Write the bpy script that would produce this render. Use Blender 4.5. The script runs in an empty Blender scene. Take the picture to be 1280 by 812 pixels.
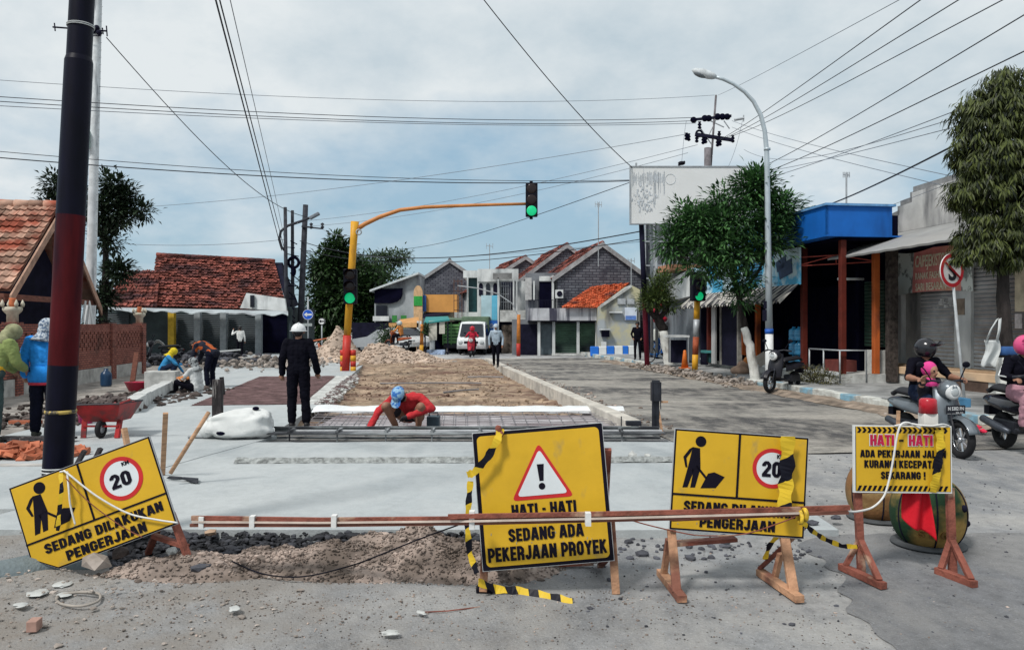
import bpy, bmesh, math, random
import numpy as np
from mathutils import Vector, Matrix, noise
R = math.radians
V = Vector
rnd = random.Random(7)
S = bpy.context.scene
C = S.collection

# ---------------------------------------------------------------- camera, sky, sun, exposure
FPX, EYE, HOR = 960.0, 1.7, 405.0
cam = bpy.data.objects.new('camera', bpy.data.cameras.new('camera'))
C.objects.link(cam)
cam.location = (0, 0, EYE)
cam.rotation_euler = (R(90), 0, 0)
cam.data.sensor_width = 36
cam.data.lens = 36 * FPX / 1280
cam.data.clip_start = 0.05
cam.data.clip_end = 3000
S.camera = cam

SUN_EL, SUN_AZ = 52, 222          # degrees; azimuth measured from +Y towards +X
wd = bpy.data.worlds.new('World'); S.world = wd; wd.use_nodes = True
nt = wd.node_tree; N = nt.nodes; L = nt.links
N.clear()
def wn(t, **k):
    n = N.new(t)
    for a, b in k.items(): setattr(n, a, b)
    return n
bg = wn('ShaderNodeBackground'); bg.inputs[1].default_value = 0.1
out = wn('ShaderNodeOutputWorld'); L.new(bg.outputs[0], out.inputs[0])
sky = wn('ShaderNodeTexSky', sky_type='NISHITA', sun_disc=False, sun_elevation=R(SUN_EL), sun_rotation=R(SUN_AZ))
sky.air_density = 1.3; sky.dust_density = 0.6
geo = wn('ShaderNodeTexCoord')
sep = wn('ShaderNodeSeparateXYZ'); L.new(geo.outputs['Generated'], sep.inputs[0])
def wmath(op, a, b=None, c=None):
    n = wn('ShaderNodeMath', operation=op)
    for i, x in enumerate((a, b, c)):
        if x is None: continue
        if isinstance(x, (int, float)): n.inputs[i].default_value = x
        else: L.new(x, n.inputs[i])
    return n.outputs[0]
den = wmath('ADD', wmath('MAXIMUM', sep.outputs[2], 0.0), 0.38)
comb = wn('ShaderNodeCombineXYZ')
L.new(wmath('DIVIDE', sep.outputs[0], den), comb.inputs[0]); L.new(wmath('DIVIDE', sep.outputs[1], den), comb.inputs[1])
def wnoise(scale, det, off, rough=0.55):
    mp = wn('ShaderNodeMapping'); mp.inputs['Location'].default_value = off
    L.new(comb.outputs[0], mp.inputs[0])
    n = wn('ShaderNodeTexNoise'); n.inputs['Scale'].default_value = scale; n.inputs['Detail'].default_value = det
    n.inputs['Roughness'].default_value = rough
    L.new(mp.outputs[0], n.inputs['Vector'])
    return n.outputs['Fac']
big = wnoise(1.1, 6, (2.3, 0.55, 0), .52); fine = wnoise(3.0, 8, (0.4, 1.3, 2.0), .58); shade = wnoise(1.9, 8, (5.0, 3.1, 1.0), .6)
cl = wmath('ADD', wmath('MULTIPLY', big, 0.72), wmath('MULTIPLY', fine, 0.28))
# the higher sky is fully overcast, the low sky opens into blue gaps
cl = wmath('ADD', cl, wmath('MULTIPLY', wmath('SUBTRACT', sep.outputs[2], 0.235), 0.95))
rmp = wn('ShaderNodeValToRGB'); L.new(cl, rmp.inputs[0])
rmp.color_ramp.elements[0].position = 0.36; rmp.color_ramp.elements[0].color = (0.24, 0.24, 0.24, 1)
rmp.color_ramp.elements[1].position = 0.52; rmp.color_ramp.elements[1].color = (1, 1, 1, 1)
tone = wn('ShaderNodeValToRGB'); L.new(wmath('ADD', shade, wmath('MULTIPLY', sep.outputs[2], 0.10)), tone.inputs[0])
tone.color_ramp.elements[0].position = 0.36; tone.color_ramp.elements[0].color = (0.47, 0.56, 0.62, 1)
tone.color_ramp.elements[1].position = 0.60; tone.color_ramp.elements[1].color = (0.70, 0.745, 0.765, 1)
sc_ = wn('ShaderNodeVectorMath', operation='SCALE'); L.new(tone.outputs[0], sc_.inputs[0]); sc_.inputs[3].default_value = 11.0
gap = wn('ShaderNodeMix', data_type='RGBA'); gap.inputs['Factor'].default_value = 0.7; L.new(sky.outputs[0], gap.inputs[6]); gap.inputs[7].default_value = (2.0, 4.3, 6.3, 1)
mx = wn('ShaderNodeMix', data_type='RGBA')
L.new(rmp.outputs[0], mx.inputs['Factor']); L.new(gap.outputs[2], mx.inputs[6]); L.new(sc_.outputs[0], mx.inputs[7])
L.new(mx.outputs[2], bg.inputs[0])

sl = bpy.data.lights.new('sun', 'SUN'); so = bpy.data.objects.new('sun', sl); C.objects.link(so)
sl.energy = 3.0; sl.angle = R(9); sl.color = (1.0, 0.965, 0.91)
sd = V((math.sin(R(SUN_AZ)) * math.cos(R(SUN_EL)), math.cos(R(SUN_AZ)) * math.cos(R(SUN_EL)), math.sin(R(SUN_EL))))
so.rotation_euler = sd.to_track_quat('Z', 'Y').to_euler(); so.location = (-10, -10, 30)
S.view_settings.view_transform = 'Standard'; S.view_settings.look = 'None'
S.view_settings.exposure = 0.0; S.view_settings.gamma = 1.0; S.view_settings.use_curve_mapping = False
S.cycles.max_bounces = 4; S.cycles.diffuse_bounces = 2; S.cycles.glossy_bounces = 2; S.cycles.transparent_max_bounces = 6

# ---------------------------------------------------------------- where things are
def P(px, py, Y): return V(((px - 640) / FPX * Y, Y, EYE - (py - HOR) / FPX * Y))
def G(px, py, z=0.0):
    Y = FPX * (EYE - z) / (py - HOR); return P(px, py, Y)
AN = R(7.6); CA, SA = math.cos(AN), math.sin(AN)
def W(u, v, z=0.0): return V((v * CA - u * SA, v * SA + u * CA, z))      # road frame: u along the road, v to its right
ROT = AN                       # local +x = across the road, local +y = along it
def PV(px, py, v):             # the point of the vertical plane v seen at a pixel
    k = (px - 640) / FPX; Y = v / (k * CA + SA); return P(px, py, Y)
def UV(p): return (-p[0] * SA + p[1] * CA, p[0] * CA + p[1] * SA)
def PX(p): return (640 + FPX * p[0] / p[1], HOR - (p[2] - EYE) / p[1] * FPX)

# ---------------------------------------------------------------- materials
MATS = {}
def mat(name, col, rough=0.75, var=0.18, scale=6.0, metal=0.0, bump=0.0, bscale=40.0, col2=None, cut=(0.35, 0.65), spec=0.3, stretch=None, streak=None, island=0.0, emit=None, det=5, coat=0.0):
    if name in MATS: return MATS[name]
    m = bpy.data.materials.new(name); m.use_nodes = True; t = m.node_tree; n_, l_ = t.nodes, t.links
    b = n_['Principled BSDF']; b.inputs['Roughness'].default_value = rough; b.inputs['Metallic'].default_value = metal
    b.inputs['Specular IOR Level'].default_value = spec
    if coat: b.inputs['Coat Weight'].default_value = coat; b.inputs['Coat Roughness'].default_value = 0.08
    tc = n_.new('ShaderNodeTexCoord'); vec = tc.outputs['Object']
    if stretch:
        mp = n_.new('ShaderNodeMapping'); mp.inputs['Scale'].default_value = stretch; l_.new(vec, mp.inputs[0]); vec2 = mp.outputs[0]
    else: vec2 = vec
    nz = n_.new('ShaderNodeTexNoise'); nz.inputs['Scale'].default_value = scale; nz.inputs['Detail'].default_value = det; nz.inputs['Roughness'].default_value = 0.62
    l_.new(vec2, nz.inputs['Vector'])
    r = n_.new('ShaderNodeValToRGB'); l_.new(nz.outputs['Fac'], r.inputs[0])
    a = col2 if col2 else tuple(c * (1 - var) for c in col); e = col if col2 else tuple(min(1, c * (1 + var)) for c in col)
    r.color_ramp.elements[0].position = cut[0]; r.color_ramp.elements[0].color = (*a, 1)
    r.color_ramp.elements[1].position = cut[1]; r.color_ramp.elements[1].color = (*e, 1)
    cur = r.outputs[0]
    if streak:                                   # rain streaks and grime of a weathered face
        mp = n_.new('ShaderNodeMapping'); mp.inputs['Scale'].default_value = streak[1]; l_.new(vec, mp.inputs[0])
        nz2 = n_.new('ShaderNodeTexNoise'); nz2.inputs['Scale'].default_value = 1.0; nz2.inputs['Detail'].default_value = 6; l_.new(mp.outputs[0], nz2.inputs['Vector'])
        r2 = n_.new('ShaderNodeValToRGB'); l_.new(nz2.outputs['Fac'], r2.inputs[0])
        r2.color_ramp.elements[0].position = streak[2][0]; r2.color_ramp.elements[1].position = streak[2][1]
        x = n_.new('ShaderNodeMix'); x.data_type = 'RGBA'; l_.new(r2.outputs[0], x.inputs['Factor']); x.inputs[6].default_value = (*streak[0], 1); l_.new(cur, x.inputs[7]); cur = x.outputs[2]
    if island:
        g = n_.new('ShaderNodeNewGeometry'); h = n_.new('ShaderNodeHueSaturation')
        mr = n_.new('ShaderNodeMapRange'); l_.new(g.outputs['Random Per Island'], mr.inputs[0]); mr.inputs[3].default_value = 1 - island; mr.inputs[4].default_value = 1 + island
        l_.new(mr.outputs[0], h.inputs['Value']); l_.new(cur, h.inputs['Color']); cur = h.outputs[0]
    l_.new(cur, b.inputs['Base Color'])
    if emit:
        b.inputs['Emission Color'].default_value = (*emit[0], 1); b.inputs['Emission Strength'].default_value = emit[1]
    if bump:
        nb = n_.new('ShaderNodeTexNoise'); nb.inputs['Scale'].default_value = bscale; nb.inputs['Detail'].default_value = 4; l_.new(vec2, nb.inputs['Vector'])
        bp = n_.new('ShaderNodeBump'); bp.inputs['Strength'].default_value = bump; bp.inputs['Distance'].default_value = 0.02
        l_.new(nb.outputs['Fac'], bp.inputs['Height']); l_.new(bp.outputs[0], b.inputs['Normal'])
    MATS[name] = m; return m
def brickmat(name, c1, c2, mortar, bw=0.22, rh=0.07, ms=0.012, bump=0.6, dirt=(0.05, 0.045, 0.05), dirtcut=(0.3, 0.5)):
    m = bpy.data.materials.new(name); m.use_nodes = True; t = m.node_tree; n_, l_ = t.nodes, t.links
    b = n_['Principled BSDF']; b.inputs['Roughness'].default_value = 0.9; b.inputs['Specular IOR Level'].default_value = 0.15
    tc = n_.new('ShaderNodeTexCoord'); s = n_.new('ShaderNodeSeparateXYZ'); l_.new(tc.outputs['Object'], s.inputs[0])
    ad = n_.new('ShaderNodeMath'); l_.new(s.outputs[0], ad.inputs[0]); l_.new(s.outputs[1], ad.inputs[1])
    cb = n_.new('ShaderNodeCombineXYZ'); l_.new(ad.outputs[0], cb.inputs[0]); l_.new(s.outputs[2], cb.inputs[1])
    k = n_.new('ShaderNodeTexBrick'); l_.new(cb.outputs[0], k.inputs['Vector'])
    for i, v in (('Color1', (*c1, 1)), ('Color2', (*c2, 1)), ('Mortar', (*mortar, 1)), ('Scale', 1.0), ('Mortar Size', ms), ('Brick Width', bw), ('Row Height', rh), ('Bias', 0.0), ('Mortar Smooth', 0.3)): k.inputs[i].default_value = v
    nz = n_.new('ShaderNodeTexNoise'); nz.inputs['Scale'].default_value = 1.3; nz.inputs['Detail'].default_value = 7; l_.new(tc.outputs['Object'], nz.inputs['Vector'])
    r = n_.new('ShaderNodeValToRGB'); l_.new(nz.outputs['Fac'], r.inputs[0]); r.color_ramp.elements[0].position = dirtcut[0]; r.color_ramp.elements[1].position = dirtcut[1]
    x = n_.new('ShaderNodeMix'); x.data_type = 'RGBA'; l_.new(r.outputs[0], x.inputs['Factor']); x.inputs[6].default_value = (*dirt, 1); l_.new(k.outputs['Color'], x.inputs[7])
    l_.new(x.outputs[2], b.inputs['Base Color'])
    bp = n_.new('ShaderNodeBump'); bp.inputs['Strength'].default_value = bump; bp.inputs['Distance'].default_value = 0.015; bp.invert = True
    l_.new(k.outputs['Fac'], bp.inputs['Height']); l_.new(bp.outputs[0], b.inputs['Normal'])
    MATS[name] = m; return m
def slatmat(name, col, period=0.09, axis=2, dark=0.45, rough=0.5, dirt=None):
    """painted metal slats of a roller shutter: the ribs are relief along one axis"""
    m = mat(name, col, rough, 0.2, 1.6, streak=dirt)
    t = m.node_tree; n_, l_ = t.nodes, t.links; b = n_['Principled BSDF']
    tc = n_.new('ShaderNodeTexCoord'); s = n_.new('ShaderNodeSeparateXYZ'); l_.new(tc.outputs['Object'], s.inputs[0])
    mu = n_.new('ShaderNodeMath'); mu.operation = 'MULTIPLY'; mu.inputs[1].default_value = 2 * math.pi / period; l_.new(s.outputs[axis], mu.inputs[0])
    si = n_.new('ShaderNodeMath'); si.operation = 'SINE'; l_.new(mu.outputs[0], si.inputs[0])
    bp = n_.new('ShaderNodeBump'); bp.inputs['Strength'].default_value = 1.0; bp.inputs['Distance'].default_value = period * 0.3
    l_.new(si.outputs[0], bp.inputs['Height']); l_.new(bp.outputs[0], b.inputs['Normal'])
    return m
def stripemat(name, c1, c2, period, vec, rough=0.5, duty=0.5):
    m = bpy.data.materials.new(name); m.use_nodes = True; t = m.node_tree; n_, l_ = t.nodes, t.links
    b = n_['Principled BSDF']; b.inputs['Roughness'].default_value = rough; b.inputs['Specular IOR Level'].default_value = .15
    tc = n_.new('ShaderNodeTexCoord'); d = n_.new('ShaderNodeVectorMath'); d.operation = 'DOT_PRODUCT'; l_.new(tc.outputs['UV'], d.inputs[0]); d.inputs[1].default_value = vec
    mu = n_.new('ShaderNodeMath'); mu.operation = 'DIVIDE'; mu.inputs[1].default_value = period; l_.new(d.outputs['Value'], mu.inputs[0])
    fr = n_.new('ShaderNodeMath'); fr.operation = 'FRACT'; l_.new(mu.outputs[0], fr.inputs[0])
    gt = n_.new('ShaderNodeMath'); gt.operation = 'GREATER_THAN'; gt.inputs[1].default_value = duty; l_.new(fr.outputs[0], gt.inputs[0])
    x = n_.new('ShaderNodeMix'); x.data_type = 'RGBA'; l_.new(gt.outputs[0], x.inputs['Factor']); x.inputs[6].default_value = (*c1, 1); x.inputs[7].default_value = (*c2, 1)
    l_.new(x.outputs[2], b.inputs['Base Color'])
    MATS[name] = m; return m

# ---------------------------------------------------------------- mesh builder
WM = {}                                       # world matrix of every object built so far, by name
class MB:
    def __init__(self, M=None):
        self.v, self.f, self.mi, self.uv, self.M, self.cur, self.sm = [], [], [], {}, M or Matrix(), 0, []
        self.smooth = False
    def add(self, vs, fs, M=None):
        o = len(self.v); T = self.M @ M if M is not None else self.M
        self.v += [T @ V(p) for p in vs]
        for f in fs: self.f.append([i + o for i in f]); self.mi.append(self.cur); self.sm.append(self.smooth)
        return o
    def box(self, x0, x1, y0, y1, z0, z1, M=None):
        self.add([(x0, y0, z0), (x1, y0, z0), (x1, y1, z0), (x0, y1, z0), (x0, y0, z1), (x1, y0, z1), (x1, y1, z1), (x0, y1, z1)],
                 [(3, 2, 1, 0), (4, 5, 6, 7), (0, 1, 5, 4), (1, 2, 6, 5), (2, 3, 7, 6), (3, 0, 4, 7)], M); return self
    def cbox(self, c, s, M=None): return self.box(c[0] - s[0] / 2, c[0] + s[0] / 2, c[1] - s[1] / 2, c[1] + s[1] / 2, c[2] - s[2] / 2, c[2] + s[2] / 2, M)
    def bar(self, a, b, w, h, up=(0, 0, 1)):
        """a squared timber from a to b"""
        a, b = V(a), V(b); d = b - a; l = d.length; z = d.normalized(); u = V(up)
        if abs(z.dot(u)) > 0.98: u = V((0, 1, 0))
        x = u.cross(z).normalized(); y = z.cross(x)
        T = Matrix((( x[0], y[0], z[0], a[0]), (x[1], y[1], z[1], a[1]), (x[2], y[2], z[2], a[2]), (0, 0, 0, 1)))
        return self.box(-w / 2, w / 2, -h / 2, h / 2, 0, l, T)
    def tube(self, pts, r, n=8, caps=True, M=None):
        pts = [V(p) for p in pts]; rs = r if isinstance(r, (list, tuple)) else [r] * len(pts)
        vs, fs = [], []; x = None
        for i, p in enumerate(pts):
            d = (pts[min(i + 1, len(pts) - 1)] - pts[max(i - 1, 0)]).normalized()
            if x is None:
                u = V((0, 0, 1)) if abs(d.z) < 0.9 else V((1, 0, 0)); x = u.cross(d).normalized()
            else:
                x = (x - d * x.dot(d)); x = x.normalized() if x.length > 1e-6 else V((1, 0, 0)).cross(d).normalized()
            y = d.cross(x)
            for k in range(n):
                a = 2 * math.pi * k / n; vs.append(p + (x * math.cos(a) + y * math.sin(a)) * rs[i])
        m = len(pts)
        for i in range(m - 1):
            for k in range(n): fs.append((i * n + k, i * n + (k + 1) % n, (i + 1) * n + (k + 1) % n, (i + 1) * n + k))
        if caps: fs += [tuple(range(n))[::-1], tuple(range((m - 1) * n, m * n))]
        s = self.smooth; self.smooth = n > 6 or s; self.add(vs, fs, M); self.smooth = s
        return self
    def lathe(self, prof, n=24, c=(0, 0, 0), M=None, axis=2):
        vs, fs = [], []
        for r, z in prof:
            for k in range(n):
                a = 2 * math.pi * k / n; p = (r * math.cos(a), r * math.sin(a), z)
                if axis == 1: p = (p[0], p[2], p[1])
                if axis == 0: p = (p[2], p[0], p[1])
                vs.append((p[0] + c[0], p[1] + c[1], p[2] + c[2]))
        for i in range(len(prof) - 1):
            for k in range(n):
                q = (i * n + k, i * n + (k + 1) % n, (i + 1) * n + (k + 1) % n, (i + 1) * n + k)
                fs.append(q if axis != 1 else q[::-1])
        for i, flip in ((0, True), (len(prof) - 1, False)):
            if prof[i][0] > 1e-5:
                q = tuple(range(i * n, i * n + n)); fs.append(q[::-1] if flip != (axis == 1) else q)
        s = self.smooth; self.smooth = True; self.add(vs, fs, M); self.smooth = s; return self
    def sphere(self, c, r, nu=16, nv=10, M=None, z0=-1.0, z1=1.0):
        r = (r, r, r) if isinstance(r, (int, float)) else r
        a0, a1 = math.asin(z0), math.asin(z1)
        vs, fs = [], []
        for i in range(nv + 1):
            a = a0 + (a1 - a0) * i / nv
            for k in range(nu):
                b = 2 * math.pi * k / nu; vs.append((c[0] + r[0] * math.cos(a) * math.cos(b), c[1] + r[1] * math.cos(a) * math.sin(b), c[2] + r[2] * math.sin(a)))
        for i in range(nv):
            for k in range(nu): fs.append((i * nu + k, i * nu + (k + 1) % nu, (i + 1) * nu + (k + 1) % nu, (i + 1) * nu + k))
        s = self.smooth; self.smooth = True; self.add(vs, fs, M); self.smooth = s; return self
    def torus(self, c, Rr, r, axis=0, nu=28, nv=10, M=None, squash=1.0):
        vs, fs = [], []
        for i in range(nu):
            a = 2 * math.pi * i / nu
            for k in range(nv):
                b = 2 * math.pi * k / nv; q = Rr + r * math.cos(b); w = r * math.sin(b) * squash
                p = [q * math.cos(a), q * math.sin(a), w]
                p = (p[2], p[0], p[1]) if axis == 0 else (p[0], p[2], p[1]) if axis == 1 else tuple(p)
                vs.append((p[0] + c[0], p[1] + c[1], p[2] + c[2]))
        for i in range(nu):
            for k in range(nv): fs.append((i * nv + k, ((i + 1) % nu) * nv + k, ((i + 1) % nu) * nv + (k + 1) % nv, i * nv + (k + 1) % nv))
        s = self.smooth; self.smooth = True; self.add(vs, fs, M); self.smooth = s; return self
    def prism(self, pts, d, M=None):
        """a flat outline (3-D points) given thickness along vector d"""
        n = len(pts); d = V(d); pts = [V(p) for p in pts]
        self.add(pts + [p + d for p in pts], [tuple(range(n))[::-1], tuple(range(n, 2 * n))] + [(i, (i + 1) % n, n + (i + 1) % n, n + i) for i in range(n)], M); return self
    def face(self, pts, M=None): self.add(pts, [tuple(range(len(pts)))], M); return self
    def grid(self, fn, nu, nv, M=None, thick=None):
        vs = [fn(i / nu, j / nv) for j in range(nv + 1) for i in range(nu + 1)]
        fs = [(j * (nu + 1) + i, j * (nu + 1) + i + 1, (j + 1) * (nu + 1) + i + 1, (j + 1) * (nu + 1) + i) for j in range(nv) for i in range(nu)]
        self.add(vs, fs, M); return self
    def ribbon(self, pts, w, th=0.003):
        """a flat tape along pts whose width vectors are w (one or a list); UV runs along its length in metres"""
        pts = [V(p) for p in pts]; ws = w if isinstance(w, list) else [V(w)] * len(pts)
        s = [0.0]
        for a, b in zip(pts, pts[1:]): s.append(s[-1] + (b - a).length)
        vs = []
        for p, q in zip(pts, ws): vs += [p - q / 2, p + q / 2]
        o = len(self.f); self.add(vs, [(2 * i, 2 * i + 1, 2 * i + 3, 2 * i + 2) for i in range(len(pts) - 1)])
        for i in range(len(pts) - 1):
            wl = ws[i].length; self.uv[o + i] = [(s[i], 0), (s[i], wl), (s[i + 1], wl), (s[i + 1], 0)]
        return self
    def rock(self, c, r, seed=None, squash=0.7, sub=1):
        q = rnd if seed is None else random.Random(seed)
        bm = bmesh.new(); bmesh.ops.create_icosphere(bm, subdivisions=sub, radius=1)
        o = V((q.uniform(-9, 9), q.uniform(-9, 9), q.uniform(-9, 9))); s = (r * q.uniform(.7, 1.3), r * q.uniform(.7, 1.3), r * squash * q.uniform(.7, 1.2))
        T = Matrix.Translation(c) @ Matrix.Rotation(q.uniform(0, 6.28), 4, 'Z')
        vs = []
        for v in bm.verts:
            k = 1 + 0.55 * noise.noise(v.co * 1.4 + o); vs.append((v.co.x * k * s[0], v.co.y * k * s[1], v.co.z * k * s[2]))
        bm.verts.index_update(); fs = [[v.index for v in f.verts] for f in bm.faces]; bm.free()
        self.add(vs, fs, T); return self
    def build(self, name, mats, parent=None, label=None, cat=None, group=None, kind=None, bevel=0.0, solid=0.0, origin=None):
        me = bpy.data.meshes.new(name)
        if parent is not None: Wm = WM[parent.name].copy()
        else:
            if origin is None and self.v:
                xs = [p.x for p in self.v]; ys = [p.y for p in self.v]; origin = V(((min(xs) + max(xs)) / 2, (min(ys) + max(ys)) / 2, min(p.z for p in self.v)))
            Wm = Matrix.Translation(origin or V((0, 0, 0)))
        inv = Wm.inverted(); vs = [inv @ p for p in self.v]
        me.from_pydata([tuple(p) for p in vs], [], self.f)
        ms = mats if isinstance(mats, (list, tuple)) else [mats]
        for m in ms: me.materials.append(m)
        me.polygons.foreach_set('material_index', self.mi); me.polygons.foreach_set('use_smooth', self.sm)
        if self.uv:
            ul = me.uv_layers.new(name='UVMap')
            for fi, uvs in self.uv.items():
                for li, q in zip(me.polygons[fi].loop_indices, uvs): ul.data[li].uv = q
        me.validate()
        return link(name, me, parent, Wm, label, cat, group, kind, bevel, solid)
def link(name, data, parent=None, Wm=None, label=None, cat=None, group=None, kind=None, bevel=0.0, solid=0.0):
    o = bpy.data.objects.new(name, data); C.objects.link(o)
    if parent is not None: o.parent = parent; WM[o.name] = WM[parent.name]
    else: o.matrix_basis = Wm; WM[o.name] = Wm
    tag(o, label, cat, group, kind)
    if solid:
        m = o.modifiers.new('solid', 'SOLIDIFY'); m.thickness = solid; m.offset = 0
    if bevel:
        m = o.modifiers.new('bevel', 'BEVEL'); m.width = bevel; m.segments = 2; m.limit_method = 'ANGLE'; m.angle_limit = R(35); m.harden_normals = False
    return o
def tag(o, label=None, cat=None, group=None, kind=None):
    for k, v in (('label', label), ('category', cat), ('group', group), ('kind', kind)):
        if v: o[k] = v
    return o
def thing(name, label, cat, loc=(0, 0, 0), rz=0.0, group=None, M=None):
    o = bpy.data.objects.new(name, None); C.objects.link(o); o.empty_display_size = 0.2
    Wm = M if M is not None else Matrix.Translation(V(loc)) @ Matrix.Rotation(rz, 4, 'Z')
    o.matrix_basis = Wm; WM[o.name] = Wm; return tag(o, label, cat, group)
def mb(parent=None): return MB(WM[parent.name].copy() if parent is not None else None)   # builds in the parent's own frame
def copy_thing(root, loc, rz=None, label=None, group=None):
    r = root.copy(); C.objects.link(r); r.location = loc
    if rz is not None: r.rotation_euler = (0, 0, rz)
    WM[r.name] = Matrix.Translation(V(loc)) @ (Matrix.Rotation(rz, 4, 'Z') if rz is not None else Matrix.Rotation(root.rotation_euler.z, 4, 'Z'))
    if label: r['label'] = label
    if group: r['group'] = group
    for ch in list(root.children):
        c = ch.copy(); C.objects.link(c); c.parent = r; WM[c.name] = WM[r.name]
        for g in list(ch.children):
            d = g.copy(); C.objects.link(d); d.parent = c; WM[d.name] = WM[r.name]
    return r
def textmb(b, txt, size, M, sx=0.62, bold=0.03, align='CENTER', depth=0.002, shear=0.0, spacing=1.0):
    """raised letters: the words as a mesh, appended to builder b; M maps letter plane (x right, y up) to b's frame"""
    cu = bpy.data.curves.new('lettering', 'FONT'); cu.body = txt; cu.size = size; cu.align_x = align; cu.align_y = 'CENTER'; cu.extrude = depth; cu.offset = bold * size; cu.shear = shear; cu.space_character = spacing; cu.resolution_u = 3
    o = bpy.data.objects.new('lettering', cu); C.objects.link(o)
    dg = bpy.context.evaluated_depsgraph_get(); me = o.evaluated_get(dg).to_mesh()
    vs = [(v.co.x * sx, v.co.y, v.co.z) for v in me.vertices]; fs = [tuple(p.vertices) for p in me.polygons]
    b.add(vs, fs, M); bpy.data.objects.remove(o); bpy.data.curves.remove(cu)
    return b
def XZ(x, y, z, tilt=0.0, rz=0.0): # a letter plane standing upright and facing -y
    return Matrix.Translation((x, y, z)) @ Matrix.Rotation(rz, 4, 'Z') @ Matrix.Rotation(R(90), 4, 'X')
def fnoise(x, y, s, z=0.0): return noise.fractal(V((x * s, y * s, z)), 1.0, 2.0, 4)
# ================================================================ THE GROUND
def roadmat(name, base, dark, light, seedoff, darkcut=(0.42, 0.6), lightcut=(0.45, 0.62), stretch=(1, 1, 1), dirt=None, grain=1.0, bump=0.9):
    m = bpy.data.materials.new(name); m.use_nodes = True; t = m.node_tree; n_, l_ = t.nodes, t.links
    b = n_['Principled BSDF']; b.inputs['Roughness'].default_value = 0.88; b.inputs['Specular IOR Level'].default_value = 0.2
    tc = n_.new('ShaderNodeTexCoord')
    def nz(s, d, off, st=(1, 1, 1)):
        mp = n_.new('ShaderNodeMapping'); mp.inputs['Location'].default_value = off; mp.inputs['Scale'].default_value = st; mp.inputs['Rotation'].default_value = (0, 0, -AN); l_.new(tc.outputs['Object'], mp.inputs[0])
        q = n_.new('ShaderNodeTexNoise'); q.inputs['Scale'].default_value = s; q.inputs['Detail'].default_value = d; q.inputs['Roughness'].default_value = 0.65; l_.new(mp.outputs[0], q.inputs['Vector']); return q.outputs['Fac']
    def ramp(f, c, lo=0.0, hi=1.0):
        r = n_.new('ShaderNodeMapRange'); r.inputs[1].default_value = c[0]; r.inputs[2].default_value = c[1]; r.inputs[3].default_value = lo; r.inputs[4].default_value = hi; l_.new(f, r.inputs[0]); return r.outputs[0]
    def mix(f, a, c):
        x = n_.new('ShaderNodeMix'); x.data_type = 'RGBA'; l_.new(f, x.inputs['Factor'])
        for s, q in ((6, a), (7, c)):
            if isinstance(q, tuple): x.inputs[s].default_value = (*q, 1)
            else: l_.new(q, x.inputs[s])
        return x.outputs[2]
    c = mix(ramp(nz(0.35, 6, (seedoff, 2, 0), stretch), lightcut), base, light)
    c = mix(ramp(nz(0.28, 7, (5 + seedoff, 9, 0), stretch), darkcut), c, dark)
    c = mix(ramp(nz(9, 6, (1, 4, 0)), (0.38, 0.66), 0, 0.62 * grain), c, tuple(q * 0.5 for q in base))
    c = mix(ramp(nz(2.6, 7, (4, 4, 0), (1, .5, 1)), (0.44, 0.62), 0, 0.55), c, light)
    c = mix(ramp(nz(70, 3, (7, 1, 0)), (0.55, 0.75), 0, 0.55 * grain), c, tuple(min(1, q * 1.7) for q in base))
    c = mix(ramp(nz(38, 3, (3, 8, 0)), (0.62, 0.72), 0, 0.6 * grain), c, tuple(q * 0.3 for q in base))
    if dirt:
        sx = n_.new('ShaderNodeSeparateXYZ'); l_.new(tc.outputs['Object'], sx.inputs[0])
        fx = ramp(sx.outputs[0], (1.2, -2.4)); f3 = ramp(nz(1.6, 8, (2, 2, 2)), (.36, .60)); mu = n_.new('ShaderNodeMath'); mu.operation = 'MULTIPLY'; l_.new(fx, mu.inputs[0]); l_.new(f3, mu.inputs[1]); c = mix(mu.outputs[0], c, dirt)
    l_.new(c, b.inputs['Base Color'])
    bp = n_.new('ShaderNodeBump'); bp.inputs['Strength'].default_value = bump; bp.inputs['Distance'].default_value = 0.016
    l_.new(nz(55, 5, (0, 0, 0)), bp.inputs['Height']); l_.new(bp.outputs[0], b.inputs['Normal'])
    MATS[name] = m; return m
M_near = roadmat('dusty asphalt', (0.295, 0.30, 0.308), (0.20, 0.207, 0.218), (0.38, 0.37, 0.355), 0.0, (0.5, 0.60), (0.48, 0.60), dirt=(.235, .212, .19))
M_road = roadmat('worn asphalt', (0.25, 0.24, 0.222), (0.055, 0.054, 0.058), (0.37, 0.345, 0.31), 3.0, (0.46, 0.54), (0.42, 0.56), stretch=(0.55, 1.5, 1))
M_far = roadmat('pale asphalt', (0.36, 0.37, 0.38), (0.17, 0.17, 0.18), (0.5, 0.5, 0.5), 6.0)
M_conc = roadmat('fresh concrete', (0.375, 0.405, 0.418), (0.30, 0.326, 0.34), (0.43, 0.452, 0.457), 12.0, (0.5, 0.66), (0.40, 0.62), grain=.4, bump=.35)
M_conc2 = mat('old concrete', (0.46, 0.465, 0.45), 0.9, 0.3, 3.0, bump=0.5, bscale=30, det=8)
M_soil = mat('brown soil', (0.30, 0.22, 0.155), 0.95, 0.45, 2.2, bump=1.0, bscale=22, det=9, streak=((0.13, 0.075, 0.055), (0.35, 1.5, 1), (0.36, 0.53)))
M_dirt = mat('grey dirt', (0.25, 0.23, 0.21), 0.95, 0.4, 2.5, bump=0.9, bscale=26, det=9)
M_gravel = mat('crushed gravel', (0.27, 0.215, 0.185), 0.95, 0.45, 3.0, island=0.6, det=6, streak=((.115, .09, .075), (3.2, 3.2, 3.2), (.36, .56)))
M_dgravel = mat('dark gravel', (0.07, 0.072, 0.085), 0.9, 0.4, 8.0, island=0.5)
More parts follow.
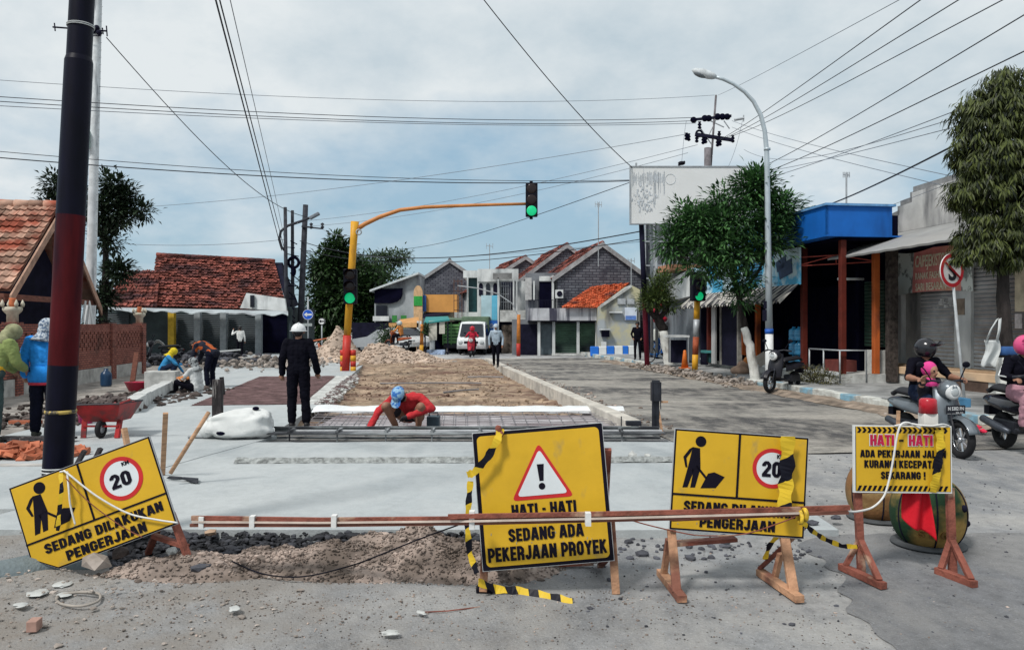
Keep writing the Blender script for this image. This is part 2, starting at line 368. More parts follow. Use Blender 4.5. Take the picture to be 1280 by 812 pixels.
M_rubble = mat('broken rubble', (0.26, 0.225, 0.20), 0.95, 0.35, 5.0, island=0.5)
M_ground = mat('far ground', (0.30, 0.29, 0.275), 0.95, 0.3, 0.1)

b = MB(); b.grid(lambda i, j: (-700 + 1400 * i, -500 + 1400 * j, -0.3), 4, 4)
b.build('ground', M_ground, kind='structure', origin=V((0, 0, 0)))
def sstep(a, c, x): t = max(0, min(1, (x - a) / (c - a))); return t * t * (3 - 2 * t)
def near_z(x, y):
    z = 0.012 * fnoise(x, y, 0.8) + 0.006 * fnoise(x, y, 4, 3)
    k = sstep(-3.3, -3.0, x) * (1 - sstep(-0.1, 0.25, x)) * sstep(5.15, 5.45, y) * (1 - sstep(6.15, 6.2, y))
    k2 = .25 * sstep(0.2, 0.6, x) * (1 - sstep(1.9, 2.3, x)) * sstep(5.4, 5.7, y) * 0.5 * (1 - sstep(6.15, 6.2, y))
    z -= 0.12 * max(k, k2)
    if y < 6.1 and x < -0.5: z += 0.05 * sstep(-1.2, -3.5, x) * sstep(4.3, 5.2, y) * (0.6 + fnoise(x, y, 2.2, 7))
    return z
b = MB(); b.smooth = True
b.grid(lambda i, j: ((lambda x, y: (x, y, near_z(x, y)))(-16 + 32 * i, 1.2 + 10.7 * j)), 300, 110)
b.build('road_near', M_near, kind='structure', origin=V((0, 0, 0)))
b = MB(); b.smooth = True
def rr(i, j):
    u, v = 9.5 + 29 * j, 3.79 + 5.75 * i; p = W(u, v); p.z = 0.014 + 0.02 * fnoise(p.x, p.y, 0.5) * (1 if u > 12.5 else 0) ; return p
b.grid(rr, 40, 120); b.build('road', M_road, kind='structure', origin=V((0, 0, 0)))
b = MB(); b.grid(lambda i, j: (-45 + 90 * i, 36.0 + 46 * j, -0.015 + 0.0 * i), 20, 12)
b.build('cross_road', M_far, kind='structure', origin=V((0, 0, 0)))
b = MB(); b.smooth = True
def rp(i, j):
    y = 1.6 + (4.9 + .25 * fnoise(i * 4, 0, 1.3) - 1.4 * max(0, .35 - i)) * j; x0 = 2.3 + .5 * fnoise(j * 3, 4, 1.2); x = x0 + (11 - x0) * i; return (x, y, near_z(x, y) + .005)
b.grid(rp, 90, 60); b.build('road_patch', roadmat('smooth dark patch', (.215, .218, .228), (.165, .17, .18), (.27, .265, .26), 9.0), kind='structure', origin=V((0, 0, 0)))
b = MB(); b.smooth = True
b.grid(lambda i, j: (lambda u, v: (lambda p: (p.x, p.y, .02 + .05 * sstep(0, .5, i) * sstep(1.0, .9, i) * (1 + fnoise(u, v, 1.5))))(W(u, v + .25 * fnoise(u, 0, .8) * (1 - i))))(11 + 24 * j, 8.75 + .75 * i), 10, 160); b.build('dirt_strip', mat('brown roadside dirt', (.24, .19, .15), .95, .5, 3, bump=1, bscale=18, det=9), kind='structure', origin=V((0, 0, 0)))
# concrete paving: the wide slab across the road, and the finished lane on the left
def slab(name, quad, z, th, m=None, n=(40, 12)):
    m = m or M_conc; q = [V((p[0], p[1], 0)) for p in quad]; b = MB()
    f = lambda i, j: (q[0] * (1 - i) * (1 - j) + q[1] * i * (1 - j) + q[2] * i * j + q[3] * (1 - i) * j)
    top = lambda i, j: (lambda p: V((p.x + (0.03 * fnoise(p.x, p.y, 3) if j in (0, 1) else 0), p.y + (0.025 * fnoise(p.x, p.y, 3, 5) if j in (0, 1) else 0), z + 0.006 * fnoise(p.x, p.y, 0.7))))(f(i, j))
    b.grid(top, *n)
    ring = [top(i / n[0], 0) for i in range(n[0] + 1)] + [top(1, j / n[1]) for j in range(1, n[1] + 1)] + [top(1 - i / n[0], 1) for i in range(1, n[0] + 1)] + [top(0, 1 - j / n[1]) for j in range(1, n[1])]
    k = len(ring); b.add(ring + [p - V((0, 0, th)) for p in ring], [(i, i + k, (i + 1) % k + k, (i + 1) % k) for i in range(k)])
    return b.build(name, m, kind='structure', origin=V((0, 0, 0)))
slab('concrete_slab', [(-4.55, 6.18), (2.62, 6.18), (2.85, 10.8), (-3.6, 10.8)], 0.055, 0.2)
w2 = lambda u, v: W(u, v)[:2]
slab('concrete_lane', [(-9.5, 6.9), (-4.45, 6.9), (-3.64, 10.8), (-3.64, 11.47), (-9.5, 11.47)][:2] + [(-3.5, 11.47), (-9.5, 11.47)], 0.05, 0.2)
slab('concrete_lane', [(-7.6, 11.5), (-3.62, 11.5), w2(16.4, -1.86), w2(16.4, -5.6)], 0.052, 0.3)
slab('concrete_lane', [w2(16.43, -5.95), w2(16.43, -4.45), w2(25.4, -4.75), w2(25.4, -6.6)], 0.052, 0.3)
slab('concrete_lane', [w2(25.43, -7.2), w2(25.43, -1.9), w2(46, -1.9), w2(46, -9.0)], 0.05, 0.3)
slab('concrete_edge', [w2(16.43, -2.2), w2(16.43, -1.9), w2(25.4, -1.95), w2(25.4, -2.35)], 0.055, 0.3, M_conc2, (6, 30))
# the dug-out lane
b = MB(); b.smooth = True
def soil(i, j):
    u, v = 11 + 27 * j, -2.1 + 5.75 * i; p = W(u, v); e = sstep(-1.7, -2.05, v)
    p.z = -0.17 + 0.06 * fnoise(p.x, p.y, 0.9) + 0.05 * fnoise(p.x, p.y, 3.5, 4) + 0.12 * e + (0.18 * sstep(29, 33, u)); return p
b.grid(soil, 70, 260); b.build('soil', M_soil, kind='structure', origin=V((0, 0, 0)))
b = MB(); b.grid(lambda i, j: (lambda p: (p.x, p.y, -0.07 + 0.02 * fnoise(p.x, p.y, 1.5)))(W(16.3 + 9.2 * j, -4.8 + 2.65 * i)), 30, 60)
b.build('pit_floor', mat('dark packed earth', (0.125, 0.09, 0.095), 0.95, 0.4, 3, bump=0.8, bscale=25), kind='structure', origin=V((0, 0, 0)))
b = MB(); b.smooth = True
b.grid(lambda i, j: (lambda u, v: (lambda p: (p.x, p.y, 0.02 + 0.05 * fnoise(p.x, p.y, 0.8) + 0.03 * fnoise(p.x, p.y, 4)))(W(u, v)))(10.5 + 40 * j, -5.6 - (12 * (1 - i)) - 0.05 * max(0, 40 * j - 6)), 60, 160)
b.build('left_verge', M_dirt, kind='structure', origin=V((0, 0, 0)))
# pavement on the right, with its painted kerb
M_pave = mat('pavement concrete', (0.27, 0.275, 0.275), 0.92, 0.35, 2.0, bump=0.6, bscale=30, det=8)
b = MB(Matrix.Rotation(AN, 4, 'Z')); b.grid(lambda i, j: (9.75 + 6.3 * i, 2 + 46 * j, 0.17 + 0.02 * fnoise(i * 6, j * 46, 0.6)), 20, 90)
b.box(9.74, 9.76, 2, 48, -0.2, 0.165); b.build('pavement', M_pave, kind='structure', origin=V((0, 0, 0)))
M_kw = mat('worn white kerb paint', (0.55, 0.56, 0.53), 0.85, 0.2, 4, streak=((0.27, 0.25, 0.22), (3, 3, 5), (0.34, 0.52)))
M_kb = mat('faded blue kerb paint', (0.20, 0.36, 0.46), 0.85, 0.25, 4, streak=((0.33, 0.32, 0.29), (3, 3, 5), (0.36, 0.56)))
b = MB(Matrix.Rotation(AN, 4, 'Z'))
u = 4.0; k = 0
while u < 46:
    if not (20.6 < u < 29.5):
        b.cur = k % 3 == 1; dz = rnd.uniform(-.015, .015); b.box(9.5 + rnd.uniform(-.02, .02), 9.74, u + 0.006, u + 0.594, -0.15, 0.185 + dz)
    u += 0.6; k += 1
b.build('kerb', [M_kw, M_kb], kind='structure', bevel=0.02, origin=V((0, 0, 0)))
# concrete kerb cast beside the dug-out lane
b = MB(Matrix.Rotation(AN, 4, 'Z'))
u = 12.2
while u < 33:
    b.box(3.5, 3.76, u + 0.008, u + 2.95, -0.25, 0.14 + rnd.uniform(-.008, .008)); u += 2.96
b.build('kerb_beam', mat('cast kerb concrete', (0.50, 0.47, 0.42), 0.9, 0.2, 2, bump=0.4, streak=((0.35, 0.33, 0.30), (2, 2, 6), (0.3, 0.5))), kind='structure', bevel=0.02, origin=V((0, 0, 0)))
M_step = mat('rough concrete edge', (0.25, 0.262, 0.258), 0.95, 0.5, 14, bump=1.0, bscale=20, det=8)
b = MB(); b.grid(lambda i, j: (-3.3 + 5.95 * i, 9.1 + 0.17 * j + 0.12 * i + 0.012 * fnoise(i * 6, j, 4), 0.060 + 0.055 * math.sin(math.pi * j) + 0.012 * fnoise(i * 20, j, 2)), 120, 6)
b.build('pour_step', M_step, kind='structure', origin=V((0, 0, 0)))
# grey kerb running in from the lower left corner
b = MB(); b.tube([(-4.6, 4.3, -.05), (-4.0, 4.75, -.04), (-3.45, 5.2, -.04), (-3.1, 5.75, -.05)], [.15, .15, .15, .14], 12)
b.build('drain_kerb', mat('grey blue kerb stone', (0.21, 0.255, 0.275), 0.8, 0.25, 3, bump=0.4), kind='structure')

# loose stones, gravel and rubble (nobody could count it)
def scatter(name, n, fn, rr_, m, kind='stuff', sub=1, squash=0.7, **kw):
    b = MB(); q = random.Random(name)
    for k in range(n):
        p = fn(q)
        if p is None: continue
        b.rock(p, q.uniform(*rr_) * (1 if q.random() > 0.12 else 1.8), q.random(), squash, sub)
    return b.build(name, m, kind=kind, origin=V((0, 0, 0)), **kw)
mounds = [(-1.0, 5.52, 1.05, 0.46, 0.25), (-0.3, 5.38, 0.65, 0.36, 0.15), (-2.2, 5.4, 0.75, 0.36, 0.15)]
def mound_z(x, y): return sum(h * max(0, 1 - ((x - cx) / a) ** 2 - ((y - cy) / c) ** 2) for cx, cy, a, c, h in mounds) * (1 + 0.5 * fnoise(x, y, 3.0))
b = MB(); b.smooth = True
b.grid(lambda i, j: (lambda x, y: (x, y, near_z(x, y) - 0.006 + mound_z(x, y) * 1.05 + (0.012 * fnoise(x, y, 12) if mound_z(x, y) > 0 else -0.02)))(-3.1 + 3.5 * i, 4.85 + 1.3 * j), 140, 60)
def on_mound(q):
    m = mounds[q.choice((0, 0, 0, 1, 2))]; a = q.uniform(0, 6.28); r = math.sqrt(q.random()) * 1.05
    x, y = m[0] + m[2] * r * math.cos(a), m[1] + m[3] * r * math.sin(a) ; return V((x, y, near_z(x, y) + mound_z(x, y) * 1.05))
q = random.Random(3)
b.smooth = False
for k in range(9000): b.rock(on_mound(q), q.uniform(0.003, 0.011) * (1 if q.random() > .06 else 2.4), q.random(), 0.75, 1 if k % 5 == 0 else 0)
b.build('gravel_heap', M_gravel, kind='stuff', origin=V((0, 0, 0)))
b = MB(); b.smooth = True
b.grid(lambda i, j: (lambda x, y: (x, y, -.11 + .13 * j * (.75 + .5 * fnoise(x, y, 3)) - .16 * sstep(.75, 1, i) - .1 * sstep(.06, 0, i)))(-3.2 + 3.7 * i, 5.72 + .455 * j), 120, 14); b.build('trench_side', mat('near black gravel', (.022, .023, .028), .9, .6, 14, bump=1), kind='structure', origin=V((0, 0, 0)))  # near-black gravel strip heaped against the slab front
scatter('dark_gravel', 1700, lambda q: (lambda i, j: V((-3.2 + 3.5 * i, 5.72 + .455 * j, -.10 + .13 * j)))(q.random(), q.random()), (0.01, 0.03), mat('near black stones', (.03, .031, .037), .85, .5, 8, island=.6), sub=0)  # near-black stones strewn over that strip
def near_scatter(q):
    x = q.gauss(-1.0, 2.2); y = 4.9 - abs(q.gauss(0, 0.55)) if q.random() < .65 else q.uniform(3.6, 6.0)
    if y < 1.5: return None
    return V((x, y, near_z(x, y) + 0.003))
scatter('grit', 3800, lambda q: (lambda x, y: V((x, y, near_z(x, y) + .001)))(q.gauss(-.6, 2.4), q.uniform(2.6, 6.0)), (0.0015, 0.0055), mat('mixed grit', (.12, .11, .105), .95, .5, 3, island=.9), sub=0)
scatter('gravel', 2200, near_scatter, (0.002, 0.006), M_gravel, sub=0)
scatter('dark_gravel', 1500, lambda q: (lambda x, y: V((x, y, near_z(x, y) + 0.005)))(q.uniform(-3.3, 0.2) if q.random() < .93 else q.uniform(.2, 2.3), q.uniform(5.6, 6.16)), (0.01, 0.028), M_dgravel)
scatter('debris', 420, lambda q: (lambda x, y: V((x, y, near_z(x, y) + 0.008 + 0.08 * max(0, 1 - ((x + 3.1) / .8) ** 2 - ((y - 4.75) / .45) ** 2))))(q.gauss(-2.6, 0.8), q.gauss(4.85, 0.45)), (0.004, 0.014), M_rubble, sub=0, squash=.5)
scatter('rubble', 900, lambda q: (lambda u: W(u, 9.35 + q.gauss(0, .28) - 0.02 * (u - 20), 0.03 + abs(q.gauss(0, .06))))(q.uniform(19.8, 30)), (0.02, 0.075), M_rubble, sub=0)
scatter('rubble', 350, lambda q: W(q.uniform(12, 33), 3.95 + abs(q.gauss(0, .22)), 0.02), (0.012, 0.03), M_gravel)
scatter('rubble', 260, lambda q: W(q.uniform(11, 19), 9.2 + q.gauss(0, .2), 0.02), (0.012, 0.035), M_rubble)
scatter('gravel', 700, lambda q: (lambda x, y: V((x, y, near_z(x, y) + .004)))(q.uniform(0.3, 6), q.uniform(4.2, 10.5)), (0.004, 0.011), M_dgravel)
scatter('debris', 420, lambda q: W(q.uniform(15.5, 25.5), -1.86 + q.gauss(0, .12), -0.02 + q.uniform(-.05, .07)), (0.02, 0.07), M_conc2)
scatter('soil_clods', 900, lambda q: (lambda u, v: W(u, v, -0.15 + 0.16 * sstep(29, 33, u)))(q.uniform(15.5, 33), q.uniform(-1.6, 3.4)), (0.012, 0.04), M_soil)
scatter('debris', 520, lambda q: V((q.uniform(-9.2, -7.1), q.uniform(12.2, 20), 0.06)) if q.random() < .8 else V((q.gauss(-8.6, .6), q.gauss(15.5, 1.5), .12)), (0.02, 0.08), mat('dark spoil', (0.07, 0.055, 0.05), 0.95, 0.4, 4, island=0.5), sub=0)
scatter('rubble', 260, lambda q: V((q.gauss(-9.6, 1.2), q.gauss(30.5, 1.2), 0.05 + abs(q.gauss(0, .16)))), (0.04, 0.13), M_rubble, sub=0)
scatter('rubble', 220, lambda q: V((q.gauss(-13.5, 1.5), q.gauss(33, 1.2), 0.1 + abs(q.gauss(0, .15)))), (0.08, 0.22), M_dgravel)

# ================================================================ HOUSES
M_wood = mat('old red brown timber', (0.17, 0.065, 0.045), 0.75, 0.35, 5, stretch=(1, 1, 6), bump=0.3)
M_palewood = mat('raw pine timber', (0.42, 0.25, 0.15), 0.75, 0.3, 5, stretch=(1, 1, 8), bump=0.3)
M_white = mat('weathered white paint', (0.62, 0.64, 0.64), 0.7, 0.12, 1.2, streak=((0.30, 0.32, 0.33), (1.2, 1.2, 0.35), (0.33, 0.5)))
M_black = mat('interior shade and black parts', (0.003, 0.003, 0.012), 0.9, 0.3, 2, spec=.05)  # shade of unlit interiors painted as near-black; also serves black parts
M_dark = mat('near black navy', (0.010, 0.010, 0.024), 0.8, 0.3, 3, spec=.1)  # near-black navy for dark parts and openings
M_glass = mat('dark window glass', (0.012, 0.016, 0.025), 0.15, 0.2, 2, spec=0.5)
M_tile = mat('clay roof tile', (0.20, 0.066, 0.052), 0.9, 0.3, 1.1, island=0.6, streak=((0.06, 0.03, 0.032), (0.7, 0.7, 2.2), (0.36, 0.54)), spec=.1)
M_tileo = mat('new orange roof tile', (0.56, 0.13, 0.055), 0.8, 0.2, 1.5, island=0.3, streak=((0.15, 0.05, 0.045), (1.3, 1.3, 1.3), (0.3, 0.42)))
M_tilep = mat('bleached roof tile', (0.36, 0.225, 0.17), 0.9, 0.35, 1.2, island=0.5, streak=((0.25, 0.07, 0.045), (0.9, 0.9, 1.6), (0.42, 0.56)), spec=.1)
M_gbrick = brickmat('grey block wall', (0.16, 0.165, 0.19), (0.10, 0.105, 0.125), (0.035, 0.035, 0.05), 0.42, 0.16, 0.022, dirt=(0.045, 0.045, 0.06), dirtcut=(0.3, 0.48))
M_rbrick = brickmat('red brick wall', (0.36, 0.135, 0.10), (0.24, 0.08, 0.06), (0.075, 0.05, 0.05), 0.20, 0.062, 0.011, dirt=(0.08, 0.04, 0.035), dirtcut=(0.3, 0.45))
M_metal = mat('galvanised steel', (0.34, 0.36, 0.38), 0.5, 0.2, 3, metal=0.3)

def tiles(b, p0, p1, p2, p3, nx, ny, amp=0.03, step=0.03, jit=0.012, sub=4):
    """a tiled slope: p0-p1 along the eave, p3-p2 along the ridge; every tile is its own bent leaf lapping over the one below"""
    p0, p1, p2, p3 = map(V, (p0, p1, p2, p3)); n = (p1 - p0).cross(p3 - p0).normalized()
    if n.z < 0: n = -n
    q = random.Random(nx * 131 + ny)
    at = lambda i, j: p0 * (1 - i) * (1 - j) + p1 * i * (1 - j) + p2 * i * j + p3 * (1 - i) * j
    for r in range(ny):
        for c in range(nx):
            dz = q.uniform(-jit, jit); vs = []; tw = q.uniform(-jit, jit)
            for (jj, lift) in ((r / ny, step), ((r + 1.12) / ny, 0.0)):
                for s in range(sub + 1):
                    i = (c + s / sub * 1.04) / nx; h = amp * (0.5 + 0.5 * math.cos(2 * math.pi * (s / sub) * 0.9))
                    vs.append(at(min(i, 1.0), jj) + n * (h + lift + dz + tw * (s / sub - .5)))
            m = sub + 1
            for s in range(sub + 1): vs.append(vs[s] - n * 0.03)
            b.add(vs, [(s, s + 1, m + s + 1, m + s) for s in range(sub)] + [(2 * m + s, 2 * m + s + 1, s + 1, s) for s in range(sub)])
    b.face([at(0, 0) - n * .01, at(1, 0) - n * .01, at(1, 1) - n * .01, at(0, 1) - n * .01])
    return b
def ridge(b, a, c, r=0.1, n=12):
    a, c = V(a), V(c)
    for k in range(n): b.tube([a.lerp(c, k / n), a.lerp(c, (k + 1.06) / n)], [r * 1.1, r * .95], 8)

# ---- house on the left: tiled roof whose gable faces the road
house = thing('tiled_house', 'dark wooden house with bleached red tile roof and gable above brick wall at left edge', 'house', W(22.4, -10.4, 0), ROT)
b = mb(house); D = -9.0
ap, e0, e1 = V((0, 2.2, 5.25)), V((0, -.65, 2.6)), V((0, 5.0, 2.4))
tiles(b, e0 + V((D, 0, 0)), e0, ap, ap + V((D, 0, 0)), 46, 14, 0.05, 0.055)
tiles(b, e1, e1 + V((D, 0, 0)), ap + V((D, 0, 0)), ap, 30, 11, 0.05, 0.05); ridge(b, ap + V((D, 0, .05)), ap + V((0, 0, .05)), .12, 22)
b.build('roof', M_tilep, house)
b = mb(house)
for e in (e0, e1):
    a = ap + V((.06, 0, -.02)); c = e + V((.06, (e.y - ap.y) * .06, -.12)); dn = V((0, 0, -.26))
    b.prism([a, c, c + dn, a + dn], (.05, 0, 0))
b.build('bargeboard', mat('sunbleached timber', (0.36, 0.22, 0.16), 0.8, 0.3, 3, bump=.3), house)
b = mb(house); b.box(D, -.75, -.5, 4.9, 0, 2.35); b.prism([(-.75, -.4, 2.35), (-.75, 4.8, 2.35), (-.75, 2.2, 4.75)], (-.1, 0, 0)); b.build('wall', M_dark, house)
b = mb(house); b.box(D, -.02, -.9, -.78, 2.3, 2.42); b.box(-.16, -.04, -.9, 5.3, 2.36, 2.52); b.box(-.16, -.04, 2.1, 2.3, 2.52, 4.9); b.build('roof_beam', M_wood, house)

# ---- brick boundary wall with piers and ornamental caps
bw = thing('brick_wall', 'red brick boundary wall with openwork panels along the left of the works', 'wall', W(16.3, -9.35, 0), ROT)
b = mb(bw); LW = 12.2
def brickpanel(b, y0, y1, z1):
    b.box(-.1, .1, y0, y1, .42, .95); b.box(-.1, .1, y0, y1, z1 - .22, z1)
    z = .95; k = 0
    while z < z1 - .22:                                      # openwork courses: bricks with gaps between
        y = y0 + (0.14 if k % 2 else 0)
        while y < y1 - .02:
            b.box(-.1, .1, y, min(y + .2, y1), z, min(z + .115, z1 - .22)); y += .285
        z += .12; k += 1
for y0, y1 in ((0.25, 3.2), (3.55, 6.2), (6.5, 9.1), (9.4, 11.85)): brickpanel(b, y0, y1, 1.72)
b.build('brickwork', M_rbrick, bw); b = mb(bw); b.box(-.03, .03, 0.1, LW - .1, .95, 1.5); b.build('gap_dark_sheet', M_dark, bw)  # near-black sheet added so the openwork gaps look dark
b = mb(bw)
for y in (0, 3.2, 6.2, 9.1, 11.85): b.box(-.17, .17, y, y + .33, 0, 1.76)
b.build('pier', M_rbrick, bw)
b = mb(bw); b.box(-.14, .13, 0, LW, 0, .42); b.build('footing', mat('rendered footing', (0.38, 0.37, 0.35), .9, .3, 3, bump=.4), bw)
M_cap = mat('painted cement ornament', (0.50, 0.46, 0.37), .85, .25, 5)
for nm, y, lb in (('pier_cap', 12.015, None), ('pier_cap', 3.36, None)):
    b = mb(bw); c = (0, y)
    b.lathe([(.13, 1.76), (.13, 1.95), (.2, 2.02), (.22, 2.06), (.22, 2.13)], 4, (0, y, 0), Matrix.Translation((0, y, 0)) @ Matrix.Rotation(R(45), 4, 'Z') @ Matrix.Translation((0, -y, 0)))
    for a, d in ((-1, -1), (1, -1), (-1, 1), (1, 1)): b.lathe([(.035, 2.13), (.05, 2.2), (.008, 2.3)], 8, (a * .17 * .9, y + d * .15, 0))
    cp = b.build(nm, M_cap, bw); b = mb(bw); b.lathe([(.06, 2.13), (.085, 2.2), (.07, 2.3), (.08, 2.34)], 10, (0, y, 0)); b.build('finial', mat('orange clay finial', (.55, .16, .07), .8), cp)

# ---- long tile-roofed shophouse across the junction
ph = thing('shophouse', 'long low shophouse with worn red tile roof and dark shutters under a pale tin awning', 'house', P(130, 440, 45) * 1, 0)
Yh = 45; o = WM[ph.name].translation
def H(px, py, Y=Yh): return P(px, py, Y)
b = MB()
tiles(b, H(186, 382, 44.5), H(360, 388, 44.5), H(343, 326, 48.5), H(196, 318, 48.5), 42, 19, 0.05, 0.09, .045, 3); ridge(b, H(196, 317, 48.4), H(343, 325, 48.4), .12, 20)
tiles(b, H(129, 383, 43.6), H(196, 383, 43.6), H(200, 337, 47.4), H(158, 338, 47.4), 16, 11, 0.05, 0.09, .045, 3)
b.build('roof', M_tile, ph)
b = MB(); b.prism([H(343, 327, 48.6), H(360, 386, 44.6), H(372, 380, 52), H(352, 327, 49)], (.05, .1, 0)); b.build('hip', M_dark, ph)
b = MB()
def tin(i, j):
    a = H(128 + 232 * i, 383 + 5 * i, 43.6); c = H(124 + 236 * i, 386 + 7 * i, 41.9); p = V(a).lerp(c, j); p.z += .05 * math.sin(i * 60) * j + .12 * fnoise(i * 9, j, 1.0) * j; return p
b.grid(tin, 90, 3); b.build('awning', mat('pale tin sheet', (.36, .40, .42), .6, .15, .6, streak=((.25, .25, .27), (.6, .6, .6), (.3, .5))), ph, solid=.04)
b = MB(); zb = 0.0; x0, x1 = H(128, 400, 44.4).x, H(362, 400, 44.4).x
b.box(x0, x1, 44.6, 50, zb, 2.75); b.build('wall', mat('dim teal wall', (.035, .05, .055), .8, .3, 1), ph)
M_dsh = slatmat('dark roller shutter', (.045, .06, .07), .12)
for k, (a, c) in enumerate(((215, 244), (248, 276), (281, 321), (325, 358), (132, 160))):
    xa, xc = H(a, 400, 44.4).x, H(c, 400, 44.4).x; b = MB(); b.box(xa, xc, 44.5, 44.58, .1, 2.35); b.build('shutter', M_dsh if k != 3 else M_black, ph)
for px, m in ((213.5, mat('ochre yellow paint', (.50, .33, .03), .7)), (246, mat('dim grey column', (.26, .29, .31), .8)), (278.5, mat('dim grey column', (1, 1, 1))), (322.5, mat('dim grey column', (1, 1, 1)))):
    x = H(px, 400, 43.9).x; b = MB(); b.box(x - .17, x + .17, 43.9, 44.2, 0, 2.55); b.build('column', m, ph)
b = MB(); b.prism([H(308, 365, 44.2), H(356, 372, 44.2), H(358, 388, 44.2), H(300, 384, 44.2)], (0, .2, 0)); b.build('gable_panel', M_white, ph)
b = MB(); b.box(H(313, 0, 44.1).x, H(318, 0, 44.1).x, 44.05, 44.15, H(0, 383, 44.1).z, H(0, 368, 44.1).z); b.build('window', M_glass, ph)

# ---- row houses in the middle: grey block gables with red roofs
def gable_house(name, label, loc, rz, w, d, eave, rise, roofm=M_tile, off=0.5, nx=30, ny=12, wallm=M_gbrick, over=.35):
    """local: gable wall in the plane y=0 from x=0 to w, ridge running to +y"""
    t = thing(name, label, 'house', loc, rz)
    b = mb(t); xm = w * off
    b.prism([(0, 0, 0), (w, 0, 0), (w, 0, eave), (xm, 0, eave + rise), (0, 0, eave)], (0, .2, 0)); b.build('gable_wall', wallm, t)
    b = mb(t); b.box(0, .2, .2, d, 0, eave); b.box(w - .2, w, .2, d, 0, eave); b.box(.2, w - .2, d - .2, d, 0, eave); b.build('side_wall', M_white, t)
    b = mb(t)
    s0 = V((-over, -.12, eave - over * rise / xm)); r0 = V((xm, -.12, eave + rise)); s1 = V((w + over, -.12, eave - over * rise / (w - xm))); dv = V((0, d + .2, 0))
    tiles(b, s0 + dv, s0, r0, r0 + dv, nx, ny, .035, .05, .02, 3); tiles(b, s1, s1 + dv, r0 + dv, r0, nx, ny, .035, .05, .02, 3); ridge(b, r0 + V((0, 0, .05)), r0 + dv + V((0, 0, .05)), .12, 16)
    b.build('roof', roofm, t)
    b = mb(t)
    for s in (s0, s1):
        a = r0 + V((0, -.05, .1)); c = s + V((0, -.05, .1)); b.prism([a, c, c + V((0, 0, -.3)), a + V((0, 0, -.3))], (0, .06, 0))
    b.build('verge', mat('grey cement verge', (.32, .32, .33), .9, .3, 2), t)
    return t
def bx(b, x0, x1, y0, y1, Y, th=0.15):        # a frontal slab at depth Y measured off the photograph
    a, c = P(x0, y1, Y), P(x1, y0, Y); b.box(a.x, c.x, Y, Y + th, a.z, c.z); return b
def bpart(name, m, parent, *rects, **k):
    b = MB()
    for r in rects: bx(b, *r)
    return b.build(name, m, parent, **k)
T25 = R(8.5)
hA = gable_house('row_house', 'grey block gable of the nearest red-roofed row house, air conditioner on its left', V((2.65, 44.6, 0)), T25, 5.3, 9, 4.6, 1.85)
hB = gable_house('row_house', 'middle red-roofed row house whose grey gable rises behind the nearest one', V((0.75, 51.0, 0)), T25, 5.9, 9, 4.85, 2.2)
hC = gable_house('row_house', 'farthest of the three red-roofed row houses, darkest gable and longest red slope', V((-2.7, 57.0, 0)), R(13), 7.6, 9, 4.4, 2.4)
hD = gable_house('block_house', 'wide grey block house with dark gable standing behind the orange wall', V((-7.6, 61.5, 0)), R(6), 5.2, 9, 5.15, 1.75, mat('dark sheet roof', (.06, .06, .08), .7), nx=14)
# shop with green shutters and streaked balcony parapet
M_par = mat('streaked parapet', (.46, .47, .50), .85, .15, 2, streak=((.05, .05, .075), (3.2, 3.2, .25), (.42, .55)))
M_gsh = slatmat('green roller shutter', (.10, .19, .13), .12, dirt=((.02, .03, .035), (.3, .3, .55), (.36, .54)))
sA = thing('shop', 'two storey shop with green roller shutters and streaked concrete balcony at far corner', 'shop', V((3.2, 43, 0)))
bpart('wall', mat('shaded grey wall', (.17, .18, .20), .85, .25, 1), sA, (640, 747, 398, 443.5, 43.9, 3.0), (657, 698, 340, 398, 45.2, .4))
bpart('shutter', M_gsh, sA, (693.5, 720.5, 403, 442, 43.5, .1)); bpart('shutter', M_gsh, sA, (724.5, 744, 403, 442, 43.5, .1))
bpart('balcony', M_par, sA, (660, 747, 384, 399.5, 42.6, .15), (660, 662.5, 384, 399.5, 42.75, 1.2)); bpart('balcony_floor', M_dark, sA, (660, 747, 398.5, 401, 42.76, 1.2))
for x in (672, 690.5, 721, 744.5): bpart('column', M_white, sA, (x, x + 3.4, 400.5, 443.5, 43.0, .25))
bpart('shutter', mat('grey glass shutter', (.10, .13, .15), .4), sA, (676, 690, 404, 442, 43.6, .1)); bpart('door', M_dark, sA, (650, 671, 404, 443, 43.7, .1))
bpart('door', M_black, sA, (674, 689.5, 351, 386, 44.9, .1)); bpart('window', mat('pale louvre', (.42, .42, .42), .7), sA, (656.5, 664.5, 346, 374, 44.9, .1))
bpart('door_frame', M_white, sA, (689.8, 692.5, 343, 386, 44.7, .2), (666.5, 668.5, 350, 374, 44.8, .1), (674, 690, 344, 350, 44.8, .1))
b = MB()
for k in range(17): bx(b, 661 + k * 1.9, 661.4 + k * 1.9, 374, 384, 42.65, .03)
bx(b, 660, 692, 373.6, 374.4, 42.65, .03); b.build('railing', M_dark, sA)
ac = bpart('air_conditioner', M_white, sA, (694.5, 704, 361, 371.5, 44.0, .45)); b = MB(); p = P(699.5, 366, 43.98); b.torus(p, .13, .03, axis=1); b.sphere(p, (.11, .02, .11)); b.build('fan_grille', M_dark, ac)
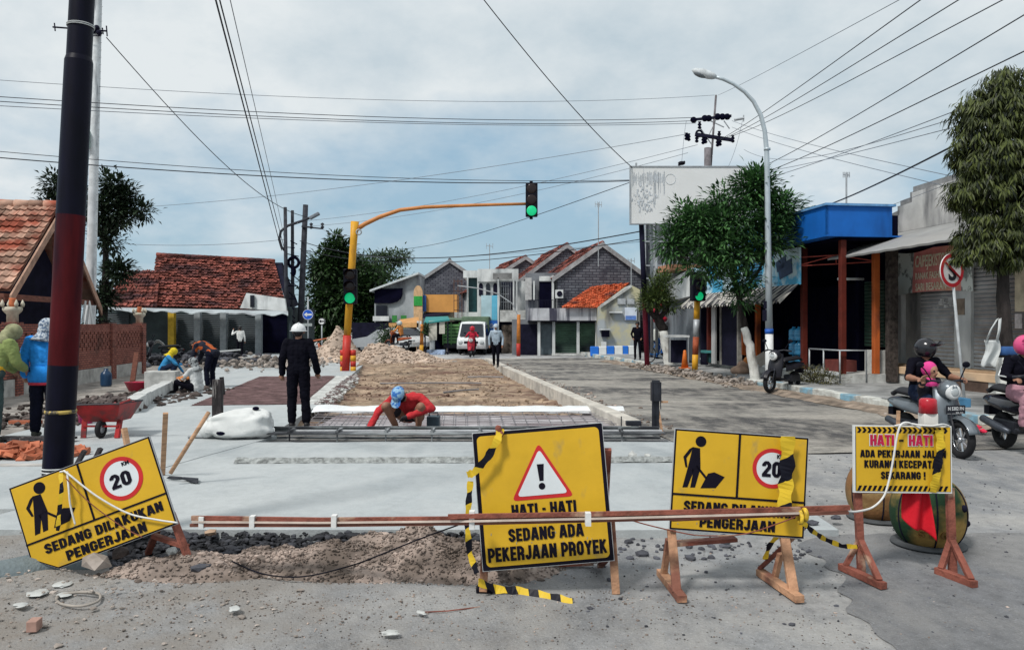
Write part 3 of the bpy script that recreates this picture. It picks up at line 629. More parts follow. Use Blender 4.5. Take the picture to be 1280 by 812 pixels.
# shop beside it: arcaded upper floor, blue banner
sB = thing('shop', 'narrow shop with pale blue banner and dark open upper floor', 'shop', V((-.9, 46, 0)))
bpart('wall', M_white, sB, (597, 625, 350, 401, 46.6, 3.0), (597, 648, 335, 351, 46.4, .2), (643, 657, 350, 401, 46.6, 3)); bpart('wall', M_dark, sB, (600, 656, 400, 443, 47, 2.5), (624, 644, 350, 400, 48, 1.5))
for x in (597, 606, 615): b = MB(); bx(b, x + 1.5, x + 6.5, 356, 368, 46.55, .04); b.sphere(P(x + 4, 356, 46.57), (.12, .02, .16)); b.build('window', M_dark if x != 606 else M_glass, sB)
bn = bpart('banner', mat('pale blue banner', (.40, .56, .62), .6, .15, 1), sB, (601.5, 614.5, 368, 399, 46.2, .04)); bpart('banner', mat('sky blue banner', (.12, .44, .62), .6, .1, 1), sB, (614.7, 622.5, 368, 399, 46.2, .04))
for x in (621.8, 641, 645): bpart('post', M_white, sB, (x, x + 1.8, 346, 443 if x < 640 else 400, 46.0, .1))
bpart('parapet', M_conc2, sB, (625, 660, 386.5, 401, 45.8, .15)); bpart('fascia', mat('grey fascia', (.2, .2, .2), .8, .3, 2), sB, (616, 640, 340, 347.5, 46.0, .15))
b = MB()
for k in range(6): bx(b, 627 + k * 2.2, 627.5 + k * 2.2, 350, 386, 46.3, .03)
for k in range(3): bx(b, 626, 636, 356 + 10 * k, 356.6 + 10 * k, 46.33, .03)
b.build('grille', M_metal, sB)
bb = bpart('signboard', mat('deep blue sign', (.02, .12, .42), .5, .1, 1), sB, (601.5, 622, 399.4, 413.5, 45.6, .06))
b = MB(); p = P(612, 406.5, 45.57); textmb(b, 'VG', .34, XZ(p.x, p.y, p.z), 0.9, .02); b.build('lettering', M_white, bb)
bpart('awning', mat('navy tarpaulin', (.012, .03, .12), .7), sB, (582, 623, 413.5, 420, 45.2, .8)); bpart('shutter', mat('pale panel', (.5, .52, .52), .7), sB, (645, 656, 428, 443, 44.6, .1))
bpart('merchandise', mat('mixed goods', (.2, .16, .13), .8, .8, 2), sB, (627, 644, 405, 441, 46.6, .3))
# white framed box room
sC = thing('shop', 'shop with dark green glazed upper room framed in white, under low canopy', 'shop', V((-2.6, 49, 0)))
bpart('wall', M_white, sC, (579, 598, 337, 346, 49, 3), (568, 600, 389, 401, 49, 3), (583.5, 585.5, 346, 389, 49, .2), (596.5, 598.5, 346, 389, 49, .2)); bpart('window', mat('bottle green glass', (.012, .05, .055), .25), sC, (585.5, 596.5, 346, 389, 49.3, .1))
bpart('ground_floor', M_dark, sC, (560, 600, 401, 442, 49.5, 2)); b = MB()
for x in (567, 572, 577): bx(b, x, x + .8, 348, 400, 48.6, .05)
for y in (350, 362, 374, 386): bx(b, 567, 578, y, y + .8, 48.6, .05)
b.build('scaffold', mat('rusty iron', (.12, .06, .045), .8), sC)
# orange wall with an arched pier
sD = thing('painted_house', 'low house with flat orange upper wall and arched green and yellow pier', 'house', V((-5, 52, 0)))
bpart('wall', mat('orange plaster', (.62, .30, .085), .8, .12, 1, streak=((.42, .26, .14), (.7, .7, .7), (.3, .45))), sD, (531.5, 571, 367, 389, 52, 2)); bpart('wall', mat('soft beige plaster', (.42, .38, .30), .85, .2, 1), sD, (531, 570, 389, 442, 52.3, 2))
pr = MB(); a, c = P(517, 400, 51.6), P(528, 366, 51.6); pts = [(a.x, 51.6, 0), (c.x, 51.6, 0), (c.x, 51.6, c.z)] + [((a.x + c.x) / 2 + (c.x - a.x) / 2 * math.cos(R(t)), 51.6, c.z + .55 * math.sin(R(t))) for t in range(15, 180, 15)] + [(a.x, 51.6, c.z)]
pr.prism(pts, (0, .3, 0)); pp = pr.build('pier', mat('pale orange paint', (.62, .40, .22), .8), sD)
bpart('panel', mat('leaf green paint', (.03, .33, .06), .7), pp, (517.2, 527.8, 369, 381, 51.56, .03)); bpart('panel', mat('royal blue paint', (.03, .10, .33), .7), sD, (528, 532.5, 368, 388, 51.8, .2))
b = MB(); b.prism([P(528, 395, 51), P(562, 391, 51), P(562, 387, 53), P(530, 388, 53)], (0, 0, -.08)); b.build('canopy', M_dark, sD)
# grey house with curved dark balcony
sE = thing('grey_house', 'grey house with white sloping roof and dark rounded balcony beside the big tree', 'house', V((-8, 56, 0)))
b = MB(); b.prism([P(468, 360, 56), P(523, 341, 56), P(523, 443, 56), P(468, 443, 56)], (0, 4, 0)); b.build('wall', mat('blue grey plaster', (.33, .36, .38), .85, .2, .8, streak=((.13, .14, .16), (.8, .8, .3), (.35, .52))), sE)
b = MB(); b.prism([P(462, 361, 55.5), P(523, 339, 55.5), P(523, 341.5, 55.5), P(462, 363.5, 55.5)], (0, 4.5, 0)); b.build('roof', mat('pale roof sheet', (.55, .6, .62), .7), sE)
b = MB(); pts = [P(468, 360, 55.8), P(503, 359, 55.8), P(503, 367, 55.8), P(501, 372, 55.8), P(496, 376, 55.8), P(489, 378, 55.8), P(468, 378, 55.8)]; b.prism(pts, (0, .15, 0)); b.build('balcony', M_black, sE)
bpart('window', M_glass, sE, (470, 484, 381, 394, 55.9, .08)); bpart('ledge', M_white, sE, (466, 486, 394, 400, 55.4, .5)); bpart('gate', mat('green painted gate', (.04, .22, .05), .6), sE, (490, 496, 393, 402, 55.6, .1), (501, 508, 393, 402, 55.6, .1)); bpart('ground_floor', M_dark, sE, (440, 500, 402, 440, 55.5, .4))
# street stalls in front of them
st = thing('stall', 'roadside stall with orange awning and pale posts beside parked white car', 'stall', P(505, 440, 48)); st.location.z = 0; WM[st.name] = Matrix.Translation(st.location)
b = MB(); b.prism([P(490, 412, 46.5), P(524, 401, 46.5), P(523, 395, 50), P(500, 398, 50)], (0, 0, -.06)); b.build('awning', mat('orange tarpaulin', (.52, .26, .09), .7, .2, 1), st)
bpart('fascia', mat('faded orange board', (.55, .30, .12), .8), st, (486, 523, 402.5, 408, 46.4, .1)); bpart('back', M_black, st, (499, 520, 408, 441, 49, .2))
for x in (521, 524.5): bpart('post', M_white, st, (x, x + 2.2, 400, 442, 46.4, .15))
st2 = thing('stall', 'roadside stall with teal awning and hanging white cloths', 'stall', V((-4.2, 45.5, 0)))
b = MB(); b.prism([P(530, 402, 44.6), P(562, 398, 44.6), P(560, 394, 48), P(532, 395, 48)], (0, 0, -.08)); b.build('awning', mat('teal tarpaulin', (.03, .22, .22), .7), st2)
bpart('back', M_black, st2, (531, 558, 402, 442, 47.5, .2)); b = MB()
for x0, x1, y1 in ((536, 546, 424), (549, 556, 416)): bx(b, x0, x1, 400, y1, 44.7, .05)
b.build('cloth', mat('off white cloth', (.5, .48, .42), .9, .2, 4), st2); bpart('column', M_white, st2, (537, 543, 424, 442, 44.8, .3)); bpart('post', M_dark, st2, (530.5, 532, 402, 442, 44.6, .1), (559, 560.5, 402, 442, 44.6, .1))
bpart('crates', mat('blue and white goods', (.25, .32, .45), .7, .8, 3), st2, (533, 556, 436, 442, 44.3, .4))
# low cream house with orange tiled lean-to roof
hE = thing('cream_house', 'low cream and grey house with bright orange tiled roof beside blue kerb', 'house', V((6, 41.5, 0)))
b = MB(); tiles(b, P(702, 383.5, 42.3), P(747, 383.5, 42.3), P(788, 353, 45), P(742, 357, 45), 16, 13, .05, .06, .03, 3); b.build('roof', M_tileo, hE)
b = MB(); b.prism([P(747.5, 443, 42), P(800, 443, 42), P(800, 361, 42), P(789, 355, 42), P(747.5, 383, 42)], (0, 3.5, 0)); b.build('wall', mat('mossy cream plaster', (.46, .43, .28), .9, .2, .7, col2=(.33, .36, .38), cut=(.42, .55), streak=((.15, .15, .14), (1.2, 1.2, .4), (.3, .45))), hE)
b = MB(); b.prism([P(750, 380, 41.95), P(788, 355, 41.95), P(790, 357.5, 41.95), P(750, 384, 41.95)], (0, -.08, 0)); b.build('verge', M_conc2, hE)
bpart('ventilator', mat('grey lattice', (.36, .38, .40), .9), hE, (772, 782, 372, 379, 41.9, .08), (784, 793, 372, 379, 41.9, .08)); po = bpart('poster', mat('pale poster', (.55, .60, .68), .7, .1, 3), hE, (781, 796, 383, 399, 41.9, .04)); bpart('print', mat('poster ink blue', (.10, .2, .5), .7), po, (782, 795, 393.5, 398.5, 41.87, .02))
bpart('ledge', M_white, hE, (762, 778, 388, 390, 41.7, .25)); bpart('meter_box', M_dark, hE, (752, 762, 411, 420, 41.8, .15)); bpart('meter_shade', M_white, hE, (750, 763, 409.5, 411.5, 41.5, .45)); bpart('hatch', M_white, hE, (751.5, 758, 426, 434, 41.85, .1))
# painted barrier blocks
for k, (x0, x1, blue) in enumerate(((738.5, 748.5, 1), (749, 758.2, 0), (758.7, 768, 1), (768.5, 778.5, 0), (779, 785.5, 1), (786, 797, 0))):
    b = MB(); bx(b, x0, x1, 432 - k * .2, 444, 40.3, .4)
    b.build('barrier_block', mat('bright blue paint', (.02, .16, .62), .6, .1, 2) if blue else mat('clean white paint', (.68, .70, .70), .7, .08, 2), label=['blue concrete barrier block at the left end of the painted row', 'white concrete barrier block, leftmost white one of the row', 'blue concrete barrier block, middle one of three blue', 'white concrete barrier block, second white from left, under the cream wall', 'narrow blue concrete barrier block beside the standing dark figure', 'white concrete barrier block at right end behind the standing figure'][k], cat='barrier', group='painted barrier blocks', bevel=.03)
b = MB()
for k in range(24):
    x = 690 + k * 2.2; bx(b, x, x + 2.05, 440.5, 443.5, 41.8, .2)
b.build('shop_step', M_conc2, sA)

# ================================================================ THE SHOPS ON THE RIGHT
VR = 13.68
# ---- grey shop with banner, canopy and shutters
gs = thing('grey_shop', 'grey plastered shop with stepped parapet, red banner and closed steel shutters', 'shop', W(14, VR, 0), ROT)
M_gpl = mat('grey weathered plaster', (.52, .51, .49), .9, .18, 1.0, streak=((.15, .15, .155), (1.4, 1.4, .4), (.34, .52)), bump=.4)
b = mb(gs); b.box(0, 6, -3, 6.3, .55, 4.4); b.build('wall', M_gpl, gs)
b = mb(gs)
prof = [(6.35, 4.3), (6.35, 4.72), (5.95, 4.78), (5.95, 5.02), (5.4, 5.06), (5.4, 5.32), (1.0, 5.42), (-3, 5.42), (-3, 4.3)]
b.prism([(-.04, y, z) for y, z in prof], (.2, 0, 0)); b.build('parapet', M_gpl, gs)
b = mb(gs)
for (y0, z0), (y1, z1) in zip(prof[1:7], prof[2:8]): b.bar((.03, y0, z0 + .03), (.03, y1, z1 + .03), .07, .26)
b.build('coping', mat('dark coping', (.22, .22, .22), .9), gs)
b = mb(gs)
def can(i, j): y = 6.4 - 9.4 * i; return V((.0 - 2.25 * j, y - .55 * j * (1 - i), 4.28 - .78 * j + .006 * math.sin(i * 90) * j))
b.grid(can, 60, 4); b.build('canopy', mat('grey canopy sheet', (.29, .29, .285), .75, .12, .8, streak=((.30, .29, .28), (1, .3, 1), (.32, .5))), gs, solid=.05)
b = mb(gs)
for y in (5.7, 3.2, .7, -1.8): b.bar((-.02, y, 3.75), (-2.0, y - .1, 3.52), .05, .08)
b.build('canopy_bracket', M_dark, gs)
b = mb(gs); b.box(-.02, 0, -3, 6.1, 3.5, 4.2); b.build('lintel', M_dark, gs)
for y0, y1 in ((5.72, 6.05), (3.05, 3.62), (.3, .75)):
    b = mb(gs); b.box(-.14, .02, y0, y1, .55, 3.5); b.build('pillar', M_white, gs)
M_sh = slatmat('grey roller shutter', (.62, .63, .64), .1, dirt=((.20, .18, .18), (.35, .35, .8), (.35, .6)))
b = mb(gs); b.box(-.06, .0, 3.62, 5.0, .62, 3.0); s1 = b.build('shutter', M_sh, gs)
b = mb(gs); q = random.Random(2)
for k in range(22):
    y = 4.45 - q.uniform(0, .75); z = 2.12 + q.uniform(0, .45) * (1 if y > 4.2 else .5); b.box(-.075, -.068, y, y + q.uniform(.02, .12), z, z + q.uniform(.02, .1))
b.build('paint_smudge', mat('faded white paint smears', (.5, .5, .5), .8), s1)
b = mb(gs); b.box(-.06, .0, .75, 3.05, .62, 3.1); s2 = b.build('shutter', M_sh, gs)
b = mb(gs); b.box(-.09, -.065, .95, 2.0, 3.12, 3.48); b.build('signboard', M_white, gs)
b = mb(gs); b.box(-.08, -.062, 1.0, 1.75, 2.0, 3.05); b.build('poster', mat('faded cream poster', (.52, .45, .33), .8, .25, 3), s2)
b = mb(gs); b.box(-.08, -.062, 1.55, 1.75, 1.62, 1.95); b.build('poster', mat('torn white poster', (.55, .5, .5), .8, .3, 5), s2)
b = mb(gs); b.box(-.16, -.145, 3.25, 3.55, 1.95, 2.35); b.build('notice', mat('brown notice', (.24, .19, .15), .8, .3, 4), gs)
b = mb(gs); b.box(-.06, 0, -.9, .3, .9, 2.9); b.build('window', M_dark, gs); b = mb(gs); b.box(-.09, -.065, -.45, .05, 2.0, 2.5); b.build('poster', mat('orange red poster', (.5, .13, .05), .7, .5, 4), gs)
b = mb(gs); b.box(-.9, .0, -3, 6.2, .42, .6); b.box(-.55, 0, -3, 6.2, .6, .64); b.build('step', mat('peach painted step', (.60, .42, .27), .85, .15, 1.5, streak=((.33, .27, .22), (2, .6, 2), (.3, .45))), gs, bevel=.01)
b = mb(gs); b.box(-.86, 0, -3, 6.15, .12, .42); b.build('plinth', M_conc2, gs)
b = mb(gs); b.box(-.875, -.86, 1.6, 2.6, .14, .42); b.build('stain_panel', mat('brown rust panel', (.10, .065, .05), .9, .3, 3), gs)
# banner hanging under the canopy
bnr = thing('banner', 'faded red shop banner with cream lettering hung over the grey shutter', 'banner', W(14, VR, 0), ROT)
b = mb(bnr); y0, y1 = 5.72, 2.95
def bn_(i, j): return V((-.22 - .06 * math.sin(i * 5) * (1 - j), y0 + (y1 - y0) * i, 2.52 + .06 * math.sin(i * math.pi) * (1 - j) + (1.17 - .05 * math.sin(i * 7)) * j))
b.grid(lambda i, j: bn_(.24 + .62 * i, j), 30, 8); b.build('cloth', mat('faded red banner', (.78, .27, .25), .8, .16, 2.5, streak=((.70, .42, .28), (1, 1, 1.2), (.36, .56))), bnr, solid=.008)
b = mb(bnr); mbord = mat('grey white banner edge', (.50, .54, .52), .8, .5, 2.2, cut=(.44, .5))
b.grid(lambda i, j: bn_(.24 * i, j), 8, 8); b.build('border', mbord, bnr, solid=.008); b = mb(bnr); b.grid(lambda i, j: bn_(.86 + .14 * i, j), 8, 8); b.build('border', mbord, bnr, solid=.008)
b = mb(bnr); MT = lambda y, z: Matrix.Translation((-.31, y, z)) @ Matrix.Rotation(R(-90), 4, 'Z') @ Matrix.Rotation(R(90), 4, 'X')
textmb(b, 'CAIPEJEKISTORE', .43, MT(4.22, 3.36), .43, .012, shear=.15); textmb(b, 'RANAK FASHION', .25, MT(4.28, 2.98), .62, .01); textmb(b, 'SARI BESARAN', .28, MT(4.28, 2.69), .66, .012)
b.build('lettering', mat('cream banner lettering', (.8, .74, .56), .8), bnr)

# ---- dark open-fronted shop under a blue fascia
bs = thing('blue_shop', 'dark open-fronted shop with orange posts under deep blue fascia', 'shop', W(18.95, 11.3, 0), ROT)
b = mb(bs); b.box(-.5, 2.2, -.15, 4.8, 4.02, 4.06); b.box(-.5, -.42, -.15, 4.8, 4.06, 4.82); b.box(-.5, 1.35, -.15, -.07, 4.06, 4.82); b.build('fascia', mat('royal blue fascia', (.006, .115, .45), .6, .16, .7, streak=((.004, .06, .24), (1.2, 1.2, .4), (.3, .46))), bs)
b = mb(bs); b.box(-.56, 1.42, -.22, 4.85, 4.82, 4.88); b.build('roof_slab', mat('pale blue roof edge', (.13, .3, .55), .6), bs)
b = mb(bs); b.box(2.25, 2.4, 1.45, 9.6, .3, 4.0); b.box(.0, 2.4, 9.5, 9.6, .3, 4.0); b.box(-.1, 2.4, 0, 9.6, 3.95, 4.0); b.box(1.3, 2.4, 1.3, 1.45, .3, 4.0); b.box(1.36, 1.55, -.1, .05, 3.9, 4.6); b.build('interior_wall', M_black, bs)  # unlit interior and the dark gap painted as near-black walls
b = mb(bs); b.box(-.1, 2.3, -.1, 9.6, .1, .4); b.build('floor', M_conc2, bs); b = mb(bs); b.box(-.14, -.1, -.1, 9.6, .36, .43); b.build('floor_edge', M_white, bs)
M_or = mat('orange painted post', (.42, .095, .02), .75, .2, 2, streak=((.12, .03, .015), (2, 2, .8), (.32, .48))); M_rd = mat('dull red shaded post', (.10, .014, .008), .75, .3, 2)  # dull red is the post colour darkened for the shade under the roof
for x, y, m, z1 in ((0, 0, M_rd, 3.95), (0, 2.0, M_rd, 3.95), (.92, -.05, M_or, 3.6), (.1, 5.2, M_or, 2.4)):
    b = mb(bs); b.box(x, x + .15, y, y + .15, .4, z1); b.build('post', m, bs, bevel=.012)
b = mb(bs); b.box(1.2, 1.42, -.3, -.08, .2, 3.7); b.build('pier', mat('rough dark pier', (.055, .045, .04), .95, .6, 9, bump=1), bs)
b = mb(bs)
A_, B_ = V((-.35, 1.7, 3.62)), V((1.05, -.02, 3.62)); dz_ = V((0, 0, -.24))
for a, c in ((A_, B_), (A_ + dz_, B_ + dz_), (A_, A_ + dz_), (A_ + dz_, A_.lerp(B_, .5)), (A_.lerp(B_, .5), A_.lerp(B_, .5) + dz_), (A_.lerp(B_, .5), B_ + dz_)): b.bar(a, c, .03, .03)
b.build('truss', mat('red iron truss', (.30, .055, .04), .7), bs)
b = mb(bs); b.tube([(.25, .6, 2.95), (.95, .5, 2.95)], .035, 8); b.build('tube_lamp', M_white, bs)
b = mb(bs); b.box(1.1, 1.7, .1, .7, .4, 1.02); b.build('cabinet', mat('dull white cabinet', (.5, .5, .48), .6), bs, bevel=.01)
b = mb(bs); b.box(1.35, 1.4, .2, 1.1, 1.1, 2.9); b.build('shutter', slatmat('dark green louvre', (.02, .05, .035), .1), bs)
b = mb(bs); b.box(.5, 1.0, .9, 1.7, .4, .72); b.build('chest', mat('red brown chest', (.14, .035, .03), .6), bs, bevel=.01)
# blue drinking water bottles stacked by the post
for k in range(6):
    x, y, z = .08 + .02 * (k % 2), 2.35 + .36 * (k % 2), .4 + .42 * (k // 2)
    b = mb(bs); b.lathe([(.13, 0), (.15, .02), (.15, .1), (.14, .12), (.15, .14), (.15, .22), (.14, .24), (.15, .26), (.14, .32), (.05, .37), (.05, .41), (0.0, .41)], 14, (x, y, z))
    b.build('water_bottle', mat('blue water bottle', (.04, .26, .48), .2, .15, 3, spec=.6), label='blue water bottle in the stack of six inside the dark shop beside its post', cat='bottle', group='water bottles in the dark shop')
# railing on the pavement edge
rl = thing('railing', 'thin grey steel railing in front of the dark shop', 'railing', W(18.9, 11.2, .18), ROT)
b = mb(rl)
for y in (-.05, .75, 1.5): b.tube([(0, y, 0), (0, y, .85)], .022, 8)
b.tube([(0, -.05, .85), (0, 1.5, .85)], .022, 8); b.tube([(0, -.05, .25), (0, 1.5, .25)], .015, 8)
b.tube([(0, -.05, .85), (.75, -.05, .85), (.75, -.05, 0)], .022, 8); b.build('bars', M_metal, rl)

# ---- awning shop with blue picture banner
ash = thing('awning_shop', 'shop with pale blue picture banner above striped zigzag valance', 'shop', W(20.45, 10.95, 0), ROT)
b = mb(ash); b.box(-.03, .03, .0, 8.1, 2.85, 3.9); bn = b.build('signboard', mat('pale blue picture banner', (.50, .66, .72), .65, .3, .9, col2=(.07, .38, .62), cut=(.46, .54), streak=((.06, .12, .18), (1.6, 1.6, 2.6), (.34, .42))), ash)
b = mb(ash)
for x0, y, z, wy, hz in ((0, .75, 3.35, .75, .3), (0, 1.0, 3.52, .55, .2)): b.prism([(-.05, y - wy / 2, z - hz / 2), (-.05, y + wy / 2, z - hz / 2 - .15), (-.05, y + wy / 2 + .1, z + hz / 2 - .05), (-.05, y - wy / 2 + .05, z + hz / 2 + .12)], (.018, 0, 0))
for k in range(6): b.tube([(-.045, 5.0 + .4 * math.sin(k), 3.2 + .1 * k), (-.045, 5.6 + .2 * k, 3.4), (-.045, 6.6, 3.2 + .12 * k)], .012, 5)
for k in range(7): b.box(-.045, -.031, 2.3, 3.6 - .15 * (k % 3), 3.15 + .09 * k, 3.19 + .09 * k)
b.build('printed_marks', mat('navy banner print', (.03, .06, .13), .7), bn)
stp = stripemat('striped valance', (.42, .40, .37), (.05, .05, .06), .30, (1, 0.35, 0), .8)
b = mb(ash); n = 81
for k in range(n):
    y0, y1 = k * .1, k * .1 + .1; o = len(b.f); b.add([(-.04, y0, 2.86), (-.04, y1, 2.86), (-.62, y1, 2.40 - (.1 if k % 2 else 0)), (-.62, y0, 2.40 - (.1 if (k + 1) % 2 else 0))], [(0, 1, 2, 3)]); b.uv[o] = [(y0, .7), (y1, .7), (y1, 0), (y0, 0)]
va = b.build('valance', stp, ash, solid=.01)
b = mb(ash); MV = lambda y: (Matrix.Translation((-.40, y, 2.60)) @ Matrix.Rotation(R(-90), 4, 'Z') @ Matrix.Rotation(R(50), 4, 'X')); textmb(b, 'SHI', .42, MV(7.3), 1.1, .015); textmb(b, 'ARGA J', .42, MV(4.1), 1.1, .015); b.build('lettering', mat('grey cream lettering', (.5, .48, .44), .8), va)
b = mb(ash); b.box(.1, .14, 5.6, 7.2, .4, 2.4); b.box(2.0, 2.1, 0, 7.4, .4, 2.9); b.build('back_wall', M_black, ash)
b = mb(ash); b.box(.0, .12, 4.15, 5.5, .3, 2.35); b.build('door', M_dark, ash)
b = mb(ash); b.box(-.04, .1, 4.05, 4.15, .3, 2.45); b.box(-.04, .1, 5.5, 5.6, .3, 2.45); b.box(-.04, .1, 4.0, 5.7, 2.4, 2.75); b.build('door_frame', mat('grey stone frame', (.22, .21, .19), .9, .4, 3), ash)
b = mb(ash); b.box(-.06, -.0, 5.95, 6.3, .3, 2.7); b.build('pillar', stripemat('checked pillar', (.45, .45, .45), (.03, .03, .04), .2, (.7, .7, 0)), ash)
b = mb(ash); b.box(-.06, .06, 6.6, 6.75, .3, 2.6); b.build('post', M_rd, ash)
b = mb(ash); b.box(-.03, 2, 7.35, 7.45, .2, 3.9); b.build('side_wall', M_dark, ash)
# ---- shop with white fascia and orange gutter
ws = thing('white_shop', 'shop with blank white fascia and orange roof edge behind the roadside tree', 'shop', W(29, 11.2, 0), ROT)
b = mb(ws); b.prism([(-.2, 0, 2.85), (-.2, 2.9, 2.7), (-.2, 2.9, 3.55), (-.2, 0, 3.95)], (.3, 0, 0)); b.build('fascia', M_white, ws)
b = mb(ws); b.box(-.6, 2, 1.5, 3.3, 3.95, 4.2); b.build('roof_edge', mat('orange brown gutter', (.45, .22, .13), .8), ws)
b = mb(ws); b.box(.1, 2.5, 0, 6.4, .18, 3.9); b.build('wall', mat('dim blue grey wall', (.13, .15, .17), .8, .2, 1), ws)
for y0, y1 in ((.2, 2.6), (3.0, 5.6)): b = mb(ws); b.box(.03, .1, y0, y1, .25, 2.5); b.build('shutter', slatmat('blue grey shutter', (.24, .27, .30), .12, 1), ws)
b = mb(ws)
for k in range(6): b.box(-.35, -.25, 3.3 + .5 * (k % 2), 3.9 + .5 * (k % 2), 2.0 + .26 * k, 2.2 + .26 * k)
b.sphere((-.4, 3.4, 1.95), (.35, .5, .18)); b.build('hanging_goods', mat('glossy red goods', (.36, .012, .03), .4, .3, 4), ws)
b = mb(ws); b.box(-.2, 2.5, 5.7, 5.9, .2, 3.4); b.build('partition', M_dark, ws)
# ---- tall metal clad building behind the hoarding
tb = thing('metal_building', 'tall grey metal clad building standing behind the billboard', 'building', P(850, 440, 43) * 1, 0); tb.location.z = 0; WM[tb.name] = Matrix.Translation(tb.location)
M_clad = slatmat('grey metal cladding', (.20, .225, .25), .55, 0, dirt=((.06, .065, .08), (.5, .5, .12), (.4, .55)))
b = MB(); a_, c_ = P(806, 440, 43), P(900, 262, 43); b.prism([(a_.x, 43, 0), (c_.x, 43, 0), (c_.x + 1.5, 49, 0), (a_.x + 1.25, 49, 0)], (0, 0, c_.z)); b.build('cladding', M_clad, tb)
b = MB()
for x in (806, 817, 829, 846): bx(b, x, x + 1.6, 262, 400, 42.8, .15)
for y in (300, 330, 346): bx(b, 806, 900, y, y + 1.5, 42.75, .12)
b.build('frame', M_metal, tb)

# ================================================================ BILLBOARD
bb = thing('billboard', 'large blank white billboard with faint grey print on a dark red post', 'billboard', G(810, 461), 0)
YB = 29.6
b = MB(); bx(b, 788.5, 934, 207.5, 278, YB, .12); pan = b.build('panel', mat('sun-bleached white sheet', (.66, .67, .67), .7, .05, .5, streak=((.56, .57, .58), (.6, .6, 1.5), (.3, .4))), bb)
b = MB(); q = random.Random(5)
for k in range(34):
    x = 791 + k * 1.15 + q.uniform(-.3, .3); bx(b, x, x + q.uniform(.3, .75), 216 + q.uniform(-2, 4), 228 + q.uniform(-4, 3), YB - .012, .008)
for k in range(16):
    x = 790 + q.uniform(0, 42); bx(b, x, x + .3, 209 + q.uniform(0, 6), 250 + q.uniform(-25, 6), YB - .016, .004)
for k in range(110):
    a_ = q.uniform(0, 6.28); r_ = q.choice((9, 5, 12)); p = P(806 + r_ * math.cos(a_) + q.gauss(0, 2), 248 + 1.3 * r_ * math.sin(a_) + q.gauss(0, 3), YB - .01); b.sphere(p, (q.uniform(.008, .045), .004, q.uniform(.01, .08)), 7, 4)
p = P(838, 223, YB - .01); b.torus(p, .2, .008, axis=1, nu=30, nv=5, squash=.5)
b.build('faded_print', mat('faded grey blue print', (.47, .505, .54), .8), pan)
b = MB(); bx(b, 787.5, 935, 206.3, 207.6, YB - .03, .18); bx(b, 787.5, 935, 278, 279.3, YB - .03, .18); bx(b, 787.5, 788.6, 207.5, 278, YB - .03, .18); bx(b, 794.5, 796.5, 202.5, 206.3, YB, .1); b.build('frame', M_metal, bb)
b = MB(); b.tube([P(809.5, 470, YB + .3), P(801.5, 272, YB + .3)], [.10, .095], 12); b.build('post', [mat('dark red paint', (.16, .012, .03), .6, .2, 2)], bb)
b = MB(); b.tube([P(805.6, 373, YB + .3), P(801.5, 272, YB + .3)], [.105, .1], 12); b.build('post_top', M_dark, bb)
b = MB()
for x in (814, 820): b.tube([P(x + 1, 440, YB + 1.2), P(x, 270, YB + .5)], .06, 8)
b.build('back_strut', M_metal, bb)
# ================================================================ TREES
def leafmat(name, c1, c2, island=0.35):
    m = bpy.data.materials.new(name); m.use_nodes = True; t = m.node_tree; n_, l_ = t.nodes, t.links
    b = n_['Principled BSDF']; b.inputs['Roughness'].default_value = 0.5; b.inputs['Specular IOR Level'].default_value = 0.35
    g = n_.new('ShaderNodeNewGeometry'); r = n_.new('ShaderNodeValToRGB'); l_.new(g.outputs['Random Per Island'], r.inputs[0])
    r.color_ramp.elements[0].color = (*c1, 1); r.color_ramp.elements[1].color = (*c2, 1); r.color_ramp.elements[1].position = .85; l_.new(r.outputs[0], b.inputs['Base Color'])
    tr = n_.new('ShaderNodeBsdfTranslucent'); l_.new(r.outputs[0], tr.inputs[0]); mxs = n_.new('ShaderNodeMixShader'); mxs.inputs[0].default_value = .22
    l_.new(b.outputs[0], mxs.inputs[1]); l_.new(tr.outputs[0], mxs.inputs[2]); l_.new(mxs.outputs[0], n_['Material Output'].inputs[0])
    MATS[name] = m; return m
def leaf(b, p, d, l, w, up):
    """one leaf folded along its midrib, pointing along d"""
    x = d.cross(up)
    if x.length < 1e-3: x = V((1, 0, 0))
    x.normalize(); n = x.cross(d).normalized()
    m = p + d * (l * .45) ; tip = p + d * l - n * (l * .12)
    o = len(b.v); b.v += [p, m + x * w * .5 + n * w * .18, tip, m - x * w * .5 + n * w * .18, m]
    b.f += [[o, o + 1, o + 4], [o + 1, o + 2, o + 4], [o + 2, o + 3, o + 4], [o + 3, o, o + 4]]; b.mi += [b.cur] * 4; b.sm += [False] * 4
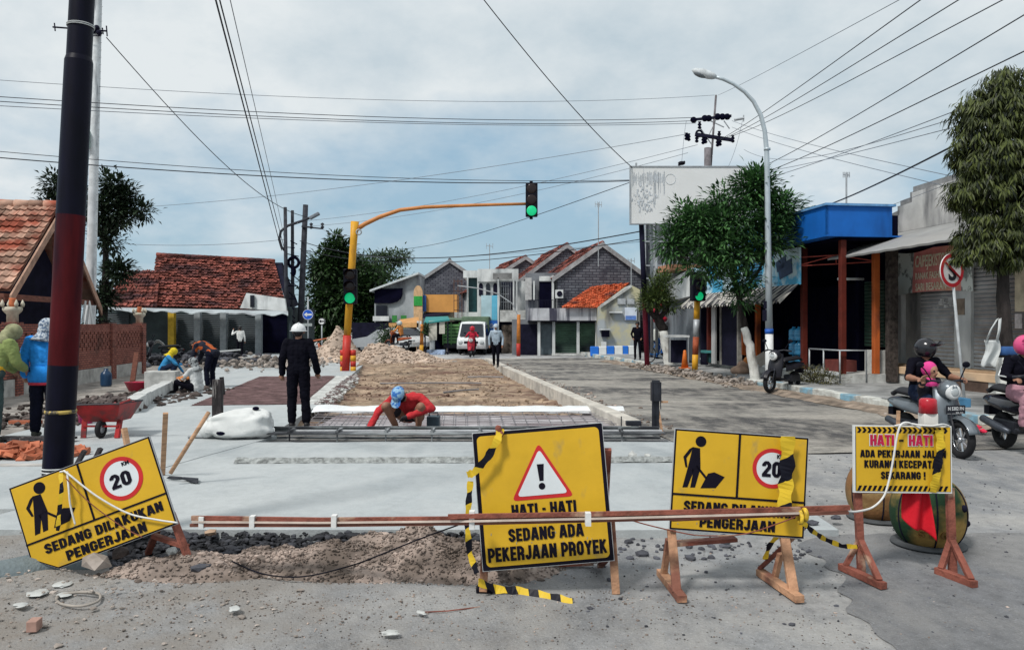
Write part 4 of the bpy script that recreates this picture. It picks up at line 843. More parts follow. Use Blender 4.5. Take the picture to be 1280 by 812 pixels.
def crown(b, blobs, seed, size, droop, per=26, spread=.22, aspect=.3, shell=.55, tassel=False):
    """blobs: (centre, (rx, ry, rz), number of leaf clumps)"""
    q = random.Random(seed)
    for c, r, n in blobs:
        c = V(c)
        for k in range(n):
            while True:
                d = V((q.gauss(0, 1), q.gauss(0, 1), q.gauss(0, 1))).normalized(); t = q.random() ** shell
                nz = noise.noise(d * 2.2 + V((seed, 0, 0))); t *= 1 + .38 * nz
                break
            cc = c + V((d.x * r[0], d.y * r[1], d.z * r[2])) * t; ax = (d * .7 + V((q.uniform(-.5, .5), q.uniform(-.5, .5), q.uniform(-.2, .6)))).normalized()
            for j in range(per):
                e = V((q.gauss(0, 1), q.gauss(0, 1), q.gauss(0, .7))); p = cc + e * spread * .5
                if tassel:
                    h_ = V((q.gauss(0, 1), q.gauss(0, 1), 0)).normalized(); dd = (h_ * q.uniform(.25, .8) + V((d.x, d.y, 0)) * .35 + V((0, 0, -q.uniform(.5, 1.5)))).normalized(); leaf(b, p + h_ * .03, dd, size * q.uniform(.65, 1.25), size * aspect * q.uniform(.8, 1.2), V((d.x, d.y, 1.0))); continue
                dd = (ax * .5 + e.normalized() * .8 + V((0, 0, -droop * q.uniform(.5, 1.4)))).normalized()
                leaf(b, p, dd, size * q.uniform(.65, 1.25), size * aspect * q.uniform(.8, 1.2), V((q.uniform(-.4, .4), q.uniform(-.4, .4), 1)))
M_bark = mat('dark bark', (.028, .023, .022), .95, .5, 8, bump=1, bscale=25, stretch=(1, 1, .35)); M_lime = mat('limewashed bark', (.60, .60, .57), .9, .15, 5, bump=.6, streak=((.25, .23, .2), (4, 4, 1.5), (.28, .42)))
def limb(b, pts, r0, r1, n=9):
    pts = [V(p) for p in pts]; fine = []
    for a, c in zip(pts, pts[1:]):
        for k in range(4): fine.append(a.lerp(c, k / 4) + V((rnd.uniform(-1, 1), rnd.uniform(-1, 1), 0)) * r0 * .12)
    fine.append(pts[-1]); b.tube(fine, [r0 + (r1 - r0) * i / (len(fine) - 1) for i in range(len(fine))], n)
def tree(name, label, base, trunk, limbs, blobs, leafm, seed, size, droop, per=26, spread=.3, group=None, cat='tree', aspect=.3, paint=None, shell=.55, tassel=False):
    t = thing(name, label, cat, base, 0, group)
    b = MB(); limb(b, *trunk); tk = b.build('trunk', M_bark, t)
    if paint: b = MB(); limb(b, *paint); b.build('limewash', M_lime, t)
    b = MB()
    for l_ in limbs: limb(b, *l_)
    b.build('limb', M_bark, t)
    b = MB(); crown(b, blobs, seed, size, droop, per, spread, aspect, shell, tassel); b.build('crown', leafm, t); return t
# roadside tree in front of the hoarding
Y1 = 21.8; p_ = lambda x, y, dy=0: P(x, y, Y1 + dy)
g1 = leafmat('deep green leaves', (.006, .024, .012), (.075, .185, .055))
tree('roadside_tree', 'broad leafy green tree with whitewashed trunk beside the street lamp', p_(942, 482),
     ([p_(931, 408), p_(927, 385), p_(921, 355)], .10, .075), [([p_(922, 358), p_(912, 330), p_(890, 300)], .07, .03), ([p_(924, 370), p_(950, 335), p_(965, 290)], .06, .025), ([p_(918, 340), p_(922, 290, .4), p_(940, 230, .4)], .06, .02), ([p_(915, 335), p_(880, 325, -.5), p_(850, 320, -.5)], .04, .015)],
     [(p_(898, 284), (1.05, 1.1, .62), 130), (p_(864, 280), (.72, .8, .52), 80), (p_(905, 312, -.2), (1.3, 1.1, .40), 80), (p_(880, 335, -.2), (.8, .8, .22), 22), (p_(945, 236), (.56, .6, .52), 80), (p_(905, 250), (.5, .6, .3), 22), (p_(975, 260), (.55, .6, .42), 50), (p_(955, 296), (.75, .8, .62), 80), (p_(932, 348), (.5, .6, .25), 14), (p_(926, 372), (.34, .45, .25), 10), (p_(918, 352), (.4, .5, .18), 8), (p_(838, 302), (.3, .4, .5), 24)],
     g1, 11, .215, .12, 30, .33, paint=([p_(946, 484), p_(942, 460), p_(937, 430), p_(930, 408)], .15, .105))
# tall drooping tree on the right
Y2 = 13.0; p_ = lambda x, y, dy=0: P(x, y, Y2 + dy)
g2 = leafmat('olive drooping leaves', (.004, .010, .006), (.092, .115, .026))
tree('drooping_tree', 'tall tree with long drooping olive leaves in front of the grey shop', p_(1258, 520),
     ([p_(1258, 522), p_(1258, 470), p_(1256, 400), p_(1254, 340), p_(1256, 240), p_(1262, 130)], .15, .05), [([p_(1255, 340), p_(1225, 320), p_(1205, 300)], .05, .02), ([p_(1255, 300), p_(1290, 270), p_(1310, 230)], .06, .02), ([p_(1255, 260), p_(1225, 210), p_(1212, 160)], .05, .02)],
     [(p_(1262, 200), (.85, .85, 1.45), 620), (p_(1222, 200), (.42, .5, .85), 170), (p_(1212, 140), (.26, .4, .30), 50), (p_(1255, 112), (.45, .55, .42), 120), (p_(1228, 295), (.42, .6, .42), 130), (p_(1262, 305), (.5, .7, .4), 120), (p_(1300, 300), (.5, .7, .5), 90), (p_(1315, 190), (.6, .7, 1.3), 200), (p_(1205, 240), (.22, .3, .32), 44), (p_(1203, 320), (.12, .2, .12), 10)],
     g2, 23, .165, 1.5, 19, .07, aspect=.19, shell=.4, tassel=True, paint=([p_(1258, 516), p_(1258, 480), p_(1257, 445)], .168, .155))
# small pollarded tree by the red post
Y3 = 29.8; p_ = lambda x, y, dy=0: P(x, y, Y3 + dy)
g3 = leafmat('fresh green leaves', (.014, .03, .010), (.12, .17, .045))
tree('street_tree', 'small bushy pollarded tree with whitewashed forked trunk beside the red billboard post', p_(833, 465),
     ([p_(830, 412), p_(824, 400), p_(819, 392)], .2, .16), [([p_(822, 398), p_(812, 388), p_(806, 380)], .12, .07), ([p_(823, 398), p_(832, 388), p_(838, 375)], .12, .06), ([p_(820, 395), p_(822, 380), p_(824, 365)], .10, .05)],
     [(p_(822, 370), (.62, .6, .38), 70), (p_(826, 352), (.45, .5, .35), 45), (p_(808, 378), (.35, .4, .25), 24), (p_(836, 382), (.35, .4, .25), 22)], g3, 5, .17, -.1, 24, .26, aspect=.3, paint=([p_(837, 466), p_(835, 440), p_(829, 412)], .22, .17))
# dark tree behind the left house
Y4 = 31; p_ = lambda x, y, dy=0: P(x, y, Y4 + dy)
g4 = leafmat('blackish green leaves', (.006, .011, .008), (.028, .05, .024))
tree('dark_tree', 'dark thin-crowned tree behind the white utility pole on the left', p_(128, 430),
     ([p_(128, 440), p_(130, 380), p_(133, 320), p_(128, 250)], .2, .07), [([p_(133, 310), p_(150, 270), p_(165, 240)], .07, .02), ([p_(131, 300), p_(95, 260), p_(72, 235)], .07, .02), ([p_(133, 290), p_(160, 270), p_(183, 258)], .05, .02)],
     [(p_(138, 262), (1.0, 1.0, .85), 90), (p_(142, 230), (.6, .7, .4), 30), (p_(178, 262), (.35, .4, .22), 14), (p_(138, 300), (.6, .7, .4), 22), (p_(158, 245), (.5, .5, .35), 24), (p_(72, 230), (.45, .5, .5), 26), (p_(64, 255), (.25, .3, .3), 12), (p_(72, 268), (.6, .5, .25), 14), (p_(150, 338), (.55, .6, .38), 40), (p_(128, 372), (.42, .5, .55), 36), (p_(100, 250), (.7, .7, .6), 20), (p_(122, 400), (.3, .4, .6), 20)], g4, 31, .24, .1, 24, .36, aspect=.42)
# big tree and flat-topped tree across the junction
Y5 = 60; p_ = lambda x, y, dy=0: P(x, y, Y5 + dy)
g5 = leafmat('dense green leaves', (.008, .018, .008), (.04, .085, .025))
tree('big_tree', 'large dense dark green tree behind the traffic light and gravel mound', p_(430, 432),
     ([p_(430, 440), p_(428, 400), p_(426, 350)], .5, .25), [([p_(427, 360), p_(410, 335), p_(405, 315)], .2, .06), ([p_(427, 360), p_(450, 340), p_(460, 320)], .2, .06)],
     [(p_(425, 370), (2.6, 2.2, 2.4), 250), (p_(412, 332), (1.6, 1.5, 1.3), 110), (p_(425, 312), (.9, 1, .55), 40), (p_(455, 360), (2.2, 2, 2.0), 150), (p_(470, 395), (1.8, 1.8, 1.6), 100), (p_(405, 400), (1.5, 1.6, 1.6), 90), (p_(420, 300), (.35, .4, .5), 8)], g5, 41, .5, .15, 22, .7, aspect=.45)
tree('spreading_tree', 'paler flat-topped spreading tree behind the grey house gable', P(478, 432, 68),
     ([P(478, 440, 68), P(478, 380, 68), P(474, 345, 68)], .4, .2), [([P(476, 355, 68), P(455, 330, 68)], .15, .05), ([P(476, 355, 68), P(498, 325, 68)], .15, .05)],
     [(P(470, 324, 68), (2.8, 1.6, .5), 70), (P(492, 320, 68), (1.7, 1.5, .35), 36), (P(455, 335, 68), (1.8, 1.5, .6), 44), (P(480, 340, 68), (2.2, 1.5, .5), 40)], leafmat('pale fine leaves', (.02, .04, .02), (.08, .13, .06)), 43, .36, .1, 18, .6, aspect=.4)
def shrub(label, base, blobs, m, seed, size, name='shrub', group=None, droop=.1, per=16, spread=.2, aspect=.3):
    t = thing(name, label, 'shrub', base, 0, group); b = MB(); q = random.Random(seed)
    for k in range(7): b.tube([V(base), V(base) + V((q.uniform(-.3, .3), q.uniform(-.2, .2), q.uniform(.2, .5)))], .012, 5)
    b.build('stem', M_bark, t); b = MB(); crown(b, blobs, seed, size, droop, per, spread, aspect, .7); b.build('foliage', m, t); return t
g6 = leafmat('dusty weeds', (.03, .035, .015), (.15, .14, .06))
sb = W(19.2, 10.65, .18); shrub('dusty low weeds growing along the pavement edge by the dark shop', sb, [(W(19.3, 10.6, .35), (.35, .5, .22), 34), (W(18.6, 10.7, .3), (.3, .45, .18), 26), (W(20.0, 10.7, .32), (.22, .3, .25), 16)], g6, 3, .11)
shrub('dark green potted shrubs beneath the orange stall awning', P(478, 432, 46), [(P(480, 418, 46), (.7, .6, .5), 40), (P(495, 416, 46), (.4, .5, .4), 18)], g5, 9, .22, spread=.3)
shrub('round green potted plant hanging on the teal stall post', P(531, 440, 44), [(P(531, 410, 44), (.3, .3, .3), 18)], g5, 13, .2, name='potted_plant', spread=.2)

# ================================================================ POLES, LAMPS, SIGNALS, WIRES
M_yel = mat('signal yellow paint', (.62, .31, .02), .5, .12, 2, streak=((.35, .17, .03), (3, 3, 1), (.28, .4))); M_red = mat('signal red paint', (.44, .03, .02), .5, .15, 3)
M_blk = mat('matt black casing', (.003, .003, .009), .6, .3, 4, spec=.15); M_lampgrn = mat('lit green lens', (.01, .3, .14), .3, emit=((.005, .55, .20), .62)); M_len = mat('unlit dark lens', (.02, .012, .012), .2)
# dark pole in the foreground
fp = thing('steel_pole', 'thick dark steel pole banded maroon in the foreground, sign leaning at its foot', 'pole', G(70, 698))
Yp = 5.68; ax = lambda y: P(102.5 - 30.5 * y / 588, y, Yp)
b = MB(); seq = [(700, .102, 0), (455, .1, 0), (455, .1, 1), (268, .098, 1), (268, .098, 0), (82, .095, 0), (76, .095, 0), (70, .085, 0), (-260, .082, 0)]
for (y0, r0, c0), (y1, r1, c1) in zip(seq, seq[1:]):
    if y0 != y1: b.cur = c1; b.tube([ax(y0), ax(y1)], [r0, r1], 24, False)
b.build('shaft', [mat('glossy black enamel', (.003, .003, .012), .45, .4, 5, spec=.14, stretch=(1, 1, .3)), mat('maroon enamel', (.075, .005, .008), .55, .35, 4, stretch=(1, 1, .25), streak=((.02, .003, .008), (5, 5, .6), (.35, .5)), spec=.12)], fp)
b = MB()
for y in (31, 33): b.torus(ax(y), .09, .004, axis=2, nu=26, nv=6)
b.build('wire_tie', M_white, fp)
b = MB(); b.torus(ax(513), .101, .007, axis=2, nu=26, nv=6, squash=2.2); b.build('strap', mat('yellow strap', (.50, .36, .10), .6, .7, 9, col2=(.06, .055, .05), cut=(.45, .52)), fp)
b = MB(); b.torus(ax(583), .105, .006, axis=2, nu=26, nv=6); b.torus(ax(587), .106, .006, axis=2, nu=26, nv=6); b.build('cord_tie', M_white, fp)
# white utility pole behind the wall
wp = thing('utility_pole', 'slim white painted utility pole behind the brick wall, small meter box halfway up', 'pole', G(113, 462))
aw = lambda y: P(122.5 - 10 * y / 400, y, 27.5)
b = MB(); b.tube([aw(465), aw(402), aw(0), aw(-180)], [.19, .18, .13, .12], 16); b.build('shaft', mat('chalky white paint', (.60, .63, .65), .7, .15, 3, streak=((.3, .32, .34), (6, 6, .8), (.3, .42))), wp)
b = MB()
for y in range(0, 400, 9): c = aw(y); b.tube([c + V((-.2, -.05, 0)), c + V((.2, -.05, .02))], .008, 5)
b.build('climbing_step', M_metal, wp)
b = MB(); c = aw(175) + V((-.2, -.2, 0)); b.cbox(c, (.26, .2, .62)); b.build('meter_box', mat('pale green meter box', (.42, .52, .48), .6), wp, bevel=.02)
b = MB(); c = aw(37)
b.tube([P(66, 33, 27.3), P(133, 38, 27.3)], .03, 6)
for x, y, h in ((68, 33, 10), (86, 34.5, 9), (133, 38, 13), (128, 38, 8)): b.tube([P(x, y - h / 2, 27.3), P(x + 1, y + h / 2, 27.3)], .022, 6)
for x, y in ((117, 38), (124, 40), (121, 34)): b.sphere(P(x, y, 27.2), .1, 10, 6)
b.tube([P(108, 44, 27.2), P(126, 44, 27.2)], .02, 5); b.build('bracket', M_dark, wp)
b = MB(); b.tube([P(107, 410, 22.9), P(112, 376, 22.9), P(117, 410, 22.9)], .04, 6); b.tube([P(103, 402, 22.9), P(107, 375, 22.9)], .03, 6); b.build('guy_prop', M_white, wp)
# cluster of poles across the junction
M_pole = mat('dark weathered pole', (.03, .032, .042), .8, .35, 4)
def upole(label, a, c, Y, r, extra=None):
    t = thing('utility_pole', label, 'pole', P(c[0], c[1], Y), 0, 'poles across the junction'); b = MB(); b.tube([P(*c, Y), P(*a, Y)], [r, r * .75], 10); b.build('shaft', M_pole, t); return t
u1 = upole('leftmost thin dark pole of the cluster, carrying the curved lamp arm', (356.5, 258), (358.5, 440), 44.8, .13)
b = MB(); b.tube([P(358, 314, 44.8), P(352, 308, 44.8), P(349, 298, 44.8), P(351, 288, 44.8), P(360, 281, 44.8), P(378, 275, 44.8), P(390, 270, 44.8)], .08, 8); am = b.build('lamp_arm', M_pole, u1)
b = MB(); b.bar(P(387, 272, 44.7), P(399, 265.5, 44.7), .3, .18); b.build('lamp_head', mat('grey lamp head', (.16, .18, .21), .5), u1, bevel=.04)
u2 = upole('middle thin dark pole of the cluster, wrapped in coiled cable', (365.5, 262), (366, 440), 45.2, .12)
b = MB(); b.torus(P(367, 327, 45), .3, .09, axis=1); b.sphere(P(367, 338, 45), (.15, .15, .3)); b.build('cable_coil', M_black, u2)
u3 = upole('thickest pole of the cluster, leaning right and bearing a small crossarm', (382, 255), (374, 440), 45.6, .2)
b = MB(); b.bar(P(377, 282, 45.4), P(404, 285, 45.4), .08, .08)
for x in (389, 403): b.lathe([(.05, 0), (.12, .1), (.05, .18), (.12, .28), (.03, .36)], 8, P(x, 285, 45.4))
b.build('crossarm', M_pole, u3)
b = MB()
for k in range(14): q = rnd.uniform; b.tube([P(360 + q(-3, 3), 300 + k * 8, 45), P(372 + q(-6, 3), 306 + k * 8 + q(-6, 6), 44.9)], .03, 5)
b.build('cable_tangle', M_black, u2)
# main traffic signal with the long arm
tl = thing('traffic_light', 'yellow and red traffic light pole with long arm reaching over the road', 'traffic light', G(433, 464))
Yt = G(433, 464).y; at = lambda x, y, d=0: P(x, y, Yt + d)
b = MB(); b.tube([at(431.5, 466), at(434, 418)], [.15, .15], 16); b.build('pole_foot', M_red, tl)
b = MB(); b.tube([at(434, 418), at(438.5, 350), at(442, 300), at(443.6, 276)], [.13, .13, .13, .15], 16); b.build('pole', M_yel, tl)
b = MB(); b.tube([at(444, 287), at(456, 279), at(475, 270), at(500, 261.5), at(530, 258), at(570, 256.3), at(610, 255), at(657, 253.8)], [.085, .08, .075, .07, .065, .06, .055, .05], 10); b.build('arm', mat('faded orange enamel', (.50, .20, .06), .5, .15, 2), tl)
b = MB(); b.torus(at(448.5, 289, -.1), .09, .025, axis=1); b.build('ring', M_metal, tl)
def signal(px, py, Y, w, h, parent, green=2, ry=0, visor=True):
    c = P(px, py, Y); M = Matrix.Translation(c) @ Matrix.Rotation(ry, 4, 'Z')
    b = MB(M); b.box(-w / 2, w / 2, -.1, .14, -h / 2, h / 2); hd = b.build('signal_head', M_blk, parent, bevel=.03)
    for k in range(3):
        z = h * (.33 - .33 * k); r = min(w * .43, h * .15)
        b = MB(M); b.sphere((0, -.1, z), (r, .03, r), 18, 10); b.build('lens', M_lampgrn if k == green else M_len, hd)
        if visor:
            b = MB(M); vs = []
            for a in range(0, 181, 15): ca, sa = math.cos(R(a)) * r * 1.1, math.sin(R(a)) * r * 1.1; vs.append(((ca, -.09, z + sa), (ca, -.09 - .2, z + sa * .95)))
            b.add([p for q in vs for p in q], [(2 * i, 2 * i + 1, 2 * i + 3, 2 * i + 2) for i in range(len(vs) - 1)]); b.build('visor', M_blk, hd, solid=.012)
    return hd
signal(664.5, 249, Yt - .05, .43, 1.2, tl, visor=False); signal(438, 357, Yt - .3, .46, 1.25, tl)
b = MB(); b.tube([at(664, 228), at(664, 225.5)], .06, 8); b.tube([at(664, 270), at(664, 273)], .06, 8); b.build('bracket', M_blk, tl)
for px, lab in ((428.6, 'orange and red striped post at the left foot of the traffic light'), (441.5, 'orange and red striped post to the right of the traffic light foot')):
    t = thing('bollard', lab, 'bollard', G(px, 464), 0, 'striped posts at the traffic light'); b = MB(); g = G(px, 464)
    for k in range(4): b.cur = k % 2; b.tube([g + V((0, 0, .2 * k)), g + V((0, 0, .2 * k + .2))], .1, 14)
    b.build('post', [M_yel, M_red], t)
for px, py, y0, Yq, lab in ((648, 444, 392, 42, 'thin orange post with red foot in front of the narrow banner shop'), (527, 446, 404, 44, 'yellow post standing at the right end of the gravel mound')):
    t = thing('street_post', lab, 'post', G(px, py)); b = MB(); b.cur = 1; zs = P(px, py - 16, Yq).z; b.tube([V((P(px, py, Yq).x, Yq, 0)), V((P(px, py, Yq).x, Yq, zs))], .11, 12); b.cur = 0; b.tube([V((P(px, py, Yq).x, Yq, zs)), P(px + .5, y0, Yq)], [.11, .09], 12); b.build('shaft', [mat('orange post paint', (.46, .16, .03), .6, .3, 3), M_red if px > 600 else M_yel], t)
    if px > 600: b = MB(); b.tube([P(648, 394, Yq), P(640, 378, Yq), P(622, 366, Yq), P(596, 359, Yq), P(572, 356, Yq)], .035, 6); b.build('arm', M_metal, t)
# second signal on the right pavement
g = P(870, 461, 26.4); t2 = thing('traffic_light', 'short traffic light with striped orange pole on the right pavement, partly under the tree', 'traffic light', V((g.x, g.y, .18)))
Yr = 26.4; b = MB(); zz = [(462, 442, M_yel), (442, 420, M_red), (420, 398, 2), (398, 372, M_yel)]
for k, (y0, y1, m) in enumerate(zz): b.cur = k; b.tube([P(868.5 + (462 - y0) * .035, y0, Yr), P(868.5 + (462 - y1) * .035, y1, Yr)], .105, 12)
b.build('pole', [M_yel, mat('rusty red paint', (.3, .07, .03), .7, .4, 4), M_metal, M_yel], t2); signal(872.5, 357, Yr - .2, .5, 1.0, t2, ry=R(14)); 
# street lamp
lp = thing('street_lamp', 'tall pale curved street lamp with blue band and white painted base', 'street lamp', P(962, 481, 21)); lp.location.z = .18; WM[lp.name] = Matrix.Translation(lp.location)
pl = lambda x, y: P(x, y, 21.0)
b = MB(); b.tube([pl(962, 484), pl(961.5, 416)], [.115, .105], 16); b.build('painted_base', mat('fresh white paint', (.68, .69, .69), .6, .08), lp)
b = MB(); b.tube([pl(961.5, 416), pl(961.3, 410)], .112, 16); b.build('band', mat('blue band', (.02, .10, .42), .6), lp)
M_lp = mat('pale blue grey steel', (.42, .48, .52), .4, .1, 3, metal=.2)
cv = [(961.3, 410), (960.5, 330), (959.5, 250), (958.5, 190), (956, 163), (951, 143), (942, 126), (931, 114), (917, 104), (904, 98), (893, 95)]
b = MB(); b.tube([pl(*c) for c in cv], [.10, .085, .075, .065, .06, .058, .055, .052, .05, .048, .045], 14); b.build('column', M_lp, lp)
b = MB(); b.tube([pl(959, 187), pl(958.9, 184)], .09, 12); b.build('collar', M_lp, lp)
h0, h1 = pl(895, 95.5), pl(865, 86.5); d = (h1 - h0); ang = math.atan2(d.z, d.x)
b = MB(Matrix.Translation(h0) @ Matrix.Rotation(-ang, 4, 'Y')); L_ = d.length
b.tube([(0, 0, 0), (L_ * .12, 0, .0), (L_ * .3, 0, .0), (L_ * .6, 0, .0), (L_ * .88, 0, 0), (L_, 0, 0)], [.05, .09, .115, .12, .08, .02], 14); hd = b.build('lamp_head', mat('lamp head shell', (.5, .53, .55), .5), lp)
b = MB(Matrix.Translation(h0) @ Matrix.Rotation(-ang, 4, 'Y')); b.sphere((L_ * .6, 0, .045), (L_ * .33, .1, .09), 14, 8); b.build('lamp_glass', mat('grey lamp glass', (.16, .18, .2), .2), hd)
b = MB(); b.cbox(P(962, 484, 21) + V((-.05, 0, -.02)), (.62, .62, .36)); b.build('footing', mat('blue grey footing', (.22, .32, .36), .85, .3, 4), lp, bevel=.02)
b = MB(); b.cbox(pl(957, 393), (.14, .12, .3)); b.cbox(pl(958, 380), (.12, .12, .2)); b.build('junction_box', M_dark, lp)
# medium voltage pole behind the hoarding
ep = thing('power_pole', 'power pole with dark crossarms and insulators rising behind the billboard', 'pole', V((P(885, 205, 36).x, 36, 0)))
pe = lambda x, y, d=0: P(x, y, 36 + d)
b = MB(); b.tube([V((pe(884, 205).x, 36, 0)), pe(884.5, 184)], [.2, .16], 12); b.tube([pe(888.5, 207), pe(895, 118)], .05, 8); b.build('shaft', mat('grey pole', (.13, .12, .13), .8, .4, 4), ep)
b = MB(); b.bar(pe(864, 149), pe(914, 144), .11, .11); b.bar(pe(869, 167), pe(915, 174), .15, .15); b.build('crossarm', M_dark, ep)
b = MB()
for x, y, h in ((867, 149, .2), (881, 147, .3), (886, 147, .3), (897, 145, .36), (903, 145, .3), (909, 145, .25)): b.sphere(pe(x, y), (.16, .12, .13 + h * .1), 8, 6)
for x, y in ((874.5, 155), (871, 172), (899, 167), (858, 169), (861, 170), (879, 174), (882, 173), (897, 177), (900, 176), (916, 172)): b.lathe([(.04, -.2), (.1, -.14), (.05, -.06), (.1, 0), (.05, .08), (.08, .14)], 8, pe(x, y))
b.torus(pe(874, 166), .14, .05, axis=1); b.build('insulator', M_black, ep)
b = MB()
for x0, y0, x1, y1 in ((884, 172, 896, 146), (905, 150, 912, 160), (888, 150, 905, 158), (876, 160, 890, 180)): b.tube([pe(x0, y0), pe(x1, y1)], .03, 5)
b.tube([pe(918, 149), pe(930, 147)], .06, 6); b.tube([pe(929.5, 143), pe(929.5, 151)], .03, 6); b.build('stay', M_metal, ep)
b = MB(); b.sphere(P(852, 203, 33), (.16, .12, .09), 10, 6); b.tube([P(848, 206, 33), P(856, 201, 33)], .05, 6); b.build('floodlight', M_blk, bb)
# no stopping sign
nsb = W(13.4, 9.95, .18); ns = thing('road_sign', 'round white and red no-stopping sign with black S on a leaning thin pole', 'road sign', nsb)
cs = P(1189.5, 337, 14.4); nsv = V((cs.x + .28, cs.y + .05, .18)); ns.location = nsv; WM[ns.name] = Matrix.Translation(nsv)
b = MB(); b.tube([nsv, cs + V((.03, .035, -.05))], .026, 10); b.build('post', mat('pale sign post', (.5, .53, .55), .5), ns)
Ms = Matrix.Translation(cs) @ Matrix.Rotation(R(24), 4, 'Z') @ Matrix.Rotation(R(-4), 4, 'Y')
def disc(b, r, y, n=40, x=0, z=0, th=.004): b.prism([(x + r * math.cos(2 * math.pi * k / n), y, z + r * math.sin(2 * math.pi * k / n)) for k in range(n)], (0, th, 0)); return b
def ringp(b, r0, r1, y, n=44, x=0, z=0, th=.003):
    vs = []
    for k in range(n):
        a = 2 * math.pi * k / n
        for r, yy in ((r0, y), (r1, y), (r0, y + th), (r1, y + th)): vs.append((x + r * math.cos(a), yy, z + r * math.sin(a)))
    fs = []
    for k in range(n):
        i, j = 4 * k, 4 * ((k + 1) % n); fs += [(i, i + 1, j + 1, j), (i + 1, i + 3, j + 3, j + 1), (i + 2, i, j, j + 2)]
    b.add(vs, fs); return b
b = MB(Ms); disc(b, .315, -.01, th=.02); dk = b.build('disc', mat('reflective white', (.68, .68, .68), .5, .06), ns)
b = MB(Ms); ringp(b, .245, .314, -.016); b.bar((-.2, -.019, .16), (.2, -.019, -.16), .006, .075, up=(0, 1, 0)); b.build('red_ring', mat('sign red', (.50, .018, .03), .45, .12, 3), dk)
def textfit(b, txt, w, h, M, bold=.03, depth=.0015, spacing=1.0):
    cu = bpy.data.curves.new('lettering', 'FONT'); cu.body = txt; cu.size = 1; cu.extrude = .5; heavy = bold >= .07; cu.offset = .022 if heavy else bold; cu.space_character = spacing + (.08 if heavy else 0); cu.resolution_u = 4
    o = bpy.data.objects.new('lettering', cu); C.objects.link(o)
    me = o.evaluated_get(bpy.context.evaluated_depsgraph_get()).to_mesh()
    a = np.array([v.co for v in me.vertices]); fs = [tuple(p.vertices) for p in me.polygons]; lo, hi = a.min(0), a.max(0)
    if heavy:                                   # extra weight: the strokes widened sideways
        m0, a0, f0 = len(a), a, fs; a = np.concatenate([a0 + np.array([dx, 0, dz]) for dx, dz in ((-.018, 0), (.018, .05))]); fs = [tuple(i + m0 * k for i in f) for k in range(2) for f in f0]; lo, hi = a.min(0), a.max(0)
    s = (hi - lo)
    k = ((a - (lo + hi) / 2) / np.maximum(s, 1e-6)) * np.array([w, h, depth * 2]); b.add([tuple(p) for p in k], fs, M)
    bpy.data.objects.remove(o); bpy.data.curves.remove(cu); return b
b = MB(Ms); textfit(b, 'S', .22, .38, XZ(0, -.0135, 0), .09); b.build('letter', mat('sign black', (.012, .012, .02), .5), dk)
# signs far off on the left
for px, py, r, lab, arrow in ((384.8, 392, .30, 'round blue sign with white left arrow beside the pole cluster', 1), (402, 400.5, .21, 'small round white sign with black arrow left of the gravel mound', 0)):
    Yq = 43.5; c = P(px, py, Yq); t = thing('road_sign', lab, 'road sign', V((c.x, Yq, 0))); b = MB(); b.tube([V((c.x, Yq + .05, 0)), c + V((0, .05, .2 if not arrow else 1.0))], .04, 8); b.build('post', M_metal, t)
    b = MB(Matrix.Translation(c)); disc(b, r, 0, th=.03); dd = b.build('disc', mat('sign blue', (.01, .09, .50), .5) if arrow else mat('reflective white', (.66, .66, .66)), t)
    b = MB(Matrix.Translation(c)); w = r * .75
    b.prism([(-w, -.008, 0), (-w * .2, -.008, w * .6), (-w * .2, -.008, w * .22), (w, -.008, w * .22), (w, -.008, -w * .22), (-w * .2, -.008, -w * .22), (-w * .2, -.008, -w * .6)], (0, .006, 0))
    if arrow: ringp(b, r * .9, r * .97, -.006)
    else: ringp(b, r * .8, r, -.006)
    b.build('arrow', M_white if arrow else M_blk, dd)
    if arrow: b = MB(); bx(b, 378, 390, 403, 406.5, Yq, .04); b.build('plate', mat('grey sign plate', (.3, .33, .33), .6), t)
# TV aerials
def aerial(label, x, y0, y1, Y, n):
    t = thing('aerial', label, 'aerial', P(x, y1, Y)); b = MB(); b.tube([P(x, y1, Y), P(x, y0, Y)], .03, 6)
    b.tube([P(x - 4, y0 + 2, Y), P(x + 4, y0 + 3, Y)], .02, 5)
    for k in range(n): b.tube([P(x - 4 + 8 * k / max(1, n - 1), y0 - 1, Y), P(x - 4 + 8 * k / max(1, n - 1), y0 + 6, Y)], .014, 5)
    b.build('mast', M_metal, t); return t
aerial('thin television aerial on a tall mast above the nearest row house', 748, 252, 332, 44, 4); aerial('tiny television aerial above the blue shop roof', 1058, 215, 262, 27, 5); aerial('hair-thin aerial mast above the narrow banner shop', 612, 304, 345, 50, 2)
aerial('short pale mast beside the orange tiled roof', 789, 322, 356, 43, 2)
